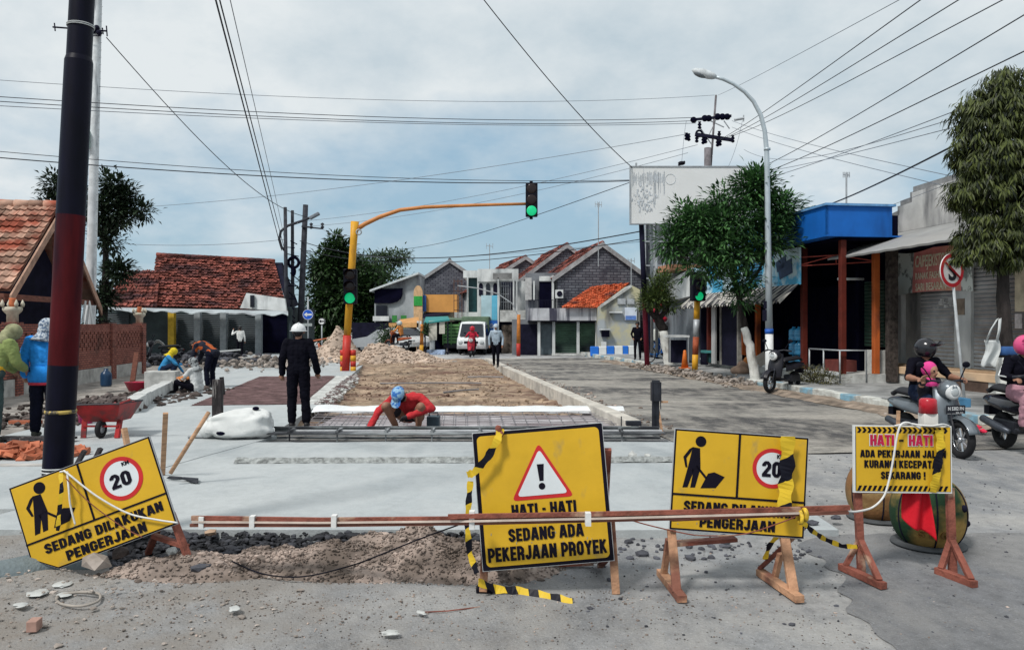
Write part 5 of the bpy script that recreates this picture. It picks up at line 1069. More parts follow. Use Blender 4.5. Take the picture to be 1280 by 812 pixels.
# wires
M_w = mat('black cable', (.012, .014, .022), .6); M_w2 = mat('thin grey wire', (.16, .18, .21), .6)
wires = [  # label, (px,py,depth) ends, sag px, radius, grey?
 ('thin topmost wire crossing the sky from the left edge to the power pole', (-60, 95, 26), (893, 118, 36), 16, .012, 1),
 ('uppermost of three parallel wires running to the power pole crossarm', (-60, 116, 25), (866, 146, 36), 12, .017, 0),
 ('middle of three parallel wires running to the power pole crossarm', (-60, 122, 25), (868, 150, 36), 12, .017, 0),
 ('lowest of three parallel wires running to the power pole crossarm', (-60, 128, 25), (870, 153, 36), 10, .016, 1),
 ('thin wire just above the thick low cable across the sky', (-60, 183, 25), (788, 224, 32), 12, .015, 0),
 ('thick black cable crossing the sky just below the thin one', (-60, 191, 25), (788, 225, 32), 13, .024, 0),
 ('faint wire rising rightwards over the signal arm to the crossarm', (190, 257, 45), (862, 166, 36), 9, .016, 1),
 ('faint wire from the pole cluster rising to the billboard top', (383, 275, 45), (872, 180, 36), 10, .014, 1),
 ('second faint wire from the pole cluster to the billboard top', (383, 282, 45), (860, 190, 36), 12, .014, 1),
 ('thin wire across the left sky above the long tiled roof', (160, 304, 45), (358, 298, 45), 4, .018, 1),
 ('thick twin cable hanging steeply from above to the pole cluster', (262, -30, 14), (352, 312, 44.6), 0, .024, 0),
 ('second strand of the steep twin cable at upper left', (267, -30, 14.2), (356, 312, 44.8), 0, .02, 0),
 ('fine wire falling steeply right of the twin cable', (281, -30, 14), (357, 306, 45), -6, .012, 1),
 ('long slanting wire from the white pole bracket to the pole cluster', (133, 46, 27.2), (383, 270, 45.5), 26, .022, 0),
 ('thin wire continuing from the cluster crossarm to the traffic light', (403, 285, 45.4), (437, 294, 28.4), 3, .014, 1),
 ('diagonal wire falling from the top centre to the billboard', (590, -20, 22), (792, 210, 29.7), 10, .02, 0),
 ('dark wire climbing right behind the signal head to the billboard frame', (492, 311, 55), (790, 226, 30), 10, .018, 0),
 ('upper of two sagging cables over the row house roofs', (375, 300, 45.5), (801, 288, 30), 26, .03, 0),
 ('lower of two sagging cables over the row house roofs', (375, 310, 45.5), (801, 298, 30), 22, .022, 0),
 ('faint wire low over the roofs left of the billboard', (440, 318, 50), (800, 301, 30), 8, .012, 1),
 ('leftmost of the steep wires climbing from the crossarm to upper right', (896, 176, 36), (1180, -22, 13), 4, .014, 0),
 ('second steep wire climbing from the crossarm to upper right', (905, 172, 36), (1226, -18, 13), 5, .014, 0),
 ('third steep wire climbing from the crossarm to upper right', (912, 170, 36), (1282, -16, 13), 6, .014, 0),
 ('fourth steep wire climbing past the street lamp to the right edge', (914, 222, 36), (1310, 0, 13), 10, .015, 0),
 ('fifth steep wire climbing past the street lamp to the right edge', (916, 226, 36), (1320, 44, 13), 9, .016, 0),
 ('lower wire fanning from the lamp to the tall tree top', (918, 230, 36), (1320, 90, 13), 8, .013, 1),
 ('lowest fanning wire reaching the tall tree', (918, 216, 36), (1310, 128, 13), 8, .012, 1),
 ('wire sloping down rightwards from the crossarm over the blue roof', (915, 150, 36), (1310, 245, 15), 6, .012, 1),
 ('second wire sloping down rightwards from the crossarm', (915, 158, 36), (1310, 262, 15), 6, .012, 1),
 ('short level wire crossing right of the street lamp', (930, 186, 30), (1190, 148, 14), 22, .01, 1),
 ('thick sagging cable from the tree crown over the blue roof to the right', (985, 268, 30), (1330, 110, 12), 12, .026, 0),
 ('faint high wire running to the top right corner', (898, 118, 36), (1150, -15, 14), 2, .01, 1),
 ('faint wire parallel under the thick cable by the stepped parapet', (1075, 268, 24), (1310, 178, 13), 3, .008, 1),
 ('thin drop wire curving down from the crossarm to the billboard', (858, 150, 36), (852, 204, 33), -6, .012, 1),
 ('thin drop wire from the crossarm end down to the billboard edge', (928, 150, 36), (911, 206, 30), 6, .012, 1),
]
for lab, a, c, sag, r, grey in wires:
    pa, pc = P(*a), P(*c); pts = []; n0 = -18 if (a[0] < -10 or a[1] < 0) else 0; n1 = 58 if (c[0] > 1285 or c[1] < 0) else 32
    for k in range(n0, n1 + 1):
        t = k / 32; p = pa.lerp(pc, t); s = 4 * t * (1 - t) * sag; p.z -= s / FPX * p.y; pts.append(p)
    b = MB(); b.tube(pts, r * .78, 6); b.build('wire', M_w2 if grey else M_w, label=lab, cat='wire', group='overhead wires')
# heavy condensed sign lettering, drawn stroke by stroke
def glyph(ch):
    T, w = .23, .56; l, r, b_, t_, m = .115, w - .115, .10, .90, .5; c = .13
    O = [(l, m), (l, t_ - c), (l + c * .8, t_), (r - c * .8, t_), (r, t_ - c), (r, b_ + c), (r - c * .8, b_), (l + c * .8, b_), (l, b_ + c), (l, m)]
    D = {'A': (.62, [[(.10, 0), (.27, 1)], [(.52, 0), (.35, 1)], [(.15, .27), (.47, .27)]]), 'C': (w, [[(r, .64), (r, t_ - c), (r - c * .8, t_), (l + c * .8, t_), (l, t_ - c), (l, b_ + c), (l + c * .8, b_), (r - c * .8, b_), (r, b_ + c), (r, .36)]]),
         'D': (w, [[(l, 0), (l, 1)], [(l, t_), (r - c, t_), (r, t_ - c), (r, b_ + c), (r - c, b_), (l, b_)]]), 'E': (.48, [[(l, 0), (l, 1)], [(l, t_), (.47, t_)], [(l, m), (.43, m)], [(l, b_), (.47, b_)]]),
         'G': (w, [[(r, .66), (r, t_ - c), (r - c * .8, t_), (l + c * .8, t_), (l, t_ - c), (l, b_ + c), (l + c * .8, b_), (r - c * .6, b_), (r, b_ + c), (r, .45)], [(.30, .45), (w, .45)]]), 'H': (w, [[(l, 0), (l, 1)], [(r, 0), (r, 1)], [(l, m), (r, m)]]), 'I': (.25, [[(.125, 0), (.125, 1)]]),
         'J': (.5, [[(.385, 1), (.385, b_ + c), (.385 - c * .8, b_), (.115 + c * .6, b_), (.115, b_ + c), (.115, .34)]]), 'K': (.58, [[(l, 0), (l, 1)], [(l, .40), (.46, 1)], [(.23, .56), (.48, 0)]]), 'L': (.47, [[(l, 0), (l, 1)], [(l, b_), (.46, b_)]]), 'M': (.74, [[(l, 0), (l, 1)], [(.625, 0), (.625, 1)], [(l, 1), (.37, .1)], [(.625, 1), (.37, .1)]]),
         'N': (.58, [[(l, 0), (l, 1)], [(.465, 0), (.465, 1)], [(.13, .95), (.45, .05)]]), 'O': (w, [O]), '0': (w, [O]), 'P': (.54, [[(l, 0), (l, 1)], [(l, t_), (r - c, t_), (r, t_ - c), (r, .40 + c), (r - c, .40), (l, .40)]]), 'R': (.57, [[(l, 0), (l, 1)], [(l, t_), (r - c, t_), (r, t_ - c), (r, .46 + c * .8), (r - c, .46), (l, .46)], [(r - c, .46), (r, .36), (r, 0)]]),
         'S': (.55, [[(.435, .68), (.435, t_ - c), (.435 - c * .8, t_), (l + c * .8, t_), (l, t_ - c), (l, .66), (.20, .55), (.36, .45), (.435, .34), (.435, b_ + c), (.435 - c * .8, b_), (l + c * .8, b_), (l, b_ + c), (l, .32)]]), 'T': (.52, [[(.26, 0), (.26, 1)], [(0, t_), (.52, t_)]]), 'U': (w, [[(l, 1), (l, b_ + c), (l + c * .8, b_), (r - c * .8, b_), (r, b_ + c), (r, 1)]]),
         'Y': (.6, [[(.09, 1), (.30, .45)], [(.51, 1), (.30, .45)], [(.30, .5), (.30, 0)]]), '-': (.3, [[(.02, .46), (.28, .46)]]), '!': (.25, [[(.125, .32), (.125, 1)], [(.125, 0), (.125, .18)]]), '2': (.55, [[(l, .68), (l, t_ - c), (l + c * .8, t_), (r - c * .8, t_), (r, t_ - c), (r, .62), (l + .02, .16), (l, b_)], [(.02, b_), (.54, b_)]]), ' ': (.24, [])}
    return D[ch]
def blocktext(b, txt, w, h, M, T=.215, depth=.0015):
    polys = []; x = 0.0
    for ch in txt:
        gw, strokes = glyph(ch)
        for s in strokes:
            for k, ((x0, y0), (x1, y1)) in enumerate(zip(s, s[1:])):
                dx, dy = x1 - x0, y1 - y0; L_ = math.hypot(dx, dy); nx, ny = -dy / L_ * T / 2, dx / L_ * T / 2 * .92
                polys.append([(x + x0 + nx, y0 + ny), (x + x0 - nx, y0 - ny), (x + x1 - nx, y1 - ny), (x + x1 + nx, y1 + ny)])
                if k: polys.append([(x + x0 + T / 2 * math.cos(a * .7854 + .39), y0 + T / 2 * .95 * math.sin(a * .7854 + .39)) for a in range(8)])
        x += gw + .05
    x -= .05; sx = w / x
    for k, p in enumerate(polys):
        q = [((px - x / 2) * sx, (max(0, min(1, py)) - .5) * h, depth + (k % 7) * 6e-5) for px, py in p]
        b.add([(a, c, 0) for a, c, _ in q] + q, [tuple(range(len(q), 2 * len(q)))] + [(i, (i + 1) % len(q), len(q) + (i + 1) % len(q), len(q) + i) for i in range(len(q))], M)
    return b
# ================================================================ WORK SIGNS
M_sy = mat('sign yellow sheeting', (.62, .37, .018), .45, .09, 2.0, bump=.25, bscale=4, streak=((.40, .27, .07), (7, 7, 5), (.27, .40)), spec=.35, det=8)
M_sk = mat('sign black print', (.006, .005, .012), .6, .2, 6, spec=.12); M_sr = mat('sign red print', (.50, .022, .025), .45, .12, 4); M_sw = mat('sign white print', (.64, .68, .70), .45, .05, 4); M_edge = mat('sign board edge', (.42, .43, .44), .6, .15, 4)
M_st = mat('splintered red timber', (.20, .065, .045), .8, .4, 6, bump=.5, stretch=(1, 1, 1), streak=((.42, .27, .19), (3, 3, 3), (.36, .42)))
M_sp = mat('splintered pale timber', (.40, .22, .13), .8, .35, 6, bump=.5, streak=((.20, .08, .055), (3, 3, 3), (.38, .5)))
M_tape = stripemat('black and yellow tape', (.62, .42, .03), (.006, .006, .012), .15, (1, .5, 0), .45); M_tapew = stripemat('wide barrier tape', (.62, .42, .03), (.006, .006, .012), .31, (1, .6, 0), .45)
M_rope = mat('white rope', (.66, .66, .65), .8, .08, 30)
def board_frame(cx, cy, Y, roll, tilt=0.0, yaw=0.0): return Matrix.Translation(P(cx, cy, Y)) @ Matrix.Rotation(R(yaw), 4, 'Z') @ Matrix.Rotation(R(-tilt), 4, 'X') @ Matrix.Rotation(R(-roll), 4, 'Y')
def rrect(w, h, r, y, n=6):
    pts = []
    for sx, sz, a0 in ((1, 1, 0), (-1, 1, 90), (-1, -1, 180), (1, -1, 270)):
        for k in range(n + 1): a = R(a0 + 90 * k / n); pts.append((sx * (w / 2 - r) + r * math.cos(a), y, sz * (h / 2 - r) + r * math.sin(a)))
    return pts[::-1]
def strip(b, x0, z0, x1, z1, w, y=-.0145): b.bar((x0, y, z0), (x1, y, z1), w, .002, up=(0, 1, 0))
T_ = lambda x, z, y=-.0145: Matrix.Translation((x, y, z)) @ Matrix.Rotation(R(90), 4, 'X')
def bend(b, amp, w, h, seed):
    """boards are thin sheet: a little buckled"""
    return b
# ---- warning sign with the exclamation mark
M1 = board_frame(678.5, 619, 4.86, 4.7, 4)
w, h = .832, .866
s1 = thing('warning_sign', 'tall yellow warning sign with red triangle and exclamation mark, tape knotted at its top', 'sign', M=Matrix.Translation(V((P(678, 700, 4.86).x, 4.86, 0))))
b = MB(M1); b.box(-w / 2, w / 2, -.008, .008, -h / 2, h / 2); bd = b.build('board', M_edge, s1)
b = MB(M1); b.prism(rrect(w - .008, h - .008, .008, -.0095), (0, .002, 0)); b.build('border', M_sk, bd)
b = MB(M1); b.prism(rrect(w - .055, h - .05, .03, -.0115), (0, .002, 0)); b.build('face', M_sy, bd)
tri = lambda s, y: [(0, y, .135 + .20 * s), (-.178 * s, y, .155 - .155 * s + .0), (.178 * s, y, .155 - .155 * s)]
def tri_(x0, xw, zt, zb, y, r):
    out = []; c = [(0, zt), (xw, zb), (-xw, zb)]
    for k in range(3):
        p, a, d = V((*c[k], 0)), V((*c[k - 1], 0)), V((*c[(k + 1) % 3], 0)); u, v = (a - p).normalized(), (d - p).normalized()
        for t in (0, .25, .5, .75, 1): q = p + u * r * (1 - t) ** 2 + v * r * t ** 2; out.append((x0 + q.x, y, q.y))
    return out[::-1]
b = MB(M1); b.prism(tri_(0, .197, .338, -.012, -.0135, .035), (0, .002, 0)); b.build('triangle_border', M_sr, bd)
b = MB(M1); b.prism(tri_(0, .162, .300, .012, -.0155, .03), (0, .002, 0)); b.build('triangle', M_sw, bd)
b = MB(M1); b.prism([(-.022, -.0172, .205), (-.013, -.0172, .1), (.013, -.0172, .1), (.022, -.0172, .205)], (0, .0015, 0)); disc(b, .021, -.0172, 20, 0, .067, .0015); b.build('exclamation_mark', M_sk, bd)
b = MB(M1); blocktext(b, 'HATI - HATI', .41, .075, T_(.0, -.072)); blocktext(b, 'SEDANG ADA', .475, .08, T_(.0, -.222)); blocktext(b, 'PEKERJAAN PROYEK', .75, .088, T_(.0, -.335)); b.build('lettering', M_sk, bd)
b = MB(); Q = lambda x, y, Y: P(x, y, Y)
b.bar(Q(763, 640, 4.9), Q(770, 741, 4.84), .05, .022); b.bar(Q(606, 690, 4.9), Q(604, 738, 4.86), .05, .03); b.build('leg', M_sp, s1, bevel=.003)
b = MB(); b.bar(Q(750, 690, 4.95), Q(742, 700, 5.4), .05, .03); b.bar(Q(764, 690, 4.93), Q(750, 706, 5.35), .04, .03); b.bar(Q(612, 700, 4.92), Q(640, 706, 5.45), .06, .04); b.bar(Q(760, 560, 4.92), Q(752, 712, 5.45), .045, .03); b.bar(Q(600, 560, 4.92), Q(622, 714, 5.5), .045, .03); b.bar(Q(640, 706, 5.45), Q(742, 702, 5.4), .04, .03); b.build('brace', M_st, s1, bevel=.003)
M_spl = mat('dried cement splash', (.36, .31, .20), .9, .2, 8)
def splashes(M, w, h, parent, seed, n=46):
    q = random.Random(seed); b = MB(M)
    for k in range(n):
        x = q.uniform(-w / 2 + .03, w / 2 - .03); z = -h / 2 + .02 + abs(q.gauss(0, .16)) * h; r = q.uniform(.0012, .005)
        if z < h / 2 - .02: b.prism([(x + r * (1 + .5 * math.sin(a * 2.3 + k)) * math.cos(a), -.0125 - .0006, z + r * (1 + .5 * math.cos(a * 1.7 + k)) * 1.3 * math.sin(a)) for a in [R(d) for d in range(0, 360, 45)]], (0, .0008, 0))
    b.build('cement_splash', M_spl, parent)
splashes(M1, .78, .82, bd, 3)
# ---- men-at-work boards
def workboard(M, w, h, parent, cut=False):
    b = MB(M)
    if cut: b.prism([(-w / 2, -.008, h / 2), (w / 2, -.008, h / 2), (w / 2, -.008, -h / 2), (-w / 2 + .17, -.008, -h / 2), (-w / 2, -.008, -h / 2 + .13)], (0, .016, 0))
    else: b.box(-w / 2, w / 2, -.008, .008, -h / 2, h / 2)
    bd = b.build('board', M_edge, parent)
    b = MB(M)
    def poly(i, y):
        if cut: return [(-w / 2 + i, y, h / 2 - i), (w / 2 - i, y, h / 2 - i), (w / 2 - i, y, -h / 2 + i), (-w / 2 + .17, y, -h / 2 + i), (-w / 2 + i, y, -h / 2 + .13)]
        return [(-w / 2 + i, y, h / 2 - i), (w / 2 - i, y, h / 2 - i), (w / 2 - i, y, -h / 2 + i), (-w / 2 + i, y, -h / 2 + i)]
    b.prism(poly(.003, -.0095)[::-1], (0, .002, 0)); b.build('border', M_sk, bd)
    b = MB(M); b.prism(poly(.014, -.0115)[::-1], (0, .002, 0)); b.build('face', M_sy, bd)
    zs = h / 2 - h * .645; xs = -w / 2 + w * .485
    b = MB(M); strip(b, -w / 2 + .005, zs, w / 2 - .005, zs, .013); strip(b, xs, h / 2 - .005, xs, zs, .014); b.build('divider', M_sk, bd)
    g = lambda px, py: (-w / 2 + (px - 140) / 515 * w, -.0135, h / 2 - (py - 80 - (px - 140) * .078) / 390 * h)
    b = MB(M)
    c = g(242, 132); disc(b, .040 * w, -.0135, 22, c[0], c[2], .0015)
    for pl in ([(212, 153), (240, 158), (246, 236), (196, 240)][::1], [(214, 152), (206, 172), (190, 195), (196, 232), (188, 230), (178, 190), (200, 160)], [(196, 238), (222, 240), (200, 308), (181, 308)], [(212, 236), (246, 234), (229, 309), (211, 309), (217, 262)], [(226, 228), (232, 222), (274, 272), (268, 278)], [(250, 312), (276, 256), (300, 251), (340, 270), (308, 312)]):
        b.prism([g(*p) for p in pl], (0, .0015, 0))
    b.build('pictogram', M_sk, bd)
    c = g(520, 238); x, z = c[0], c[2]
    b = MB(M); disc(b, .128 * w, -.0135, 44, x, z, .0015); ds = b.build('speed_disc', M_sw, bd)
    b = MB(M); ringp(b, .118 * w, .147 * w, -.0142, 44, x, z, .002); b.build('red_ring', M_sr, bd)
    b = MB(M); blocktext(b, '20', .145 * w, .155 * h, T_(x - .006 * w, z - .006 * w, -.0155)); textfit(b, 'KM', .05 * w, .04 * h, T_(x + .055 * w, z + .09 * w, -.0155), .03); b.build('number', M_sk, bd)
    b = MB(M); k = .0 if not cut else .02
    blocktext(b, 'SEDANG DILAKUKAN', .83 * w, .105 * h, T_(.01 + k, h / 2 - h * .755)); blocktext(b, 'PENGERJAAN', (.56 if not cut else .56) * w, .105 * h, T_(.0 + k, h / 2 - h * .90)); b.build('lettering', M_sk, bd); splashes(M, w * (.6 if cut else 1), h * .95, bd, int(w * 100), 40)
    return bd
M2 = board_frame(923.5, 602.5, 4.96, -4.0, 3)
s2 = thing('work_sign', 'yellow men-at-work sign with 20 speed disc standing on splintered timber legs', 'sign', M=Matrix.Translation(V((P(923, 700, 4.96).x, 4.96, 0))))
workboard(M2, .868, .648, s2)
for a, c, w_, f0, f1, g0, g1 in (((839, 660, 4.99), (846, 739, 4.78), .055, (826, 712, 5.2), (853, 740, 4.68), (836, 672, 5.02), (829, 722, 5.12)), ((978, 655, 4.99), (992, 738, 4.8), .06, (950, 708, 5.2), (1000, 738, 4.68), (976, 690, 5.0), (968, 722, 5.05))):
    b = MB(); b.bar(Q(*a), Q(*c), w_, .03); p, q_ = Q(*f0), Q(*f1); p.z = q_.z = .03; b.bar(p, q_, .06, .045); b.bar(Q(*g0), Q(*g1), .04, .03); b.build('leg', M_sp, s2, bevel=.003)
b = MB(); b.bar(Q(842, 678, 5.03), Q(920, 672, 5.05), .075, .025); b.bar(Q(1008, 655, 4.98), Q(950, 709, 5.2), .055, .025); b.build('brace', M_st, s2, bevel=.003)
M4 = board_frame(117, 631, 5.36, 20.6, 6)
s4 = thing('work_sign', 'yellow men-at-work sign tied crookedly to the steel pole, its lower corner in rubble', 'sign', M=Matrix.Translation(V((P(117, 720, 5.36).x, 5.36, 0))))
workboard(M4, 1.03, .648, s4, True)
for a_, c_ in ((Q(214, 640, 5.42), Q(243, 716, 5.3)), (Q(60, 640, 5.45), Q(64, 712, 5.4))): b = MB(); b.bar(a_, c_, .05, .03); b.build('leg', M_st, s4, bevel=.003)
b = MB(); b.bar(Q(192, 668, 5.45), Q(234, 682, 5.38), .05, .03); b.bar(Q(205, 640, 5.45), Q(185, 690, 5.75), .045, .03); b.build('brace', M_st, s4, bevel=.003)
# ---- slow-down sign with the beacon
M3 = board_frame(1127.5, 572.5, 5.25, -.6, 2)
s3 = thing('slow_sign', 'small white-edged yellow sign asking drivers to slow down, on red timber trestle legs', 'sign', M=Matrix.Translation(V((P(1128, 720, 5.25).x, 5.25, 0))))
w, h = .672, .457
b = MB(M3); b.box(-w / 2, w / 2, -.008, .008, -h / 2, h / 2); bd = b.build('board', mat('white sign frame', (.66, .67, .66), .5, .05), s3)
b = MB(M3); b.box(-w / 2 + .014, w / 2 - .008, -.0095, -.0085, -h / 2 + .012, h / 2 - .008); b.build('border', M_sk, bd)
b = MB(M3); b.box(-w / 2 + .018, w / 2 - .012, -.0115, -.0098, -h / 2 + .012, h / 2 - .008); b.build('face', M_sy, bd)
b = MB(M3); n = 18; wi = (w - .05) / n
for k in range(n):
    for z0, z1 in ((h / 2 - .012, h / 2 - .05),):
        x = -w / 2 + .022 + k * wi; zm = (z0 + z1) / 2; b.prism([(x, -.0135, z0), (x + .015, -.0135, zm), (x + .002, -.0135, z1), (x + .02, -.0135, z1), (x + .033, -.0135, zm), (x + .018, -.0135, z0)], (0, .0015, 0))
    x = -w / 2 + .022 + k * wi; b.prism([(x + .016, -.0135, -h / 2 + .05), (x, -.0135, -h / 2 + .015), (x + .018, -.0135, -h / 2 + .015), (x + .034, -.0135, -h / 2 + .05)], (0, .0015, 0))
b.build('chevrons', M_sk, bd)
b = MB(M3); blocktext(b, 'HATI', .172, .083, T_(-.143, .13), .255, .0008); blocktext(b, 'HATI', .172, .083, T_(.12, .13), .255, .0008); b.build('lettering_edge', M_sw, bd)
M_crim = mat('sign crimson print', (.46, .01, .06), .5); b = MB(M3); blocktext(b, 'HATI', .165, .073, T_(-.143, .13, -.0165)); b.build('red_lettering', M_crim, bd); b = MB(M3); blocktext(b, 'HATI', .165, .073, T_(.12, .13, -.0165)); b.build('red_lettering', M_crim, bd)
b = MB(M3); textfit(b, '-', .03, .012, T_(-.012, .128, -.0165), .02)
blocktext(b, 'ADA PEKERJAAN JALAN', .585, .05, T_(.0, .038)); blocktext(b, 'KURANGI KECEPATAN', .53, .052, T_(.0, -.032)); blocktext(b, 'SEKARANG !', .305, .05, T_(.0, -.108)); b.build('lettering', M_sk, bd)
for x0, x1, fx0, fy0, fx1, fy1 in ((1071.5, 1077, 1051, 706, 1105, 731), (1187, 1191, 1171, 711, 1219, 729)):
    b = MB(); b.bar(Q(x0, 608, 5.29), Q(x1, 719, 5.23), .048, .04)
    p, q_ = G(fx0, fy0, .03), G(fx1, fy1, .03); b.bar(p, q_, .05, .045)
    m = Q(x1 - 2, 672, 5.26); b.bar(m, p.lerp(q_, .12) + V((0, 0, .02)), .04, .03); b.bar(m, p.lerp(q_, .9) + V((0, 0, .02)), .04, .03); b.build('leg', M_st, s3, bevel=.003)
b = MB(); b.bar(Q(1071, 612, 5.3), Q(1191, 611, 5.3), .04, .03); b.build('crossbar', M_st, s3, bevel=.003)
b = MB(); b.bar(Q(1122, 548, 5.27), Q(1123, 512, 5.27), .02, .015); b.build('batten', M_palewood, s3)
bc = thing('beacon', 'red and white warning beacon sitting on top of the small yellow sign', 'beacon', P(1160, 530, 5.25))
c = P(1160, 531, 5.25)
b = MB(); b.lathe([(.066, 0), (.066, .085), (.058, .09)], 4, c, Matrix.Translation(c) @ Matrix.Rotation(R(43), 4, 'Z') @ Matrix.Translation(-c)); b.build('base', mat('white plastic', (.62, .60, .57), .4, .06), bc, bevel=.006)
b = MB(); b.lathe([(.060, .088), (.055, .178), (.045, .188), (.0, .190)], 18, c); b.build('lens', mat('red plastic lens', (.40, .008, .02), .25, .12, 20, spec=.5), bc)
# ---- ropes and tape
def rope(label, pts, r, m=M_rope, cat='rope', name='rope', group=None):
    pts = [V(p) for p in pts]; out = []
    for i in range(len(pts) - 1):
        p0, p1, p2, p3 = pts[max(0, i - 1)], pts[i], pts[i + 1], pts[min(len(pts) - 1, i + 2)]
        for k in range(8):
            t = k / 8; out.append(.5 * ((2 * p1) + (p2 - p0) * t + (2 * p0 - 5 * p1 + 4 * p2 - p3) * t * t + (3 * p1 - p0 - 3 * p2 + p3) * t ** 3))
    out.append(pts[-1]); b = MB(); b.tube(out, r, 8); return b.build(name, m, label=label, cat=cat, group=group)
yb = 5.29
rope('white rope running from the steel pole across the crooked sign to its right edge', [Q(58, 592, 5.5), Q(78, 588, 5.36), Q(84, 590, 5.31), Q(120, 618, 5.30), Q(160, 640, 5.31), Q(195, 648, 5.31), Q(222, 652, 5.31)], .0065)
rope('short white rope end hanging over the digger pictogram of the crooked sign', [Q(84, 588, 5.33), Q(86, 610, 5.29), Q(88, 630, 5.29), Q(94, 654, 5.29)], .0065)
rope('white hose looped from the small sign top across its face to the barrier end', [Q(1150, 534, 5.22), Q(1135, 527, 5.2), Q(1126, 530, 5.19), Q(1121, 545, 5.19), Q(1117, 570, 5.19), Q(1111, 600, 5.19), Q(1104, 620, 5.18), Q(1090, 633, 5.15), Q(1070, 638, 5.0), Q(1058, 637, 4.9)], .007)
rope('pale rope lying on top of the small sign under the beacon', [Q(1118, 531, 5.24), Q(1135, 528, 5.22), Q(1150, 530, 5.18), Q(1165, 531, 5.18), Q(1178, 529, 5.22), Q(1186, 531, 5.25)], .006)
rope('frayed brown cord strung loosely between the two middle signs', [Q(765, 640, 4.72), Q(800, 652, 4.8), Q(850, 664, 4.85), Q(880, 668, 4.86), Q(930, 666, 4.85), Q(975, 652, 4.82), Q(1000, 642, 4.75)], .004, M_st)
rope('brown cord across the crooked sign', [Q(82, 596, 5.3), Q(110, 625, 5.29), Q(150, 655, 5.29), Q(178, 670, 5.29)], .0035, M_st)
rope('dark thin cable trailing from the gravel heap up to the barrier', [Q(290, 700, 5.3), Q(330, 716, 5.1), Q(380, 719, 5.05), Q(440, 705, 5.1), Q(480, 690, 5.1), Q(530, 670, 5.0), Q(572, 655, 4.8)], .005, M_blk, 'cable', 'cable')
rope('grey coil of stiff hose lying among the rubble at lower left', [G(70, 745, .02), G(80, 741, .03), G(105, 738, .03), G(124, 741, .03), G(122, 750, .03), G(100, 756, .03), G(76, 753, .02), G(72, 744, .03), G(95, 739, .04), G(118, 739, .05)], .008, mat('dusty hose', (.30, .27, .24), .8), 'hose', 'hose')
def tape(label, pts, w, wv=None):
    pts = [V(p) for p in pts]; out, ws = [], []
    for i in range(len(pts) - 1):
        for k in range(6): out.append(pts[i].lerp(pts[i + 1], k / 6))
    out.append(pts[-1])
    for i, p in enumerate(out):
        d = (out[min(i + 1, len(out) - 1)] - out[max(i - 1, 0)]).normalized(); a = wv if wv else d.cross(V((0, 1, 0)))
        a = V(a); a = (a - d * a.dot(d)).normalized(); ws.append((a + V((0, 1, 0)).cross(d) * 0 + V((0, .16 * math.sin(i * .9), .0))).normalized() * w * (1 + .18 * math.sin(i * 1.3)))
    b = MB(); b.ribbon(out, ws); return b.build('barrier_tape', M_tape if w < .04 or 'ground' in label else M_tapew, label=label, cat='tape', solid=.0015)
tape('black and yellow tape knotted over the top left of the tall warning sign', [Q(626, 534, 4.86), Q(622, 548, 4.81), Q(610, 570, 4.80), Q(592, 590, 4.79), Q(584, 592, 4.80)], .045)
b = MB(); b.smooth = True
for k in range(6): b.sphere(Q(624 + rnd.uniform(-3, 3), 537 + rnd.uniform(-4, 4), 4.85), (.016, .014, .02), 8, 6)
b.build('knot', M_st, s1)
tape('black and yellow tape hanging down the left edge of the tall warning sign', [Q(588, 600, 4.82), Q(586, 625, 4.8), Q(584, 655, 4.8), Q(587, 690, 4.78), Q(596, 715, 4.75)], .036)
tape('black and yellow tape end lying on the ground by the tall sign', [Q(598, 726, 4.78), G(620, 735, .03), G(650, 737, .02), G(685, 744, .015), G(716, 751, .01)], .05, (0, .4, .5))
b = MB(); b.box(-.055, .055, -.035, .035, -.02, .02, Matrix.Translation(G(606, 735, .02))); b.build('foot_block', M_blk, s1, bevel=.01)
tape('black and yellow tape crossing the speed disc of the standing men-at-work sign', [Q(985, 544, 4.9), Q(984, 580, 4.9), Q(982, 610, 4.89), Q(980, 640, 4.82)], .088)
tape('black and yellow tape tied behind the trestle leg, trailing right on the ground', [Q(1002, 650, 4.9), Q(1015, 662, 4.95), Q(1030, 672, 5.1), Q(1052, 681, 5.2), Q(1072, 682, 5.22)], .03)
tape('black and yellow tape folded around the lower brace of the standing work sign', [Q(972, 668, 4.95), Q(962, 680, 5.0), Q(956, 698, 5.05)], .03)
tape('black and yellow tape hung down the right side of the small slow-down sign', [Q(1174, 536, 5.22), Q(1176, 556, 5.21), Q(1172, 580, 5.2), Q(1170, 598, 5.2), Q(1166, 614, 5.22)], .055)
tape('yellow tape scrap strung across the pictogram of the crooked sign', [Q(76, 590, 5.33), Q(77, 610, 5.29), Q(74, 640, 5.29), Q(72, 662, 5.29)], .028)
# ---- barrier rail: timber poles lashed end to end
br = thing('barrier_rail', 'long thin red brown timber rail lashed along the front of the yellow signs', 'barrier', V((0, 4.7, 0)))
def spar(b, pts, w, h_):
    for a, c in zip(pts, pts[1:]): b.bar(Q(*a), Q(*c), w, h_)
b = MB(); spar(b, [(240, 646, 5.05), (400, 648.5, 4.9), (590, 647, 4.66), (745, 643.5, 4.66), (855, 641.5, 4.66)], .022, .03); spar(b, [(560, 644, 4.64), (760, 640.5, 4.64), (1000, 635, 4.66)], .02, .025); spar(b, [(740, 643, 4.68), (1062, 633, 4.72)], .022, .03); b.build('timber', M_st, br)
b = MB(); spar(b, [(238, 655, 5.04), (400, 655, 4.89), (590, 652.5, 4.65), (760, 648.5, 4.65), (862, 646, 4.65)], .018, .02); spar(b, [(840, 648, 4.66), (1000, 641, 4.66), (1060, 639, 4.72)], .016, .02); b.build('lower_batten', M_wood, br)
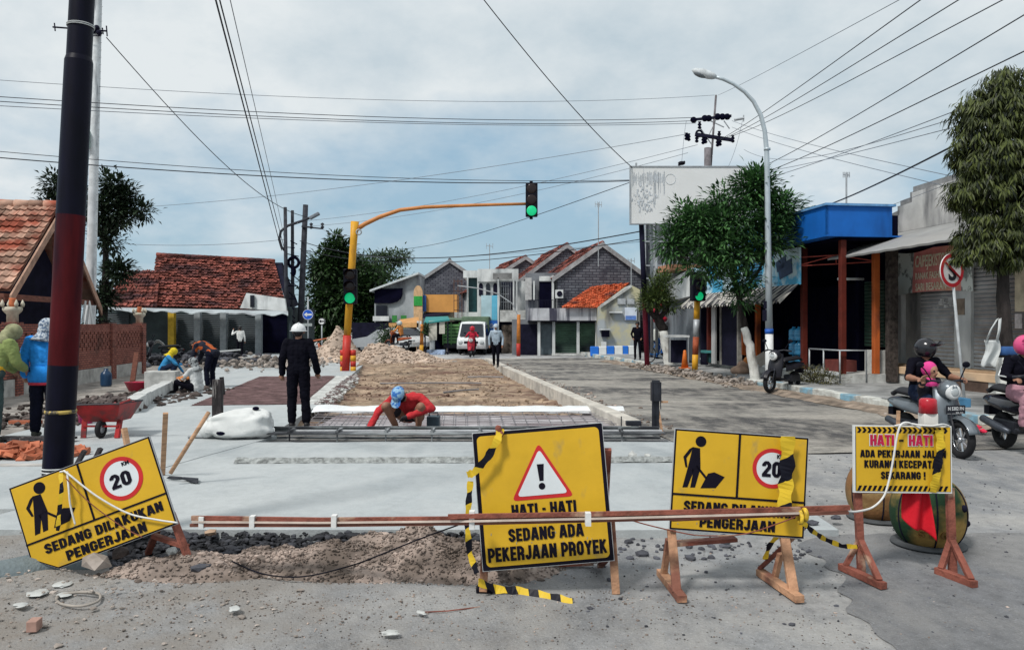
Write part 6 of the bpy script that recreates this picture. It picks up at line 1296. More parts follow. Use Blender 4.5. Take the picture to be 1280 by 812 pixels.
b = MB(); spar(b, [(240, 651, 5.02), (400, 652, 4.87), (590, 650, 4.63), (760, 646.5, 4.63), (1000, 640, 4.64)], .006, .012); b.build('pale_edge', mat('bare pale wood edge', (.55, .46, .4), .8), br)
b = MB()
for x in (253, 316, 418, 590, 735): b.cbox(Q(x, 651 - (x - 240) * .008, 5.05 - (x - 240) * .0011), (.032, .05, .075 if x != 590 else .11))
b.build('lashing', M_rope, br)
b = MB(); b.torus(Q(1000, 645, 4.66), .035, .012, axis=0); b.torus(Q(1006, 642, 4.66), .03, .014, axis=0); b.build('tape_knot', mat('crumpled yellow tape', (.5, .33, .03), .5, .7, 20), br)
# ================================================================ SPHERICAL PLANTERS
M_bol = mat('painted concrete ball', (.30, .19, .06), .75, .4, 3, bump=.3, streak=((.018, .045, .022), (1.1, 1.1, 1.5), (.45, .53)), spec=.12)
M_bol2 = mat('rusty brown ball paint', (.22, .105, .04), .75, .4, 3, bump=.3, streak=((.34, .24, .10), (1.2, 1.2, 2.2), (.36, .5)))
def ball(label, px, py, Y, r, m, foot=True):
    c = P(px, py, Y); c.z = 0; t = thing('concrete_ball', label, 'bollard', c, 0, 'big painted concrete balls'); b = mb(t)
    pw = lambda c: abs(c) ** .72
    prof = [(r * .66, .03)] + [(r * pw(math.cos(R(a))), r * .93 + r * 1.02 * math.sin(R(a))) for a in range(-62, 66, 6)] + [(r * .4, r * 1.87), (0, r * 1.87)]
    b.lathe(prof, 36); b.build('body', m, t)
    b = mb(t)
    for k in range(6):
        a = R(k * 60 + 15); b.tube([(r * 1.005 * pw(math.cos(R(e))) * math.cos(a), r * 1.005 * pw(math.cos(R(e))) * math.sin(a), r * .93 + r * 1.025 * math.sin(R(e))) for e in range(-58, 60, 8)], .006, 5)
    b.build('seam', M_dark, t); b = mb(t); b.lathe([(r * .8, 0), (r * .98, .008), (r * .97, .022), (r * .6, .03)], 36); b.build('foot_ring', mat('dark stone ring', (.07, .075, .08), .8, .3, 6), t); return t
cb = ball('big painted concrete ball, green and ochre, directly behind the small sign with red cloth', 1160, 700, 5.95, .272, M_bol); cb2 = ball('big brown rusty concrete ball half hidden behind the sign leg, left of the green one', 1097, 660, 6.75, .262, M_bol2)
b = mb(cb); b.sphere((.15, -.215, .33), .028, 10, 6); b.sphere((.262, -.06, .18), .028, 10, 6); b.build('knob', M_dark, cb)
b = mb(cb)
for k, ch in enumerate('SDG'):
    a = R(-128 + k * 17); textfit(b, ch, .05, .06, Matrix.Translation((.262 * math.cos(a), .262 * math.sin(a), .14)) @ Matrix.Rotation(a + R(90), 4, 'Z') @ Matrix.Rotation(R(90 + 14), 4, 'X'), .03, .006)
b.build('worn_lettering', mat('worn brown paint', (.14, .075, .02), .7), cb)
# red cloth hanging under the sign
b = MB()
def cloth(i, j):
    wd_ = 1 - .25 * j; x = 1131 + (33 * i - 2) * wd_ + 14 * j * i; y = 613 + 62 * j * (.55 + .45 * i) + 4 * math.sin(i * 6) * j; p = P(x, y, 5.30); p.y += .03 * math.sin(i * 9 + j * 2) ; return p
b.smooth = True; b.grid(cloth, 24, 16); b.build('red_flag', mat('bright red cloth', (.56, .006, .018), .7, .12, 5, bump=.15, bscale=60), label='bright red cloth hanging below the small yellow slow-down sign', cat='cloth', solid=.004)
# ================================================================ FORMWORK AND SITE GEAR
M_steel = mat('dirty steel form', (.05, .052, .06), .55, .35, 3, metal=.2, streak=((.34, .36, .37), (1, 4, 4), (.4, .55))); M_sted = mat('dark steel', (.02, .022, .03), .5, .4, 5)
fw = thing('formwork_beam', 'long dark steel formwork beam lying across the road behind the concrete slab', 'formwork', V((-.6, 11.2, 0))); FS = Matrix.Translation((0, -.43, -.055))
b = MB(); x0, x1 = P(335, 540, 11.3).x, P(829, 540, 11.3).x
b.box(x0, x1, 11.62, 11.65, .03, .15); b.box(x0, x1, 11.57, 11.62, .15, .17); b.box(x0, x1, 11.5, 11.62, .0, .02); b.build('web', mat('grey channel steel', (.17, .185, .19), .5, .5, 3, streak=((.04, .042, .05), (1.5, 4, 9), (.4, .5))), fw)
b = MB(FS); b.box(x0, x1, 11.55, 11.72, .172, .192); b.box(x0, x1 + .02, 11.44, 11.52, .04, .075); b.build('flange', M_steel, fw)
b = MB(FS); b.box(x0 + .3, x1, 11.80, 11.86, .17, .20); b.build('screed_rail', mat('pale steel rail', (.55, .56, .58), .45, .2, 4, metal=.3), fw)
for px in (365, 424, 484, 541, 600, 660, 720, 776):
    x = P(px, 540, 11.3).x; b = MB(FS); b.box(x - .02, x + .02, 11.56, 11.90, .193, .225); b.tube([(x, 11.6, .0), (x, 11.6, .26)], .012, 6); b.build('bracket', M_steel, fw)
b = MB(); b.tube([(P(236, 0, 11.2).x, 11.18, .075), (P(338, 0, 11.2).x, 11.22, .075)], .025, 8); b.build('steel_pipe', M_steel, label='thin steel pipe lying on the concrete in front of the white sack', cat='pipe')
def post(label, px, py0, py1, Y, w, m):
    a, c = P(px, py1, Y), P(px + .3, py0, Y); t = thing('post', label, 'post', a); b = MB(); b.bar(a, c, w, w * .7); b.build('shaft', m, t, bevel=.006); return t
M_owood = mat('charred old timber', (.035, .03, .032), .9, .6, 8, bump=1, stretch=(1, 1, .3), streak=((.26, .24, .23), (9, 9, 1.2), (.36, .42)))
pt = post('weathered dark timber post beside the white sack', 272, 473, 527, 13.2, .16, M_owood)
b = MB(); b.bar(P(279, 492, 13.3), P(277, 470, 13.3), .06, .05); b.build('wedge', M_owood, pt)
pt = post('tall dark steel stop post at the right end of the formwork beam', 819.5, 474, 543, 11.8, .10, M_sted)
b = MB(); b.box(-.075, .075, -.04, .06, -.17, .12, Matrix.Translation(P(820, 486, 11.75))); b.tube([P(815.5, 542, 11.7), P(815.5, 474, 11.7)], .01, 6); b.tube([P(826, 510, 11.7), P(824, 474, 11.7)], .008, 6); b.build('clamp', M_sted, pt)
b = MB(); b.bar(P(823, 512, 11.8), P(828, 542, 11.75), .035, .03); b.bar(P(826, 501, 11.75), P(835, 501, 11.75), .02, .03); b.build('stay', M_palewood, pt)
b = MB(); c = P(793, 532, 11.75)
b.box(-.13, .1, -.06, .06, .02, .09, Matrix.Translation(c)); b.box(-.05, .06, -.05, .05, -.1, .02, Matrix.Translation(c)); b.tube([c + V((-.2, 0, -.1)), c + V((-.2, 0, .16))], .01, 6); b.build('form_clamp', M_sted, label='small dark steel clamp block beside the end of the cast kerb', cat='clamp', bevel=.006)
# steel mats
def rebar(name, label, quad, n, m_, z, r, mt, bend=.012):
    q = [V((p[0], p[1], 0)) for p in quad]; f = lambda i, j: q[0] * (1 - i) * (1 - j) + q[1] * i * (1 - j) + q[2] * i * j + q[3] * (1 - i) * j + V((0, 0, z + bend * fnoise(i * 5, j * 5, 1)))
    b = MB()
    for k in range(n): b.tube([f(k / (n - 1), t / 6) for t in range(7)], r, 5)
    for k in range(m_): b.tube([f(t / 10, k / (m_ - 1)) + V((0, 0, r * 2)) for t in range(11)], r, 5)
    return b.build(name, mt, label=label, cat='rebar mat')
M_rust = mat('rusty rebar', (.16, .10, .10), .8, .4, 3); M_bare = mat('bare grey rebar', (.20, .19, .20), .6, .35, 2)
rebar('rebar_mat', 'wide steel rebar mat lying in the dug-out lane around the squatting welder', [(-3.35, 11.6), (1.95, 11.6), (1.95, 14.9), (-3.75, 14.9)], 27, 12, .0, .008, M_bare)
b = MB(); b.grid(lambda i, j: (-3.4 + 5.4 * i, 11.3 + 3.7 * j, -.06 + .012 * fnoise(i * 5, j * 3, 2)), 30, 12); b.build('pit_floor', mat('grey lean concrete', (.40, .38, .395), .9, .3, 2, streak=((.2, .15, .16), (.5, 2, 1), (.36, .54))), kind='structure', origin=V((0, 0, 0)))
rebar('rebar_mat', 'rusty dark rebar mat filling the recess of the left lane', [w2(16.6, -4.45), w2(16.6, -2.25), w2(25.3, -2.4), w2(25.3, -4.75)], 16, 44, .02, .014, M_rust)
b = MB(); b.smooth = True
b.grid(lambda i, j: (-3.9 + 6.1 * i, 14.9 + .75 * j + .18 * fnoise(i * 7, 0, 1) * j, -.0 + .09 * math.sin(j * 3.1) + .03 * fnoise(i * 12, j * 2, 1)), 80, 8); b.build('plastic_sheet', mat('white plastic sheet', (.66, .68, .69), .5, .06, 3), label='strip of white plastic sheet along the edge of the brown soil', cat='sheet')
q = random.Random(4); b = MB()
for k in range(46):
    u = 16.3 + k * .2; p = W(u, -1.93 + q.uniform(-.05, .05), .02); e = W(u + q.uniform(-.15, .15), -1.6 + q.uniform(-.15, .1), .0 + q.uniform(-.08, .06)); b.tube([p + V((0, 0, .05)), p.lerp(e, .5) + V((0, 0, .07)), e], .008, 5)
b.build('tie_bars', M_rust, label='row of bent tie bars sticking out of the left lane edge', cat='rebar')
for k, (u0, u1, v0, v1) in enumerate(((24.0, 23.6, -.9, 2.2), (26.6, 26.2, 2.0, 3.2), (20.6, 21.3, .9, 1.9))):
    b = MB(); a, c = W(u0, v0, -.1), W(u1, v1, -.09); b.tube([a, a.lerp(c, .5) + V((0, .02, .01)), c], .025, 6); b.build('steel_bar', M_bare, label=['long pale steel bar lying across the brown soil behind the welder', 'short pale steel bar at the far right of the brown soil', 'short bent steel bar on the soil right of the welder'][k], cat='bar')
# woven sack
b = MB(); b.smooth = True; sc0 = P(299, 548, 11.25); sc0.z = .05
def sackf(i, j):
    a, e = 2 * math.pi * i, math.pi * (j - .5); x, y, z = math.cos(e) * math.cos(a), math.cos(e) * math.sin(a), math.sin(e)
    k = 1 + .22 * noise.noise(V((x * 1.6 + 3, y * 1.6, z * 1.6))) + .10 * noise.noise(V((x * 5, y * 5 + 2, z * 5))); sg = lambda t, p: math.copysign(abs(t) ** p, t)
    xx = sg(x, .7) * .5 * k; fl = 1 - .30 * (xx < -.1) * min(1, (-.1 - xx) * 3); return sc0 + V((xx, sg(y, .8) * .26 * k, .2 + sg(z, .7) * .21 * k * fl + .02 * xx))
b.grid(sackf, 48, 24); sk = thing('sack', 'bulging white woven sack lying on the concrete left of the man in black', 'sack', sc0); b.build('body', mat('white woven plastic', (.62, .63, .62), .6, .08, 3, bump=.5, bscale=9), sk)
b = MB(); b.sphere(sc0 + V((-.16, -.235, .1)), (.09, .05, .035), 10, 6); b.sphere(sc0 + V((-.12, -.14, .33)), (.1, .05, .03), 10, 6); b.sphere(sc0 + V((.25, -.02, .43)), (.05, .05, .03), 10, 6); b.build('opening', M_black, sk)
b = MB(); b.sphere(sc0 + V((-.44, -.05, .13)), (.12, .13, .13), 12, 8); b.build('folded_mouth', MATS['white woven plastic'], sk)
# spade handle, timber stake, wheelbarrow
sp = thing('shovel', 'shovel with long wooden handle leaning behind the crooked sign', 'shovel', G(232, 600))
b = MB(); b.tube([P(261, 514, 7.9), P(238, 550, 7.9), P(213, 590, 7.9)], .022, 8); b.build('handle', M_palewood, sp)
b = MB(); b.smooth = True; b.grid(lambda i, j: G(212 + 36 * j, 597 + 5 * (i - .5) + 3 * j, .065) + V((0, (i - .5) * .22 * math.sin(math.pi * min(1, j + .25)), .03 * (1 - abs(i - .5) * 2))), 8, 10); b.build('blade', M_sted, sp, solid=.006)
b = MB(); b.bar(G(203, 598), P(207, 515, 8.1), .05, .03); b.build('timber_stake', M_palewood, label='upright pale timber stake behind the crooked sign', cat='stake')
b = MB(); b.bar(P(160, 560, 8.2), P(155, 534, 8.25), .05, .045); b.build('timber_stake', M_palewood, label='short pale stub of timber above the crooked sign top', cat='stake')
wbp = G(130, 545, .05); wb = thing('wheelbarrow', 'red wheelbarrow heaped with dark rubble near the brick wall', 'wheelbarrow', M=Matrix.Translation(wbp) @ Matrix.Scale(.86, 4))
M_wbr = mat('scratched red paint', (.30, .018, .02), .45, .3, 4, streak=((.12, .03, .03), (4, 4, 4), (.34, .46)))
b = mb(wb); top = [(-.40, -.3, .58), (.42, -.3, .60), (.42, .5, .58), (-.40, .5, .58)]; bot = [(-.26, -.12, .28), (.28, -.12, .28), (.28, .36, .28), (-.26, .36, .28)]
b.add(top + bot, [(0, 1, 5, 4), (1, 2, 6, 5), (2, 3, 7, 6), (3, 0, 4, 7), (4, 5, 6, 7)]); b.build('tray', M_wbr, wb, solid=.012)
b = mb(wb); b.tube([top[0], top[1], top[2], top[3], top[0]], .014, 6); b.build('rim', M_sted, wb)
b = mb(wb); b.tube([(.42, -.3, .6), (.55, -.2, .66)], .02, 6); b.tube([(-.40, -.3, .6), (-.46, -.4, .74)], .02, 6); b.build('handle', M_wbr, wb)
for x in (-.3, .3):
    b = mb(wb); b.bar((x, -.05, .3), (x * .95, -.12, 0), .08, .05); b.build('leg', M_wbr, wb)
b = mb(wb); b.bar((-.3, -.1, .2), (.3, -.1, .2), .04, .03); b.build('crossbar', M_wbr, wb)
b = mb(wb); b.torus((0, -.1, .15), .11, .045, axis=0); wt = b.build('tyre', mat('black rubber', (.012, .012, .014), .8, .3, 6), wb); b = mb(wb); b.lathe([(.07, -.03), (.07, .03)], 14, (0, -.1, .15), axis=0); b.build('rim', M_metal, wt)
q = random.Random(8); b = mb(wb)
for k in range(70): a = q.uniform(0, 6.28); r = math.sqrt(q.random()); b.rock((r * .36 * math.cos(a), .1 + r * .34 * math.sin(a), .58 + .12 * (1 - r) + q.uniform(-.02, .03)), q.uniform(.03, .075), q.random())
b.build('load', mat('dark broken concrete', (.11, .09, .085), .95, .5, 6, island=.5), wb)
# bricks: loose orange heap, small row, and a single block in front
M_ob = mat('orange brick', (.40, .125, .065), .85, .25, 4, island=.3)
q = random.Random(9); b = MB()
for k in range(170):
    a = q.uniform(0, 6.28); r = math.sqrt(q.random()); c = V((-6.28 + r * .85 * math.cos(a), 9.75 + r * .42 * math.sin(a), .06 + .13 * (1 - r) * q.random() + .02)); M_ = Matrix.Translation(c) @ Matrix.Rotation(q.uniform(0, 6.3), 4, 'Z') @ Matrix.Rotation(q.uniform(-.4, .4), 4, 'X') @ Matrix.Rotation(q.uniform(-.4, .4), 4, 'Y')
    b.cbox((0, 0, 0), (q.uniform(.1, .24), .11, .045), M_)
b.build('broken_bricks', M_ob, kind='stuff', origin=V((0, 0, 0)))
for k in range(3): p = G(19 + 13 * k, 529, .05); b = MB(); b.cbox((0, 0, .03), (.17, .1, .06), Matrix.Translation((p.x, p.y, .055))); b.build('brick', M_ob, label=['leftmost of three orange bricks lined up at the feet of the blue jacket', 'middle of three orange bricks lined up at the feet of the blue jacket', 'rightmost of three orange bricks lined up at the feet of the blue jacket'][k], cat='brick', group='row of three bricks', bevel=.006)
p = G(43, 778, .04); b = MB(); b.cbox((0, 0, 0), (.055, .075, .06), Matrix.Translation((p.x, p.y, .035)) @ Matrix.Rotation(.15, 4, 'Z')); b.build('brick', mat('dusty pink brick', (.36, .22, .18), .9, .2, 8), label='single dusty pink brick end lying in front of the rubble', cat='brick', bevel=.004)
M_scrap = mat('white plaster scrap', (.44, .45, .44), .85, .15, 6)
for k, (px, py, s, lab) in enumerate(((47, 742, .07, 'white plaster chunk left of the grey hose coil'), (78, 731, .08, 'white flat plaster piece above the grey hose coil'), (80, 744, .04, 'small white plaster bit inside the grey hose coil'), (25, 757, .06, 'pale scrap at the far lower left of the rubble'), (293, 762, .055, 'flat pale scrap lying alone on the asphalt left of centre'), (488, 792, .05, 'flat white scrap lying at the bottom centre of the asphalt'), (526, 766, .035, 'pale splinter lying on asphalt below the gravel heap'), (370, 703, .06, 'flat grey stone at the left foot of the gravel heap'))):
    b = MB(); b.rock(G(px, py, .02) + V((0, 0, .012)), s * .85, k + 3, .22, 2); b.build('plaster_scrap', M_scrap if k != 7 else M_conc2, label=lab, cat='scrap')
for k, (px, py, s, lab) in enumerate(((118, 706, .11, 'large rough grey stone under the crooked sign corner'), (150, 694, .08, 'dark stone under the middle of the crooked sign'), (168, 668, .1, 'tan crumpled stone behind the crooked sign leg'), (262, 668, .07, 'pale tan stone at the left end of the barrier rail'), (250, 712, .06, 'flat dark stone beside the red sign leg'), (215, 690, .055, 'rounded stone right of the crooked sign leg'), (790, 571, .10, 'grey concrete lump lying on the slab right of the tall sign'), (660, 700, .07, 'dark stone half hidden behind the tall sign foot'), (810, 570, .06, 'small concrete lump beside the larger one on the slab'), (905, 672, .055, 'black flat stone behind the standing work sign'), (1015, 655, .06, 'black stone right of the standing work sign'), (1045, 648, .06, 'flat black shard left of the brown ball'))):
    b = MB(); b.rock(G(px, py, .05) + V((0, 0, s * .3)), s, k + 20, .5, 1); b.build('stone', [M_rubble, MATS['dark spoil'], mat('tan stone', (.42, .29, .2), .9, .3, 4), mat('tan stone', (.4, .3, .2)), M_dgravel, M_conc2, M_conc2, M_dgravel, M_conc2, M_dgravel, M_dgravel, M_dgravel][k], label=lab, cat='stone')
# left kerb blocks in a row
M_kbk = mat('pale kerb block', (.50, .51, .50), .85, .18, 4, bump=.4, streak=((.20, .2, .2), (3, 3, 3), (.3, .42)))
A0, A1 = V((-7.15, 14.3, .05)), V((-8.85, 20.0, .05)); nb = 10; dv = (A1 - A0) / nb; rzk = math.atan2(-dv.x, dv.y)
p0 = None
for k in range(nb):
    b = MB(Matrix.Translation(A0 + dv * k) @ Matrix.Rotation(rzk, 4, 'Z')); b.box(-.13 + rnd.uniform(-.02, .02), .13, .016, dv.length - .016, 0, .26 + rnd.uniform(-.015, .015)); b.build('kerb_block', M_kbk, label=['kerb block nearest the red wheelbarrow', 'second kerb block counted from the wheelbarrow', 'third kerb block counted from the wheelbarrow', 'fourth kerb block counted from the wheelbarrow', 'fifth kerb block counted from the wheelbarrow', 'sixth kerb block counted from the wheelbarrow', 'seventh kerb block counted from the wheelbarrow', 'third kerb block from the seated worker', 'second kerb block from the seated worker', 'kerb block nearest the seated worker'][k], cat='kerb block', group='row of pale kerb blocks', bevel=.015)
cbk = W(20.2, -6.0, .05); b = MB(Matrix.Translation(cbk) @ Matrix.Rotation(AN, 4, 'Z')); b.box(-.5, .25, -.2, .2, 0, .5); b.build('concrete_block', M_conc2, label='large concrete block in front of the bending worker', cat='concrete block', bevel=.02)
# pink bucket, blue jug, tools by the wall
bk = G(107, 528, .05); t = thing('bucket', 'bright pink plastic bucket behind the wheelbarrow', 'bucket', bk); b = mb(t); b.lathe([(.1, 0), (.13, .26), (.14, .27), (.12, .26), (.09, .03)], 16); b.build('pail', mat('pink plastic', (.60, .03, .16), .4), t)
b = MB(); c = W(20.6, -7.6, .15); b.lathe([(.12, 0), (.135, .05), (.135, .28), (.12, .34), (.05, .4), (.05, .45), (0, .45)], 16, c); b.build('water_jug', mat('dark blue jug', (.015, .045, .10), .3, .2, 3), label='dark blue water jug standing against the brick wall', cat='jug')
b = MB(); c = W(20.3, -6.75, .05); b.lathe([(.2, 0), (.3, .22), (.32, .23), (.26, .2), (.15, .05), (0, .05)], 18, c); b.build('basin', mat('crimson plastic', (.34, .02, .05), .4), label='crimson plastic basin at the end of the kerb blocks', cat='basin')
b = MB(); b.bar(W(20.9, -7.1, .05), W(21.0, -7.0, 1.0), .12, .05); b.build('board', M_wood, label='dark upright board beside the blue water jug', cat='board')
b = MB(); q = random.Random(6)
for k in range(9): a = V((-4.85 + q.uniform(-.3, .4), 8.5 + q.uniform(-.3, .3), .05)); b.bar(a, a + V((q.uniform(-.3, .3), q.uniform(-.1, .1), q.uniform(.1, .35))), .05, .04)
b.build('scrap_timber', M_owood, label='jumble of dark scrap timber behind the steel pole', cat='timber')
b = MB(); b.bar((-7.3, 9.05, .04), (-4.9, 9.0, .05), .12, .04); b.build('plank', mat('pale grey plank', (.4, .38, .36), .9, .2, 4), label='pale grey plank lying below the orange brick heap', cat='plank')
b = MB(); b.bar((-7.3, 10.9, .10), (-6.2, 10.85, .10), .2, .03); b.build('plank', M_owood, label='dark plank lying behind the row of three bricks', cat='plank')
# gravel mound and barricade beyond
b = MB(); b.smooth = True; mc = P(455, 450, 35); mpts = [(-1.2, 0, 1.3, 1.55), (.9, 0, 1.9, 1.0), (-2.6, .3, 1.0, .75), (2.4, .2, 1.5, .55)]
def mz(x, y): return max(max(0, h_ * (1 - math.hypot((x - cx) / (r * 1.15), (y - cy) / 1.6) ** 1.15)) for cx, cy, r, h_ in mpts)
b.grid(lambda i, j: (lambda x, y: (mc.x + x, mc.y + y, -.1 + mz(x, y) * (1 + .3 * fnoise(x, y, 1.3)) + .05 * fnoise(x, y, 5) - (.2 if mz(x, y) <= 0 else 0)))(-4.2 + 8.8 * i, -2 + 4 * j), 110, 50)
q = random.Random(12); b.smooth = False
for k in range(1300):
    x, y = q.uniform(-3.6, 4), q.uniform(-1.8, .8); z = mz(x, y)
    if z > .02: b.rock((mc.x + x, mc.y + y, -.08 + z * (1 + .3 * fnoise(x, y, 1.3))), q.uniform(.03, .09), q.random())
b.build('sand_mound', mat('buff sand and gravel', (.42, .33, .265), .95, .3, 2.5, island=.3), label='tall buff mound of sand and gravel behind the traffic light', cat='mound')
bt = thing('barricade', 'faded orange wooden barricade lying askew left of the gravel mound', 'barricade', G(410, 447)); Yb = 37
b = MB(); b.prism([P(398, 431, Yb), P(412, 429, Yb), P(419, 447, Yb), P(405, 449, Yb)], (0, .08, 0)); b.bar(P(398, 428, Yb), P(404, 450, Yb), .1, .08); b.bar(P(390, 425, Yb + .4), P(412, 421, Yb + .4), .25, .06); b.build('panel', mat('faded orange board paint', (.42, .13, .07), .8, .5, 4), bt)
b = MB(); b.bar(P(386, 436, Yb), P(398, 450, Yb), .1, .06); b.bar(P(414, 436, Yb), P(432, 448, Yb - .3), .1, .06); b.build('brace', M_wood, bt)
# things on the far right pavement
b = MB(); c = P(587 + 262, 440, 27.5); 
ct = thing('market_table', 'small table with white top and dark underside on the right pavement', 'table', V((P(852, 440, 28).x, 28, .18)))
b = MB(); bx(b, 836, 862, 418, 420.5, 28, 1.0); b.build('table_top', M_white, ct)
for x in (837, 860): b = MB(); bx(b, x, x + 1.2, 420.5, 452, 28, .05); b.build('leg', M_metal, ct)
b = MB(); bx(b, 839, 858, 424, 452, 28.4, .5); b.build('cloth_skirt', M_dark, ct)
cn = V((P(856, 455, 27).x, 27, .18)); t = thing('traffic_cone', 'orange traffic cone on the right pavement in front of the white-topped table', 'cone', cn); b = mb(t); b.box(-.18, .18, -.18, .18, 0, .03); b.lathe([(.13, .03), (.05, .62), (.03, .64), (0, .64)], 16); b.build('cone', mat('orange plastic', (.58, .14, .02), .5, .2, 5), t)
b = mb(t); b.lathe([(.107, .19), (.083, .36)], 16); b.build('band', M_red, t)
bn_ = thing('bench', 'teal bench and crates in front of the shop with the checked pillar', 'bench', V((P(893, 440, 28).x, 28, .18))); b = MB(); bx(b, 880, 905, 437, 440, 28, .5); b.build('seat', mat('teal bench paint', (.06, .24, .24), .6), bn_)
for x in (881, 902): b = MB(); bx(b, x, x + 2.2, 440, 452, 28, .4); b.build('leg', M_dark, bn_)
b = MB(); bx(b, 886, 896, 441, 452, 28.1, .35); b.build('crate', mat('dark teal crate', (.02, .07, .08), .7), bn_)
sk2 = thing('sack', 'slumped tan sack with orange cloth lying on the pavement by the leafy tree', 'sack', P(928, 468, 24)); b = MB(); c = P(925, 462, 24); b.sphere(c, (.3, .3, .16), 14, 8); b.sphere(c + V((.12, .05, .15)), (.2, .2, .17), 12, 8); b.build('body', mat('tan sacking', (.38, .25, .18), .9, .3, 4), sk2); b = MB(); b.sphere(c + V((.22, -.02, .3)), (.12, .12, .14), 10, 6); b.build('cloth', mat('orange cloth', (.5, .18, .05), .8), sk2)
b = MB(); b.prism([P(944, 445, 23), P(955, 438, 23), P(960, 452, 23), P(950, 458, 23)], (0, .03, 0)); b.build('cardboard', mat('grey cardboard', (.36, .33, .29), .9), label='grey cardboard sheet propped between the leafy tree and the lamp', cat='cardboard')
b = MB(); b.prism([P(928, 412, 24.4), P(936, 414, 24.4), P(936, 444, 24.4), P(928, 442, 24.4)], (0, .1, 0)); b.build('door_panel', M_or, label='orange panel standing behind the leafy tree trunk', cat='panel')
# things hung on the right tree, litter
b = MB(); b.smooth = True; YB_ = 12.78
b.grid(lambda i, j: P(1230 + 19 * i + 2.5 * math.sin(j * 5) - 1.5 * j, 424 + 32 * j + 2.2 * math.sin(i * 9) * j, YB_ + .035 * math.sin(i * 8 + j * 3)), 14, 12); b.ribbon([P(1233, 425, YB_), P(1239, 410, YB_), P(1247, 397, YB_)], V((.045, 0, .03))); b.ribbon([P(1246, 425, YB_), P(1249, 412, YB_), P(1250, 397, YB_)], V((.05, 0, .02))); b.build('plastic_bag', mat('thin white plastic bag', (.48, .50, .50), .5, .12, 5, bump=.5, bscale=14), label='long white plastic bag hung on the trunk of the drooping tree', cat='bag', solid=.004)
b = MB(); b.torus(P(1257.3, 437, 13), .15, .03, axis=2, squash=2.6); b.build('cloth_band', mat('blue cloth band', (.03, .09, .25), .8), label='blue cloth band tied round the trunk of the drooping tree', cat='cloth')
b = MB()
for k in range(7): b.rock(P(1217, 537, 11.9) + V((rnd.uniform(-.12, .12), rnd.uniform(-.1, .1), rnd.uniform(0, .05))), .06, k, .5)
b.build('plastic_bag', mat('red plastic bag', (.55, .02, .06), .4, .3, 8), label='crumpled bright red plastic bag at the foot of the kerb', cat='bag')
b = MB(); bx(b, 1196, 1214, 497, 508, 12.6, .3); b.build('crate', mat('blue crate', (.05, .16, .28), .7, .3, 4), label='small blue crate on the pavement behind the scooter', cat='crate', bevel=.01)
b = MB(); b.tube([G(520, 764, .004), G(560, 762, .012), G(600, 757, .004)], .004, 5); b.build('twig', M_st, label='thin twig lying on the asphalt below the gravel heap', cat='twig')
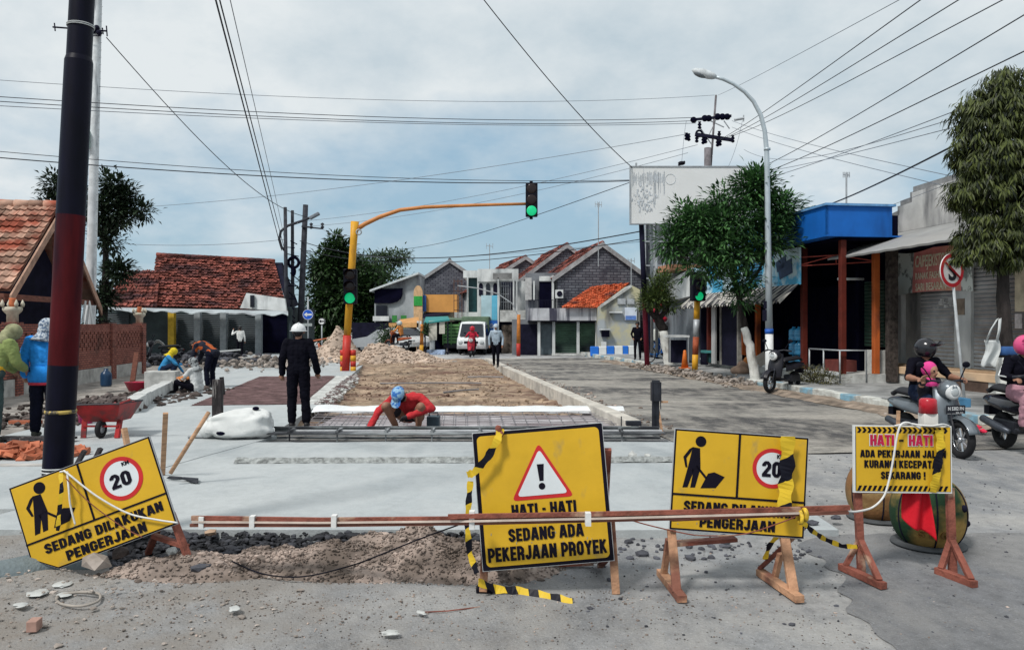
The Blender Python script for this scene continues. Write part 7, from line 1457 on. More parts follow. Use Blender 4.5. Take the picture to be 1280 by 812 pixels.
# ================================================================ PEOPLE
M_skin = mat('brown skin', (.26, .13, .085), .55, .12, 8); M_eye = mat('dark eyes', (.012, .01, .01), .3); M_hair = mat('black hair', (.010, .009, .011), .5, .3, 30)
def cloth(name, col, **k): return mat(name, col, .85, .22, 5, bump=.9, bscale=11, **k)
STAND = dict(pel=(0, 0, .93), che=(0, .0, 1.26), neck=(0, .01, 1.42), head=(0, .03, 1.555), sl=(-.17, 0, 1.37), el=(-.235, -.02, 1.10), wl=(-.25, .04, .85), sr=(.17, 0, 1.37), er=(.235, -.02, 1.10), wr=(.25, .04, .85),
             hl=(-.09, 0, .89), kl=(-.105, .015, .48), al=(-.11, -.02, .085), hr=(.09, 0, .89), kr=(.105, .015, .48), ar=(.11, -.02, .085), face=(0, 1, 0), tl=(0, 1, 0), tr=(0, 1, 0))
def person(label, loc, rz, mats, pose=None, vox=.014, scale=1.0, fat=1.0, group=None, fingers=True, shorts=False, M=None, sleeves=True, hood=False, loose=1.0):
    """one continuous body: tapered limbs, shaped trunk, a head with a face and hands with five fingers, fused into one surface.
    mats: skin, top, legs, shoe, (glove)"""
    J = dict(STAND); J.update(pose or {}); J = {k: V(v) * (scale if k not in ('face', 'tl', 'tr') else 1) for k, v in J.items()}
    t = thing('person', label, 'person', loc, rz, group, M=M)
    prim = []                                             # (a, b, ra, rb, material)
    s = scale; f = fat
    def cap(a, b, ra, rb, m): prim.append((V(a), V(b), ra * s, rb * s, m))
    up = (J['neck'] - J['pel']).normalized(); side = (J['sr'] - J['sl']).normalized(); fr = up.cross(side) * -1
    fwd = side.cross(up) * -1 if False else up.cross(side).normalized(); fwd = -fwd if fwd.dot(J['face']) < 0 else fwd
    pe, ch, nk, hd = J['pel'], J['che'], J['neck'], J['head']
    for sg in (-1, 1):
        o = side * .065 * s * sg
        cap(pe + o - up * .02 * s, pe + o * 1.05 + up * .10 * s, .098 * f, .095 * f, 1); cap(pe + o + up * .12 * s, ch + o * 1.15, .096 * f, .108 * f, 1); cap(ch + o * 1.15, ch + o * 1.35 + up * .08 * s, .108 * f, .085 * f, 1)
    cap(J['sl'], J['sr'], .062 * f, .062 * f, 1); cap(pe, ch, .10 * f, .112 * f, 1)
    cap(J['hl'] + up * .05 * s, J['hr'] + up * .05 * s, .095 * f, .095 * f, 2)
    cap(nk - up * .05 * s, hd - up * .02 * s, .052, .05, 0)
    fa = V(J['face']).normalized(); hu = (hd - nk).normalized(); hs = fa.cross(hu).normalized(); fa = hu.cross(hs).normalized()
    cap(hd - fa * .018 * s + hu * .012 * s, hd + fa * .018 * s + hu * .012 * s, .088, .082, 0); cap(hd + fa * .045 * s - hu * .05 * s, hd + fa * .05 * s - hu * .085 * s, .05, .036, 0)
    cap(hd + fa * .094 * s + hu * .005 * s, hd + fa * .112 * s - hu * .022 * s, .010, .014, 0)
    for sg in (-1, 1):
        cap(hd + hs * .086 * sg * s - hu * .0 * s, hd + hs * .088 * sg * s - hu * .03 * s, .018, .013, 0); cap(hd + hs * .034 * sg * s + fa * .086 * s + hu * .012 * s, hd + hs * .036 * sg * s + fa * .086 * s + hu * .012 * s, .012, .012, 5)
    cap(hd + fa * .098 * s - hu * .052 * s - hs * .016 * s, hd + fa * .098 * s - hu * .052 * s + hs * .016 * s, .008, .008, 6)
    for S_ in 'lr':
        sh, el, wr = J['s' + S_], J['e' + S_], J['w' + S_]
        cap(sh, el, .060 * f * loose, .047 * f * loose, 1); cap(el, el.lerp(wr, .55 if not sleeves else .93), .046 * f * loose, .040 * f * loose, 1 if sleeves else 0); cap(el.lerp(wr, .5), wr, .036, .028, 0 if not sleeves else 0)
        d = (wr - el).normalized(); hand = V(J['h' + 'and' + S_]) if 'hand' + S_ in J else d
        hand = (hand - 0 * d).normalized(); pm = wr + hand * .075 * s; cr = hand.cross(fwd); cr = cr.normalized() if cr.length > .1 else hand.cross(up).normalized()
        cap(wr, pm - hand * .01 * s, .028, .031, 4); cap(wr + hand * .045 * s + cr * .018 * s, pm + cr * .022 * s, .017, .016, 4); cap(wr + hand * .045 * s - cr * .018 * s, pm - cr * .022 * s, .017, .016, 4)
        curl = fwd if abs(hand.dot(fwd)) < .8 else -up
        if fingers:
            for k, ln in enumerate((.062, .072, .067, .052)):
                b0 = pm + cr * (-.031 + .0207 * k) * s; m_ = b0 + (hand * .85 + curl * .45).normalized() * ln * .55 * s; e_ = m_ + (hand * .4 + curl * .95).normalized() * ln * .5 * s
                cap(b0 - hand * .012 * s, m_, .0098, .0092, 4); cap(m_, e_, .0092, .008, 4)
            th = wr + hand * .025 * s - cr * .024 * s; tm = th + (hand * .6 - cr * .75 + curl * .3).normalized() * .04 * s; cap(th, tm, .014, .011, 4); cap(tm, tm + (hand * .9 + curl * .5).normalized() * .03 * s, .011, .009, 4)
        else: cap(pm, pm + (hand + curl * .5) * .045 * s, .024, .016, 4)
        hp, kn, an = J['h' + S_], J['k' + S_], J['a' + S_]
        cap(hp, kn, .092 * f, .064 * loose, 2 if not shorts else 0); cap(kn, an + (kn - an) * (.12), .062 * loose, .048 * loose, 0 if shorts else 2); cap(kn, an, .05, .036, 0 if shorts else 2)
        if not shorts: cap(kn.lerp(an, .3), an + (kn - an) * .10, .06 * loose, .055 * loose, 2)
        if shorts: cap(hp, hp.lerp(kn, .66), .097, .080, 2)
        td = V(J['t' + S_]).normalized(); cap(an - td * .035 * s - V((0, 0, .035)) * s, an + td * .15 * s - V((0, 0, .05)) * s, .042, .033, 3); cap(an, an - V((0, 0, .03)) * s, .042, .044, 3)
    b = MB()
    for a, c, ra, rb, m in prim:
        d = c - a; L_ = d.length; d = d.normalized() if L_ > 1e-5 else V((0, 0, 1)); pts, rs = [], []
        for e in (-90, -60, -30, 0): pts.append(a + d * ra * math.sin(R(e))); rs.append(max(1e-4, ra * math.cos(R(e))))
        for e in (0, 30, 60, 90): pts.append(c + d * rb * math.sin(R(e)) + d * (1e-4 if e == 0 and L_ < 1e-4 else 0)); rs.append(max(1e-4, rb * math.cos(R(e))))
        b.tube(pts, rs, 12, True)
    me = bpy.data.meshes.new('body'); me.from_pydata([tuple(v) for v in b.v], [], b.f)
    o = bpy.data.objects.new('body', me); C.objects.link(o)
    m_ = o.modifiers.new('r', 'REMESH'); m_.mode = 'VOXEL'; m_.voxel_size = vox; m_.use_smooth_shade = True
    m_ = o.modifiers.new('s', 'SMOOTH'); m_.iterations = 3 if vox < .02 else 2; m_.factor = .45
    me2 = bpy.data.meshes.new_from_object(o.evaluated_get(bpy.context.evaluated_depsgraph_get())); bpy.data.objects.remove(o)
    me2.name = 'body'; me2.materials.clear(); full = list(mats) + [mats[0]] * (5 - len(mats)) + [M_eye, mat('lips', (.17, .06, .05), .5)]
    for x in full: me2.materials.append(x)
    n = len(me2.polygons); co = np.zeros(n * 3); me2.polygons.foreach_get('center', co); co = co.reshape(-1, 3); best = np.full(n, 1e9); idx = np.zeros(n, int)
    for a, c, ra, rb, m in prim:
        a_, d = np.array(a), np.array(c - a); l2 = max(d @ d, 1e-9); tt = np.clip(((co - a_) @ d) / l2, 0, 1); dist = np.linalg.norm(co - a_ - tt[:, None] * d, axis=1) - (ra + (rb - ra) * tt); dist -= .004 if m in (5, 6) else 0
        w_ = dist < best; best[w_] = dist[w_]; idx[w_] = m
    if vox < .018:                                    # folds in the cloth
        vc = {}; nr = [v.normal.copy() for v in me2.vertices]
        for p in me2.polygons:
            if idx[p.index] in (1, 2):
                for q in p.vertices: vc[q] = vc.get(q, 0) + 1
        for q, c_ in vc.items():
            v = me2.vertices[q]; w = v.co; k_ = noise.noise(V((w.x * 9 + 3, w.y * 9, w.z * 15 + w.x * 9))) + .6 * noise.noise(V((w.x * 22, w.y * 22 + 7, w.z * 30)))
            v.co = w + nr[q] * (.010 * k_ * min(1, c_ / 4) + .003)
    me2.polygons.foreach_set('material_index', idx.astype(np.int32)); me2.polygons.foreach_set('use_smooth', np.ones(n, bool)); me2.update()
    link('body', me2, t)
    t_ = dict(hd=hd, fa=fa, hu=hu, hs=hs, J=J, s=s)
    return t, t_
def hmat(t, k):                                            # the head's own frame: x right, y out of the face, z up
    x, y, z = k['hs'], k['fa'], k['hu']; T = Matrix(((x[0], y[0], z[0], k['hd'][0]), (x[1], y[1], z[1], k['hd'][1]), (x[2], y[2], z[2], k['hd'][2]), (0, 0, 0, 1))); return WM[t.name] @ T @ Matrix.Scale(k['s'], 4)
def hair(t, k, m=M_hair, name='hair', r=1.0):
    b = MB(hmat(t, k)); b.sphere((0, -.012, .028), (.094 * r, .108 * r, .095 * r), 18, 10, z0=-.35); b.sphere((0, -.045, -.01), (.085 * r, .075 * r, .085 * r), 16, 8); return b.build(name, m, t)
def hardhat(t, k, m):
    b = MB(hmat(t, k) @ Matrix.Translation((0, -.01, -.025)) @ Matrix.Rotation(R(8), 4, 'X')); b.sphere((0, -.005, .035), (.118, .135, .12), 22, 10, z0=-.15); b.lathe([(.10, .028), (.135, .022), (.142, .015), (.10, .02)], 24, (0, .0, .01)); b.tube([(0, -.125, .075), (0, -.06, .148), (0, .02, .157), (0, .1, .115)], .012, 8); return b.build('hard_hat', m, t)
def scarf(t, k, m, name='head_cloth', drape=True):
    b = MB(hmat(t, k)); b.sphere((0, -.012, .02), (.108, .118, .112), 20, 12, z0=-.75)
    b.sphere((0, -.03, -.06), (.098, .10, .10), 18, 10)
    if drape: b.lathe([(.085, -.09), (.11, -.15), (.16, -.22), (.15, -.23)], 18, (0, -.03, 0))
    return b.build(name, m, t)
def cap_(t, k, m):
    b = MB(hmat(t, k)); b.sphere((0, -.005, .03), (.104, .118, .10), 20, 9, z0=-.1); b.prism([(-.075, .07, .03), (-.085, .15, .02), (-.05, .195, .012), (0, .205, .01), (.05, .195, .012), (.085, .15, .02), (.075, .07, .03)], (0, 0, .008)); return b.build('cap', m, t)
def helmet(t, k, m, visor=True):
    b = MB(hmat(t, k)); b.sphere((0, -.012, .02), (.138, .16, .15), 26, 14, z0=-.72); h = b.build('helmet', m, t)
    b = MB(hmat(t, k)); b.grid(lambda i, j: (.132 * math.sin((i - .5) * 2.2), .02 + .16 * math.cos((i - .5) * 2.2) + .06 * j * math.cos((i - .5) * 2.2), .10 + .045 * j), 14, 3); b.build('peak', m, h, solid=.008); return h
M_nblk = cloth('black cloth', (.004, .004, .008), spec=.06); M_navy = cloth('dark navy cloth', (.006, .007, .016), spec=.08); M_jean = cloth('dark denim', (.014, .022, .05), spec=.1); M_shoe = mat('dark shoes', (.015, .014, .016), .6, .3, 8)
gp = lambda px, py, z=0.0: G(px, py, z)
def dn(p, z): return V((p.x, p.y, z))
# man in black with the white hard hat, seen from behind
t, k = person('person in black shirt and trousers with white hard hat standing with back turned', dn(gp(373, 538), .06), R(4), (M_skin, M_nblk, M_nblk, M_shoe), dict(el=(-.25, -.03, 1.12), er=(.26, -.02, 1.12), wl=(-.265, .03, .87), wr=(.29, .08, .89), al=(-.10, -.02, .085), ar=(.13, 0, .085)), vox=.011, scale=.99, loose=1.22, fat=1.06)
hair(t, k); hardhat(t, k, mat('white hard hat', (.66, .67, .67), .35, .05))
b = mb(t); b.tube([(.31, .1, .80), (.345, .13, .79)], .006, 6); b.build('cigarette', M_white, t)
# squatting welder in red
SQ = dict(pel=(0, -.06, .30), che=(0, .10, .56), neck=(0, .2, .70), head=(-.02, .27, .80), sl=(-.18, .15, .65), sr=(.18, .13, .66), el=(-.30, .34, .44), wl=(-.33, .52, .16), er=(.27, .36, .44), wr=(.02, .50, .42), hl=(-.10, -.03, .28), hr=(.10, -.03, .28), kl=(-.20, .40, .48), kr=(.22, .38, .46), al=(-.14, .18, .085), ar=(.16, .16, .085), face=(-.2, .75, -.62), tl=(-.3, 1, 0), tr=(.3, 1, 0))
t, k = person('person in red shirt and blue cap squatting in the pit, working on the rebar', dn(gp(513, 538), .0), R(184 - 14), (M_skin, cloth('bright red cloth shirt', (.42, .022, .028)), cloth('faded dark shorts', (.02, .018, .025)), M_shoe, mat('dark gloves', (.02, .018, .02), .8)), dict(SQ, pel=(0, -.1, .24), che=(0, .10, .46), neck=(.03, .25, .55), head=(.06, .36, .585), sl=(-.2, .16, .53), sr=(.2, .2, .51), er=(.36, .40, .34), wr=(.46, .52, .10), el=(-.40, .22, .38), wl=(-.10, .48, .28), hl=(-.1, -.06, .22), hr=(.1, -.06, .22), kl=(-.27, .36, .42), kr=(.25, .40, .42), al=(-.17, .16, .085), ar=(.15, .2, .085), face=(.25, .5, -.8)), vox=.011, scale=1.06, shorts=True, fat=1.12)
cap_(t, k, mat('blue patterned cap', (.03, .13, .40), .8, .5, 14, col2=(.25, .42, .58), cut=(.48, .56)))
b = MB(hmat(t, k)); b.sphere((0, .02, -.045), (.085, .095, .07), 16, 9); b.build('face_cloth', mat('dark face cloth', (.008, .008, .014), .9, spec=.05), t)
tb_ = thing('tool_box', 'dark blue grey tool box with handle beside the squatting welder', 'tool box', dn(gp(542, 536), .01)); b = mb(tb_); b.box(-.1, .1, -.13, .13, 0, .22); b.build('case', mat('slate blue metal', (.05, .075, .095), .5, .2, 4), tb_, bevel=.012)
b = mb(tb_); b.tube([(-.07, 0, .22), (-.07, 0, .27), (.07, 0, .27), (.07, 0, .22)], .012, 8); b.build('handle', M_sted, tb_)
# person in blue jacket
t, k = person('person in bright blue jacket with patterned head cloth, half hidden by the steel pole', dn(gp(55, 549), .05), R(10), (M_skin, cloth('bright blue jacket cloth', (.012, .20, .58)), M_navy, mat('muddy boots', (.05, .05, .04), .8, .4, 8)), dict(el=(-.26, -.02, 1.12), wl=(-.27, .06, .88), er=(.25, .06, 1.15), wr=(.2, .24, 1.0), head=(.02, .05, 1.57)), vox=.012, scale=1.03, loose=1.3, fat=1.12)
scarf(t, k, mat('grey patterned head cloth', (.46, .5, .54), .85, .2, 30, col2=(.09, .13, .2), cut=(.46, .54)))
b = mb(t); b.lathe([(.20, .80), (.215, .86), (.20, .95), (.18, 1.05)], 20, (0, 0, 0), Matrix.Diagonal((1, .75, 1, 1))); b.build('jacket_hem', MATS['bright blue jacket cloth'], t); b = mb(t); b.lathe([(.205, .77), (.212, .805), (.2, .81)], 20, (0, 0, 0), Matrix.Diagonal((1, .75, 1, 1))); b.build('red_hem', mat('red knit hem', (.42, .03, .05), .85), t)
# person in green at the left edge
t, k = person('person in pale green shirt and hood bending at the left edge beside the brick wall', dn(gp(-12, 556), .05), R(-25), (M_skin, cloth('pale olive shirt', (.20, .25, .085)), mat('dark green trousers', (.035, .06, .06), .85, .5, 4, bump=.6, bscale=9), mat('muddy boots', (.05, .05, .04))), dict(che=(0, .10, 1.22), neck=(0, .2, 1.36), head=(.02, .29, 1.47), sl=(-.18, .15, 1.32), sr=(.18, .15, 1.32), el=(-.24, .26, 1.08), wl=(-.2, .44, .95), er=(.23, .2, 1.08), wr=(.12, .38, .98), face=(0, .9, -.4)), vox=.012, scale=1.04, loose=1.3, fat=1.1)
scarf(t, k, mat('olive head cloth', (.26, .26, .15), .9, .3, 8, bump=.5, bscale=20)); b = mb(t); b.lathe([(.155, .9), (.2, .98), (.195, 1.06), (.17, 1.08)], 18, (0, .01, 0), Matrix.Diagonal((1, .8, 1, 1))); b.build('waist_cloth', cloth('yellow waist cloth', (.62, .36, .02)), t)
# bending worker in orange and black
BD = dict(pel=(0, -.12, .92), che=(0, .16, 1.10), neck=(0, .34, 1.14), head=(0, .46, 1.12), sl=(-.17, .27, 1.12), sr=(.17, .27, 1.12), el=(-.2, .34, .86), wl=(-.15, .46, .66), er=(.2, .36, .86), wr=(.16, .48, .66), hl=(-.1, -.1, .88), hr=(.1, -.1, .88), kl=(-.11, .02, .48), kr=(.12, .0, .48), face=(0, .7, -.7))
t, k = person('person in orange and black vest bending forward over the concrete block', dn(gp(262, 486), .05), R(78), (M_skin, mat('orange and black shirt', (.42, .09, .02), .85, .2, 3.2, bump=.8, bscale=11, col2=(.008, .010, .022), cut=(.53, .55), det=1), M_navy, M_shoe), BD, vox=.014, scale=1.0, loose=1.15, fat=1.15)
hair(t, k)
# seated worker in white and orange
ST = dict(pel=(0, -.05, .16), che=(0, .02, .46), neck=(0, .05, .62), head=(0, .09, .74), sl=(-.17, .03, .56), sr=(.17, .03, .56), el=(-.24, .20, .36), wl=(-.10, .42, .36), er=(.24, .20, .36), wr=(.12, .42, .36), hl=(-.1, 0, .14), hr=(.1, 0, .14), kl=(-.22, .38, .28), kr=(.22, .38, .28), al=(-.1, .5, .08), ar=(.12, .5, .08), face=(0, .9, -.35))
t, k = person('person in white shirt with orange sleeves sitting on the ground by the kerb blocks', dn(gp(245, 493), .05), R(75), (M_skin, cloth('white and orange shirt', (.55, .56, .56)), M_nblk, M_shoe, cloth('orange cloth', (.5, .09, .03))), ST, vox=.016)
scarf(t, k, mat('black white hood', (.04, .045, .05), .9, .4, 20, col2=(.3, .32, .33), cut=(.5, .56)))
b = mb(t)
for sg in (-1, 1):
    e, w_ = k['J']['el' if sg < 0 else 'er'], k['J']['wl' if sg < 0 else 'wr']; b.tube([e.lerp(k['J']['sl' if sg < 0 else 'sr'], .3), e, e.lerp(w_, .8)], [.058, .056, .05], 10)
b.build('sleeve', MATS['orange cloth'], t)
# crouched person in yellow and blue
t, k = person('person in yellow head cover and blue shirt crouching behind the concrete block', dn(gp(205, 478), .15), R(-70), (M_skin, cloth('sky blue shirt', (.03, .22, .46)), M_jean, M_shoe), SQ, vox=.018, fingers=False, scale=.95)
scarf(t, k, cloth('yellow head cover', (.6, .46, .02)))
# man in white by the shuttered shops
t, k = person('person in white shirt with raised arm walking by the dark shutters far left', dn(P(300, 440, 40.5), 0.0), R(20), (M_skin, cloth('white shirt far', (.58, .59, .58)), M_nblk, M_shoe), dict(el=(-.4, .05, 1.22), wl=(-.34, .15, 1.45)), vox=.022, fingers=False, scale=.98); hair(t, k)
# pedestrian carrying things past the kerb end
WK = dict(kl=(-.09, .16, .50), al=(-.09, .2, .085), kr=(.09, -.02, .49), ar=(.10, -.25, .12), el=(-.27, -.04, 1.12), er=(.27, 0, 1.12))
t, k = person('person in pale blue shirt and black trousers walking past the far end of the kerb', dn(gp(620, 461), .1), R(176), (M_skin, cloth('pale blue shirt', (.30, .38, .46)), M_nblk, M_shoe), WK, vox=.018, fingers=False, scale=.98); scarf(t, k, mat('pale blue head cloth', (.36, .43, .5), .9), drape=True)
# figures on the far right pavement
t, k = person('person in dark clothes standing as a silhouette before the cream wall', dn(P(797, 440, 33.5), .18), R(160), (M_skin, M_nblk, M_nblk, M_shoe), dict(wl=(-.2, .05, .95), wr=(.2, .05, .95), el=(-.28, -.05, 1.13), er=(.28, -.05, 1.13)), vox=.02, fingers=False); hair(t, k)

# ================================================================ SCOOTERS, BICYCLE, CARS
M_rub = mat('black rubber', (.012, .012, .014)); M_chr = mat('chrome', (.55, .56, .58), .2, .05, 3, metal=.9)
def wheel(root, y, r=.26, w=.05):
    b = mb(root); b.torus((0, y, r), r - w, w, axis=0, nu=36, nv=12, squash=1.05); ty = b.build('wheel', M_rub, root)
    b = mb(root); b.torus((0, y, r), r - w * 1.75, .014, axis=0, nu=30, nv=8); b.lathe([(.035, -.05), (.045, 0), (.035, .05)], 12, (0, y, r), axis=0)
    for k in range(8):
        a = math.pi * k / 4; b.bar((0, y + .03 * math.cos(a), r + .03 * math.sin(a)), (0, y + (r - w * 1.7) * math.cos(a + .2), r + (r - w * 1.7) * math.sin(a + .2)), .022, .012)
    b.build('rim', M_chr, ty); return ty
def scooter(label, loc, rz, paint, plate=None, group=None, sc=1.0, headlight=True):
    t = thing('scooter', label, 'scooter', group=group, M=Matrix.Translation(loc) @ Matrix.Rotation(rz, 4, 'Z') @ Matrix.Scale(sc, 4))
    wheel(t, .62); wheel(t, -.6, .25, .058)
    b = mb(t); b.smooth = True                              # front shield and leg guard
    def shield(i, j):
        a = (i - .5) * 2; z = .34 + .62 * j; w_ = .155 + .05 * math.sin(j * 3.1) - .02 * j; return (a * w_, .46 - .16 * j - .10 * a * a + .05 * math.sin(j * 3), z)
    b.grid(shield, 14, 10); b.build('front_shield', paint, t, solid=.025)
    b = mb(t); b.sphere((0, .36, .93), (.15, .15, .13), 18, 10); b.build('headlight_nacelle', paint, t)
    if headlight:
        b = mb(t); b.lathe([(.0, .50), (.075, .498), (.10, .485), (.112, .46), (.105, .42)], 26, (0, 0, .90), axis=1); hl = b.build('headlight', mat('headlight ring', (.62, .63, .63), .25), t); b = mb(t); b.sphere((0, .495, .9), (.062, .02, .062), 16, 8); b.build('lamp_glass', mat('headlight glass', (.42, .45, .46), .1, .1, 4, spec=.8), hl)
    b = mb(t); b.smooth = True
    b.grid(lambda i, j: (lambda a, e: (math.sin(e) * .085, .62 + .325 * math.cos(a) * (1 - .12 * abs(math.sin(e))), .26 + .325 * math.sin(a) * (1 - .12 * abs(math.sin(e)))))(R(20 + 130 * i), R(-75 + 150 * j)), 16, 8); b.build('front_fender', paint, t, solid=.01)
    b = mb(t)
    for x in (-.075, .075): b.tube([(x, .62, .26), (x * .9, .5, .6)], .022, 8)
    b.build('fork', M_sted, t)
    b = mb(t); b.tube([(-.34, .22, 1.02), (-.2, .30, 1.05), (0, .33, 1.02), (.2, .30, 1.05), (.34, .22, 1.02)], .016, 8); b.tube([(-.36, .205, 1.02), (-.24, .28, 1.045)], .022, 8); b.tube([(.36, .205, 1.02), (.24, .28, 1.045)], .022, 8); b.tube([(-.3, .30, 1.04), (-.2, .34, 1.06)], .008, 6); b.build('handlebar', M_sted, t)
    for sg in (-1, 1):
        b = mb(t); b.tube([(sg * .22, .30, 1.06), (sg * .30, .28, 1.2), (sg * .33, .26, 1.24)], .009, 6); b.sphere((sg * .35, .25, 1.27), (.062, .02, .045), 14, 8); b.build('mirror', M_blk, t)
    b = mb(t); b.box(-.15, .15, -.12, .36, .28, .34); b.build('footboard', M_sted, t, bevel=.02)
    b = mb(t); b.smooth = True
    def tail(i, j):
        y = -.05 - .85 * i; prof = .05 + .14 * math.sin(min(1, i * 1.9 + .12) * 1.57) - .08 * max(0, i - .7) * 3; z0 = .36 + .2 * i; z1 = .70 + .05 * i; a = R(-100 + 200 * j); return (prof * 1.0 * math.sin(a), y, (z0 + z1) / 2 + (z1 - z0) / 2 * math.cos(a) * (1 - .5 * max(0, i - .75) * 3))
    b.grid(tail, 14, 14); b.build('rear_body', paint, t, solid=.01)
    b = mb(t); b.smooth = True
    b.grid(lambda i, j: ((-.125 + .25 * j) * (1 - .25 * (i < .15)), .06 - .86 * i, .765 + .05 * i + .05 * math.sin(math.pi * j) - (.05 if i > .93 or i < .05 else 0)), 16, 8); b.build('seat', mat('black seat vinyl', (.014, .014, .018), .6, .2, 6), t, solid=.05)
    b = mb(t); b.box(-.11, .09, -.72, -.2, .24, .42); b.build('engine', M_sted, t, bevel=.03)
    b = mb(t); b.tube([(.13, -.25, .27), (.15, -.45, .30), (.15, -.85, .38)], [.03, .055, .05], 12); b.build('exhaust', mat('exhaust steel', (.07, .08, .10), .4, .3, 4, metal=.4), t)
    b = mb(t); b.sphere((0, -.9, .66), (.1, .03, .04), 12, 6); b.build('tail_lamp', M_red, t)
    b = mb(t); b.box(-.09, .09, -.93, -.80, .44, .56); b.build('mudguard', M_blk, t)
    if plate:
        b = mb(t); b.box(-.14, .14, .505, .515, .60, .72); pl_ = b.build('licence_plate', mat('black licence plate', (.012, .013, .02), .4), t); MM = Matrix.Translation((0, .518, .675)) @ Matrix.Rotation(R(180), 4, 'Z') @ Matrix.Rotation(R(90), 4, 'X')
        b = mb(t); textfit(b, plate[0], .235, .05, MM, .02); textfit(b, plate[1], .10, .022, Matrix.Translation((-.05, .518, .618)) @ Matrix.Rotation(R(180), 4, 'Z') @ Matrix.Rotation(R(90), 4, 'X'), .01); b.box(-.13, .13, .516, .518, .603, .607); b.build('plate_lettering', mat('plate white lettering', (.55, .56, .57), .6), pl_)
    return t
RIDE = dict(pel=(0, -.26, .86), che=(0, -.20, 1.17), neck=(0, -.16, 1.34), head=(0, -.13, 1.47), sl=(-.18, -.18, 1.29), sr=(.18, -.18, 1.29), el=(-.33, -.06, 1.07), wl=(-.32, .18, 1.06), er=(.33, -.06, 1.07), wr=(.32, .18, 1.06), hl=(-.1, -.22, .82), hr=(.1, -.22, .82), kl=(-.19, .20, .78), kr=(.19, .20, .78), al=(-.18, .12, .42), ar=(.18, .12, .42), handl=(0, 1, -.1), handr=(0, 1, -.1))
M_gscoot = mat('metallic grey paint', (.13, .15, .17), .3, .12, 3, metal=.4, coat=.6)
loc = V((5.62, 10.28, .012)); rz = R(180 + 6)
sc1 = scooter('grey scooter with round headlight and black licence plate, ridden towards the camera', loc, rz, M_gscoot, ('N 5302 PN', '02 21'), sc=.92)
t, k = person('person in black shirt and black open helmet riding the grey scooter', loc, rz, (M_skin, M_nblk, M_jean, M_shoe), dict(RIDE, face=(-.55, 1, 0)), vox=.011, fat=1.12, sleeves=False, scale=.92)
helmet(t, k, mat('black gloss helmet', (.010, .010, .014), .2, .2, 4, spec=.6))
KID = dict(pel=(0, .08, .70), che=(0, .10, .92), neck=(0, .11, 1.06), head=(0, .13, 1.17), sl=(-.12, .1, 1.02), sr=(.12, .1, 1.02), el=(-.17, .16, .9), wl=(-.14, .27, .97), er=(.17, .16, .9), wr=(.2, .26, 1.03), hl=(-.06, .1, .68), hr=(.06, .1, .68), kl=(-.08, .22, .52), kr=(.08, .22, .52), al=(-.08, .18, .39), ar=(.08, .18, .39), face=(-.35, 1, .05))
t, k = person('child in pink hijab and dark jacket standing in front of the scooter rider', loc + V((-.10, 0, .0)), rz, (mat('light brown skin', (.36, .19, .125), .55, .1, 8), cloth('dark child jacket', (.012, .012, .02)), M_nblk, M_shoe), {a: V(c) for a, c in KID.items()}, vox=.010, fat=.8, scale=.93)
b = MB(hmat(t, k)); b.sphere((0, -.022, .015), (.104, .102, .112), 22, 14, z0=-.8); b.lathe([(.075, -.10), (.10, -.14), (.14, -.2), (.13, -.21)], 18, (0, -.01, 0)); b.build('hijab', mat('pink cloth', (.62, .05, .24), .8, .12, 6, bump=.4, bscale=12), t)
loc = V((6.73, 9.95, .012)); rz = R(177)
sc2 = scooter('black scooter cut off by the right edge, ridden by the person in pink helmet', loc, rz, mat('black gloss paint', (.012, .012, .018), .25, .2, 3, coat=.6), headlight=True)
t, k = person('person in black jacket with white stripes and pink helmet riding at the right edge', loc, rz, (M_skin, M_nblk, cloth('dusty pink trousers', (.42, .22, .27)), M_shoe), dict(RIDE, face=(0, 1, 0)), vox=.012, fat=1.12, loose=1.1, scale=.95)
helmet(t, k, mat('pink gloss helmet', (.60, .07, .20), .25, .05, 4, spec=.5))
b = mb(t)
for sg in ('l', 'r'):
    s_, e_, w_ = k['J']['s' + sg], k['J']['e' + sg], k['J']['w' + sg]; o = V((.055 if sg == 'r' else -.055, -.02, .01)); b.tube([s_ + o, e_ + o, e_.lerp(w_, .8) + o * .8], .012, 6)
b.build('sleeve_stripe', M_white, t)
loc = W(20.35, 9.72, .02); loc = V((P(978, 500, 19.3).x, 19.3, .03)); sc3 = scooter('black parked motor scooter at the kerb in front of the dark shop', loc, R(180 - 48), mat('dull black paint', (.014, .014, .02), .4), )
# motor scooters further off
loc = V((P(590, 440, 41.2).x, 41.2, 0)); sc4 = scooter('small red scooter in front of the white pickup', loc, R(175), mat('red gloss paint', (.36, .015, .03), .3))
t, k = person('person in red jacket and red helmet riding in front of the white pickup', loc, R(175), (M_skin, cloth('red jacket', (.42, .015, .04)), M_nblk, M_shoe), dict(RIDE), vox=.024, fingers=False); helmet(t, k, mat('red helmet', (.5, .02, .04), .3))
loc = V((P(497, 437, 43).x, 43, .3)); sc5 = scooter('dark orange scooter heading left above the gravel mound', loc, R(60), mat('rust orange paint', (.26, .06, .02), .4))
t, k = person('person in orange jacket and grey helmet riding left above the gravel mound', loc, R(60), (M_skin, cloth('orange jacket', (.46, .17, .04)), M_nblk, M_shoe), dict(RIDE), vox=.024, fingers=False); helmet(t, k, mat('grey helmet', (.4, .45, .45), .3))
loc = V((P(200, 440, 32).x, 32, 0)); sc6 = scooter('black motor scooter parked by the ochre column on the left', loc, R(120), mat('dull black paint', (.014, .014, .02)))
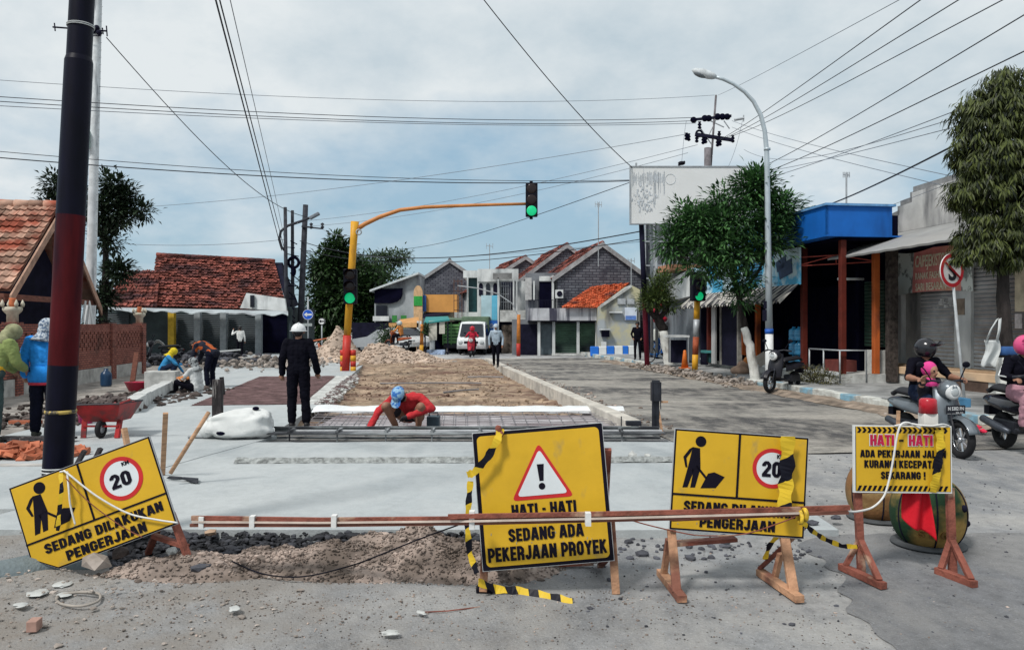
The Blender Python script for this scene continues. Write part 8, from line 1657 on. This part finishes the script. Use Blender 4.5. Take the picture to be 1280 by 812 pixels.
# bicycle and its rider
bc_ = thing('bicycle', 'blue bicycle on the right pavement behind the red billboard post', 'bicycle', V((P(824, 440, 31.5).x, 31.5, .18)), R(-55)); r = .33
for y in (.52, -.52):
    b = mb(bc_); b.torus((0, y, r), r - .02, .022, axis=0, nu=30, nv=8); wh = b.build('wheel', M_rub, bc_); b = mb(bc_)
    for k_ in range(12): a = math.pi * k_ / 6; b.tube([(0, y, r), (0, y + (r - .03) * math.cos(a), r + (r - .03) * math.sin(a))], .004, 4)
    b.build('spokes', M_metal, wh)
b = mb(bc_)
for a, c in (((0, -.52, r), (0, -.05, .3)), ((0, -.05, .3), (0, .38, .74)), ((0, -.05, .3), (0, -.2, .82)), ((0, -.18, .75), (0, .38, .78)), ((0, -.52, r), (0, -.18, .75)), ((0, .52, r), (0, .36, .98))): b.tube([a, c], .02, 8)
b.build('frame', mat('blue bicycle paint', (.01, .13, .42), .4), bc_); b = mb(bc_); b.sphere((0, -.21, .86), (.08, .13, .04), 12, 6); b.build('saddle', M_blk, bc_); b = mb(bc_); b.tube([(-.26, .26, 1.02), (0, .36, 1.02), (.26, .26, 1.02)], .014, 8); b.build('handlebar', M_chr, bc_)
t, k = person('person in grey white shirt and blue trousers astride the bicycle', bc_.location, R(-55), (M_skin, cloth('grey white shirt', (.42, .43, .40)), cloth('bright blue trousers', (.02, .12, .42)), M_shoe), dict(RIDE, pel=(0, -.21, .93), che=(0, -.12, 1.2), neck=(0, -.05, 1.36), head=(0, 0, 1.49), kl=(-.1, .1, .62), kr=(.1, .16, .72), al=(-.1, -.05, .2), ar=(.1, .05, .36), hl=(-.08, -.2, .9), hr=(.08, -.2, .9), sl=(-.17, -.08, 1.3), sr=(.17, -.08, 1.3), wl=(-.24, .24, 1.03), wr=(.24, .24, 1.03)), vox=.022, fingers=False); hair(t, k)
# cars
def car(name, label, loc, rz, paint, prof, wdt, cat='car', glass=(), wheels=(1.25, -1.25), wr=.3, front=True):
    """prof: side outline (y forward, z up)"""
    t = thing(name, label, cat, loc, rz)
    b = mb(t); n = 10; vs, fs = [], []
    for k in range(n + 1):
        a = -1 + 2 * k / n; e = 1 - .10 * abs(a) ** 4; tum = lambda z: 1 - .13 * max(0, z - .85)
        vs += [(a * wdt / 2 * tum(z) * (1), y * (1 - .035 * a ** 4), .25 + (z - .25) * (1 - .03 * a ** 4)) for y, z in prof]
    m = len(prof)
    for k in range(n):
        for i in range(m): fs.append((k * m + i, k * m + (i + 1) % m, (k + 1) * m + (i + 1) % m, (k + 1) * m + i))
    fs += [tuple(range(m)), tuple(range(n * m, n * m + m))[::-1]]; b.smooth = False; b.add(vs, fs); b.build('body', paint, t, bevel=.03)
    for nm, pts in glass: b = mb(t); b.prism(pts, (0, .012, .006) if nm == 'windscreen' else (.012, 0, 0)); b.build(nm, M_glass, t)
    for y in wheels:
        for sg in (-1, 1):
            b = mb(t); x = sg * (wdt / 2 - .1); b.torus((x, y, wr), wr - .09, .09, axis=0, nu=24, nv=10); w_ = b.build('wheel', M_rub, t); b = mb(t); b.lathe([(.0, sg * .06), (wr * .35, sg * .07), (wr * .62, sg * .05), (wr * .62, -sg * .05)], 18, (x, y, wr), axis=0); b.build('rim', M_metal, w_)
    return t
wp_ = mat('white car paint', (.66, .68, .69), .3, .04, 2, coat=.5)
pk = [(1.95, .35), (2.0, .62), (1.93, .92), (1.75, 1.02), (1.25, 1.78), (.95, 1.9), (.1, 1.92), (0, 1.85), (-.02, .95), (-2.0, .95), (-2.0, .42)]
loc = V((P(592, 440, 43.5).x, 45.3, 0)); pu = car('pickup_truck', 'white pickup with canvas top facing the camera behind the red rider', loc, R(176), wp_, pk, 1.62, 'truck', [('windscreen', [(-.68, 1.78, 1.06), (.68, 1.78, 1.06), (.60, 1.30, 1.76), (-.60, 1.30, 1.76)]), ('side_window', [(.80, 1.5, 1.08), (.80, .2, 1.08), (.75, .2, 1.7), (.75, 1.15, 1.7)]), ('side_window', [(-.81, 1.5, 1.08), (-.81, .2, 1.08), (-.76, .2, 1.7), (-.76, 1.15, 1.7)])])
for sg in (-1, 1): b = mb(pu); b.sphere((sg * .6, 1.98, .72), (.14, .05, .11), 14, 8); b.build('headlight', mat('headlight glass', (.42, .45, .46)), pu)
b = mb(pu); b.box(-.4, .4, 1.985, 2.01, .66, .78); b.build('grille', M_blk, pu); b = mb(pu); b.box(-.8, .8, 1.97, 2.06, .36, .52); b.build('bumper', mat('grey bumper', (.3, .3, .31), .5), pu, bevel=.02); b = mb(pu); b.box(-.82, .82, -2.0, -.05, 1.0, 2.2); b.build('canvas_top', mat('olive canvas', (.10, .15, .10), .9, .2, 3), pu, bevel=.06); b = mb(pu); b.box(-.15, .15, 2.06, 2.065, .4, .48); b.build('licence_plate', M_blk, pu)
gt = thing('cargo_truck', 'green slatted cargo truck bed standing left of the white pickup', 'truck', V((P(564, 440, 46.5).x, 46.5, 0)), R(3)); b = mb(gt)
for z in (.6, .8, 1.0, 1.2, 1.4, 1.6): b.box(-.5, .5, -.02, .02, z, z + .15); b.box(-.52, -.48, 0, 3, z, z + .15); b.box(.48, .52, 0, 3, z, z + .15)
for x in (-.5, 0, .5): b.box(x - .03, x + .03, -.04, .04, .5, 1.85)
b.build('slatted_bed', mat('leaf green truck paint', (.12, .28, .10), .6, .25, 3), gt); b = mb(gt); b.box(-.5, .5, .05, 3, .45, .6); b.box(-.45, .45, -.02, .0, .3, .5); b.build('chassis', M_sted, gt)
b = mb(gt); b.prism([(-.6, -.1, 2.0), (1.6, -.1, 1.95), (1.5, 3, 2.1), (-.5, 3, 2.15)], (0, 0, .05)); b.build('tarpaulin', mat('olive canvas', (.10, .15, .10)), gt)
for sg in (-1, 1): b = mb(gt); b.torus((sg * .42, .5, .33), .24, .09, axis=0, nu=22, nv=8); b.build('wheel', M_rub, gt)
sdn = [(2.0, .34), (2.05, .6), (1.95, .78), (1.0, .95), (.35, 1.38), (-.9, 1.44), (-1.6, 1.1), (-2.0, .95), (-2.05, .4)]
c1 = car('parked_car', 'white car with dark windscreen parked behind the gravel mound beside the orange awning', V((P(512, 440, 46).x - .3, 46.3, .1)), R(180 + 38), wp_, sdn, 1.65, 'car', [('windscreen', [(-.68, 1.0, .99), (.68, 1.0, .99), (.58, .40, 1.38), (-.58, .40, 1.38)]), ('side_window', [(.80, .75, 1.0), (.80, -.9, 1.0), (.74, -.75, 1.36), (.74, .3, 1.34)]), ('side_window', [(-.81, .75, 1.0), (-.81, -.9, 1.0), (-.75, -.75, 1.36), (-.75, .3, 1.34)])])
for sg in (-1, 1): b = mb(c1); b.sphere((sg * .62, 1.95, .68), (.16, .07, .08), 14, 8); b.build('headlight', mat('headlight glass', (.42, .45, .46)), c1)
c2 = car('parked_car', 'pale silver car mostly hidden behind the gravel mound, left of the white car', V((P(478, 440, 49).x, 49, 0)), R(100), mat('silver car paint', (.42, .44, .46), .3, .05, coat=.5), sdn, 1.65, 'car', [('windscreen', [(-.68, 1.0, .99), (.68, 1.0, .99), (.58, .40, 1.38), (-.58, .40, 1.38)])])
# parasol-like white sheet and shade cloth under the shophouse awning
b = MB(); b.smooth = True; b.grid(lambda i, j: P(188 + 18 * i, 432 - 7 * math.sin(math.pi * i) + 3 * j - 2 * i, 33 + .8 * j), 12, 4); b.build('tarpaulin', mat('white tarpaulin', (.55, .57, .57), .6), label='white curved tarpaulin sheet behind the end of the brick wall', cat='tarpaulin', solid=.02)
for k_, (px, py, w_, lab) in enumerate(((282, 438, 1.0, 'pale board lying on the rubble heap left of the white-shirted figure'), (262, 441, .7, 'short pale board lying on the rubble heap behind the bending worker'), (312, 446, .6, 'pale slab tilted at the right end of the rubble heap'))):
    c = P(px, py, 31); b = MB(); b.bar(c + V((-w_ / 2, 0, -.02)), c + V((w_ / 2, .3, .06)), .3, .05); b.build('board', M_white if k_ != 2 else M_conc2, label=lab, cat='board')
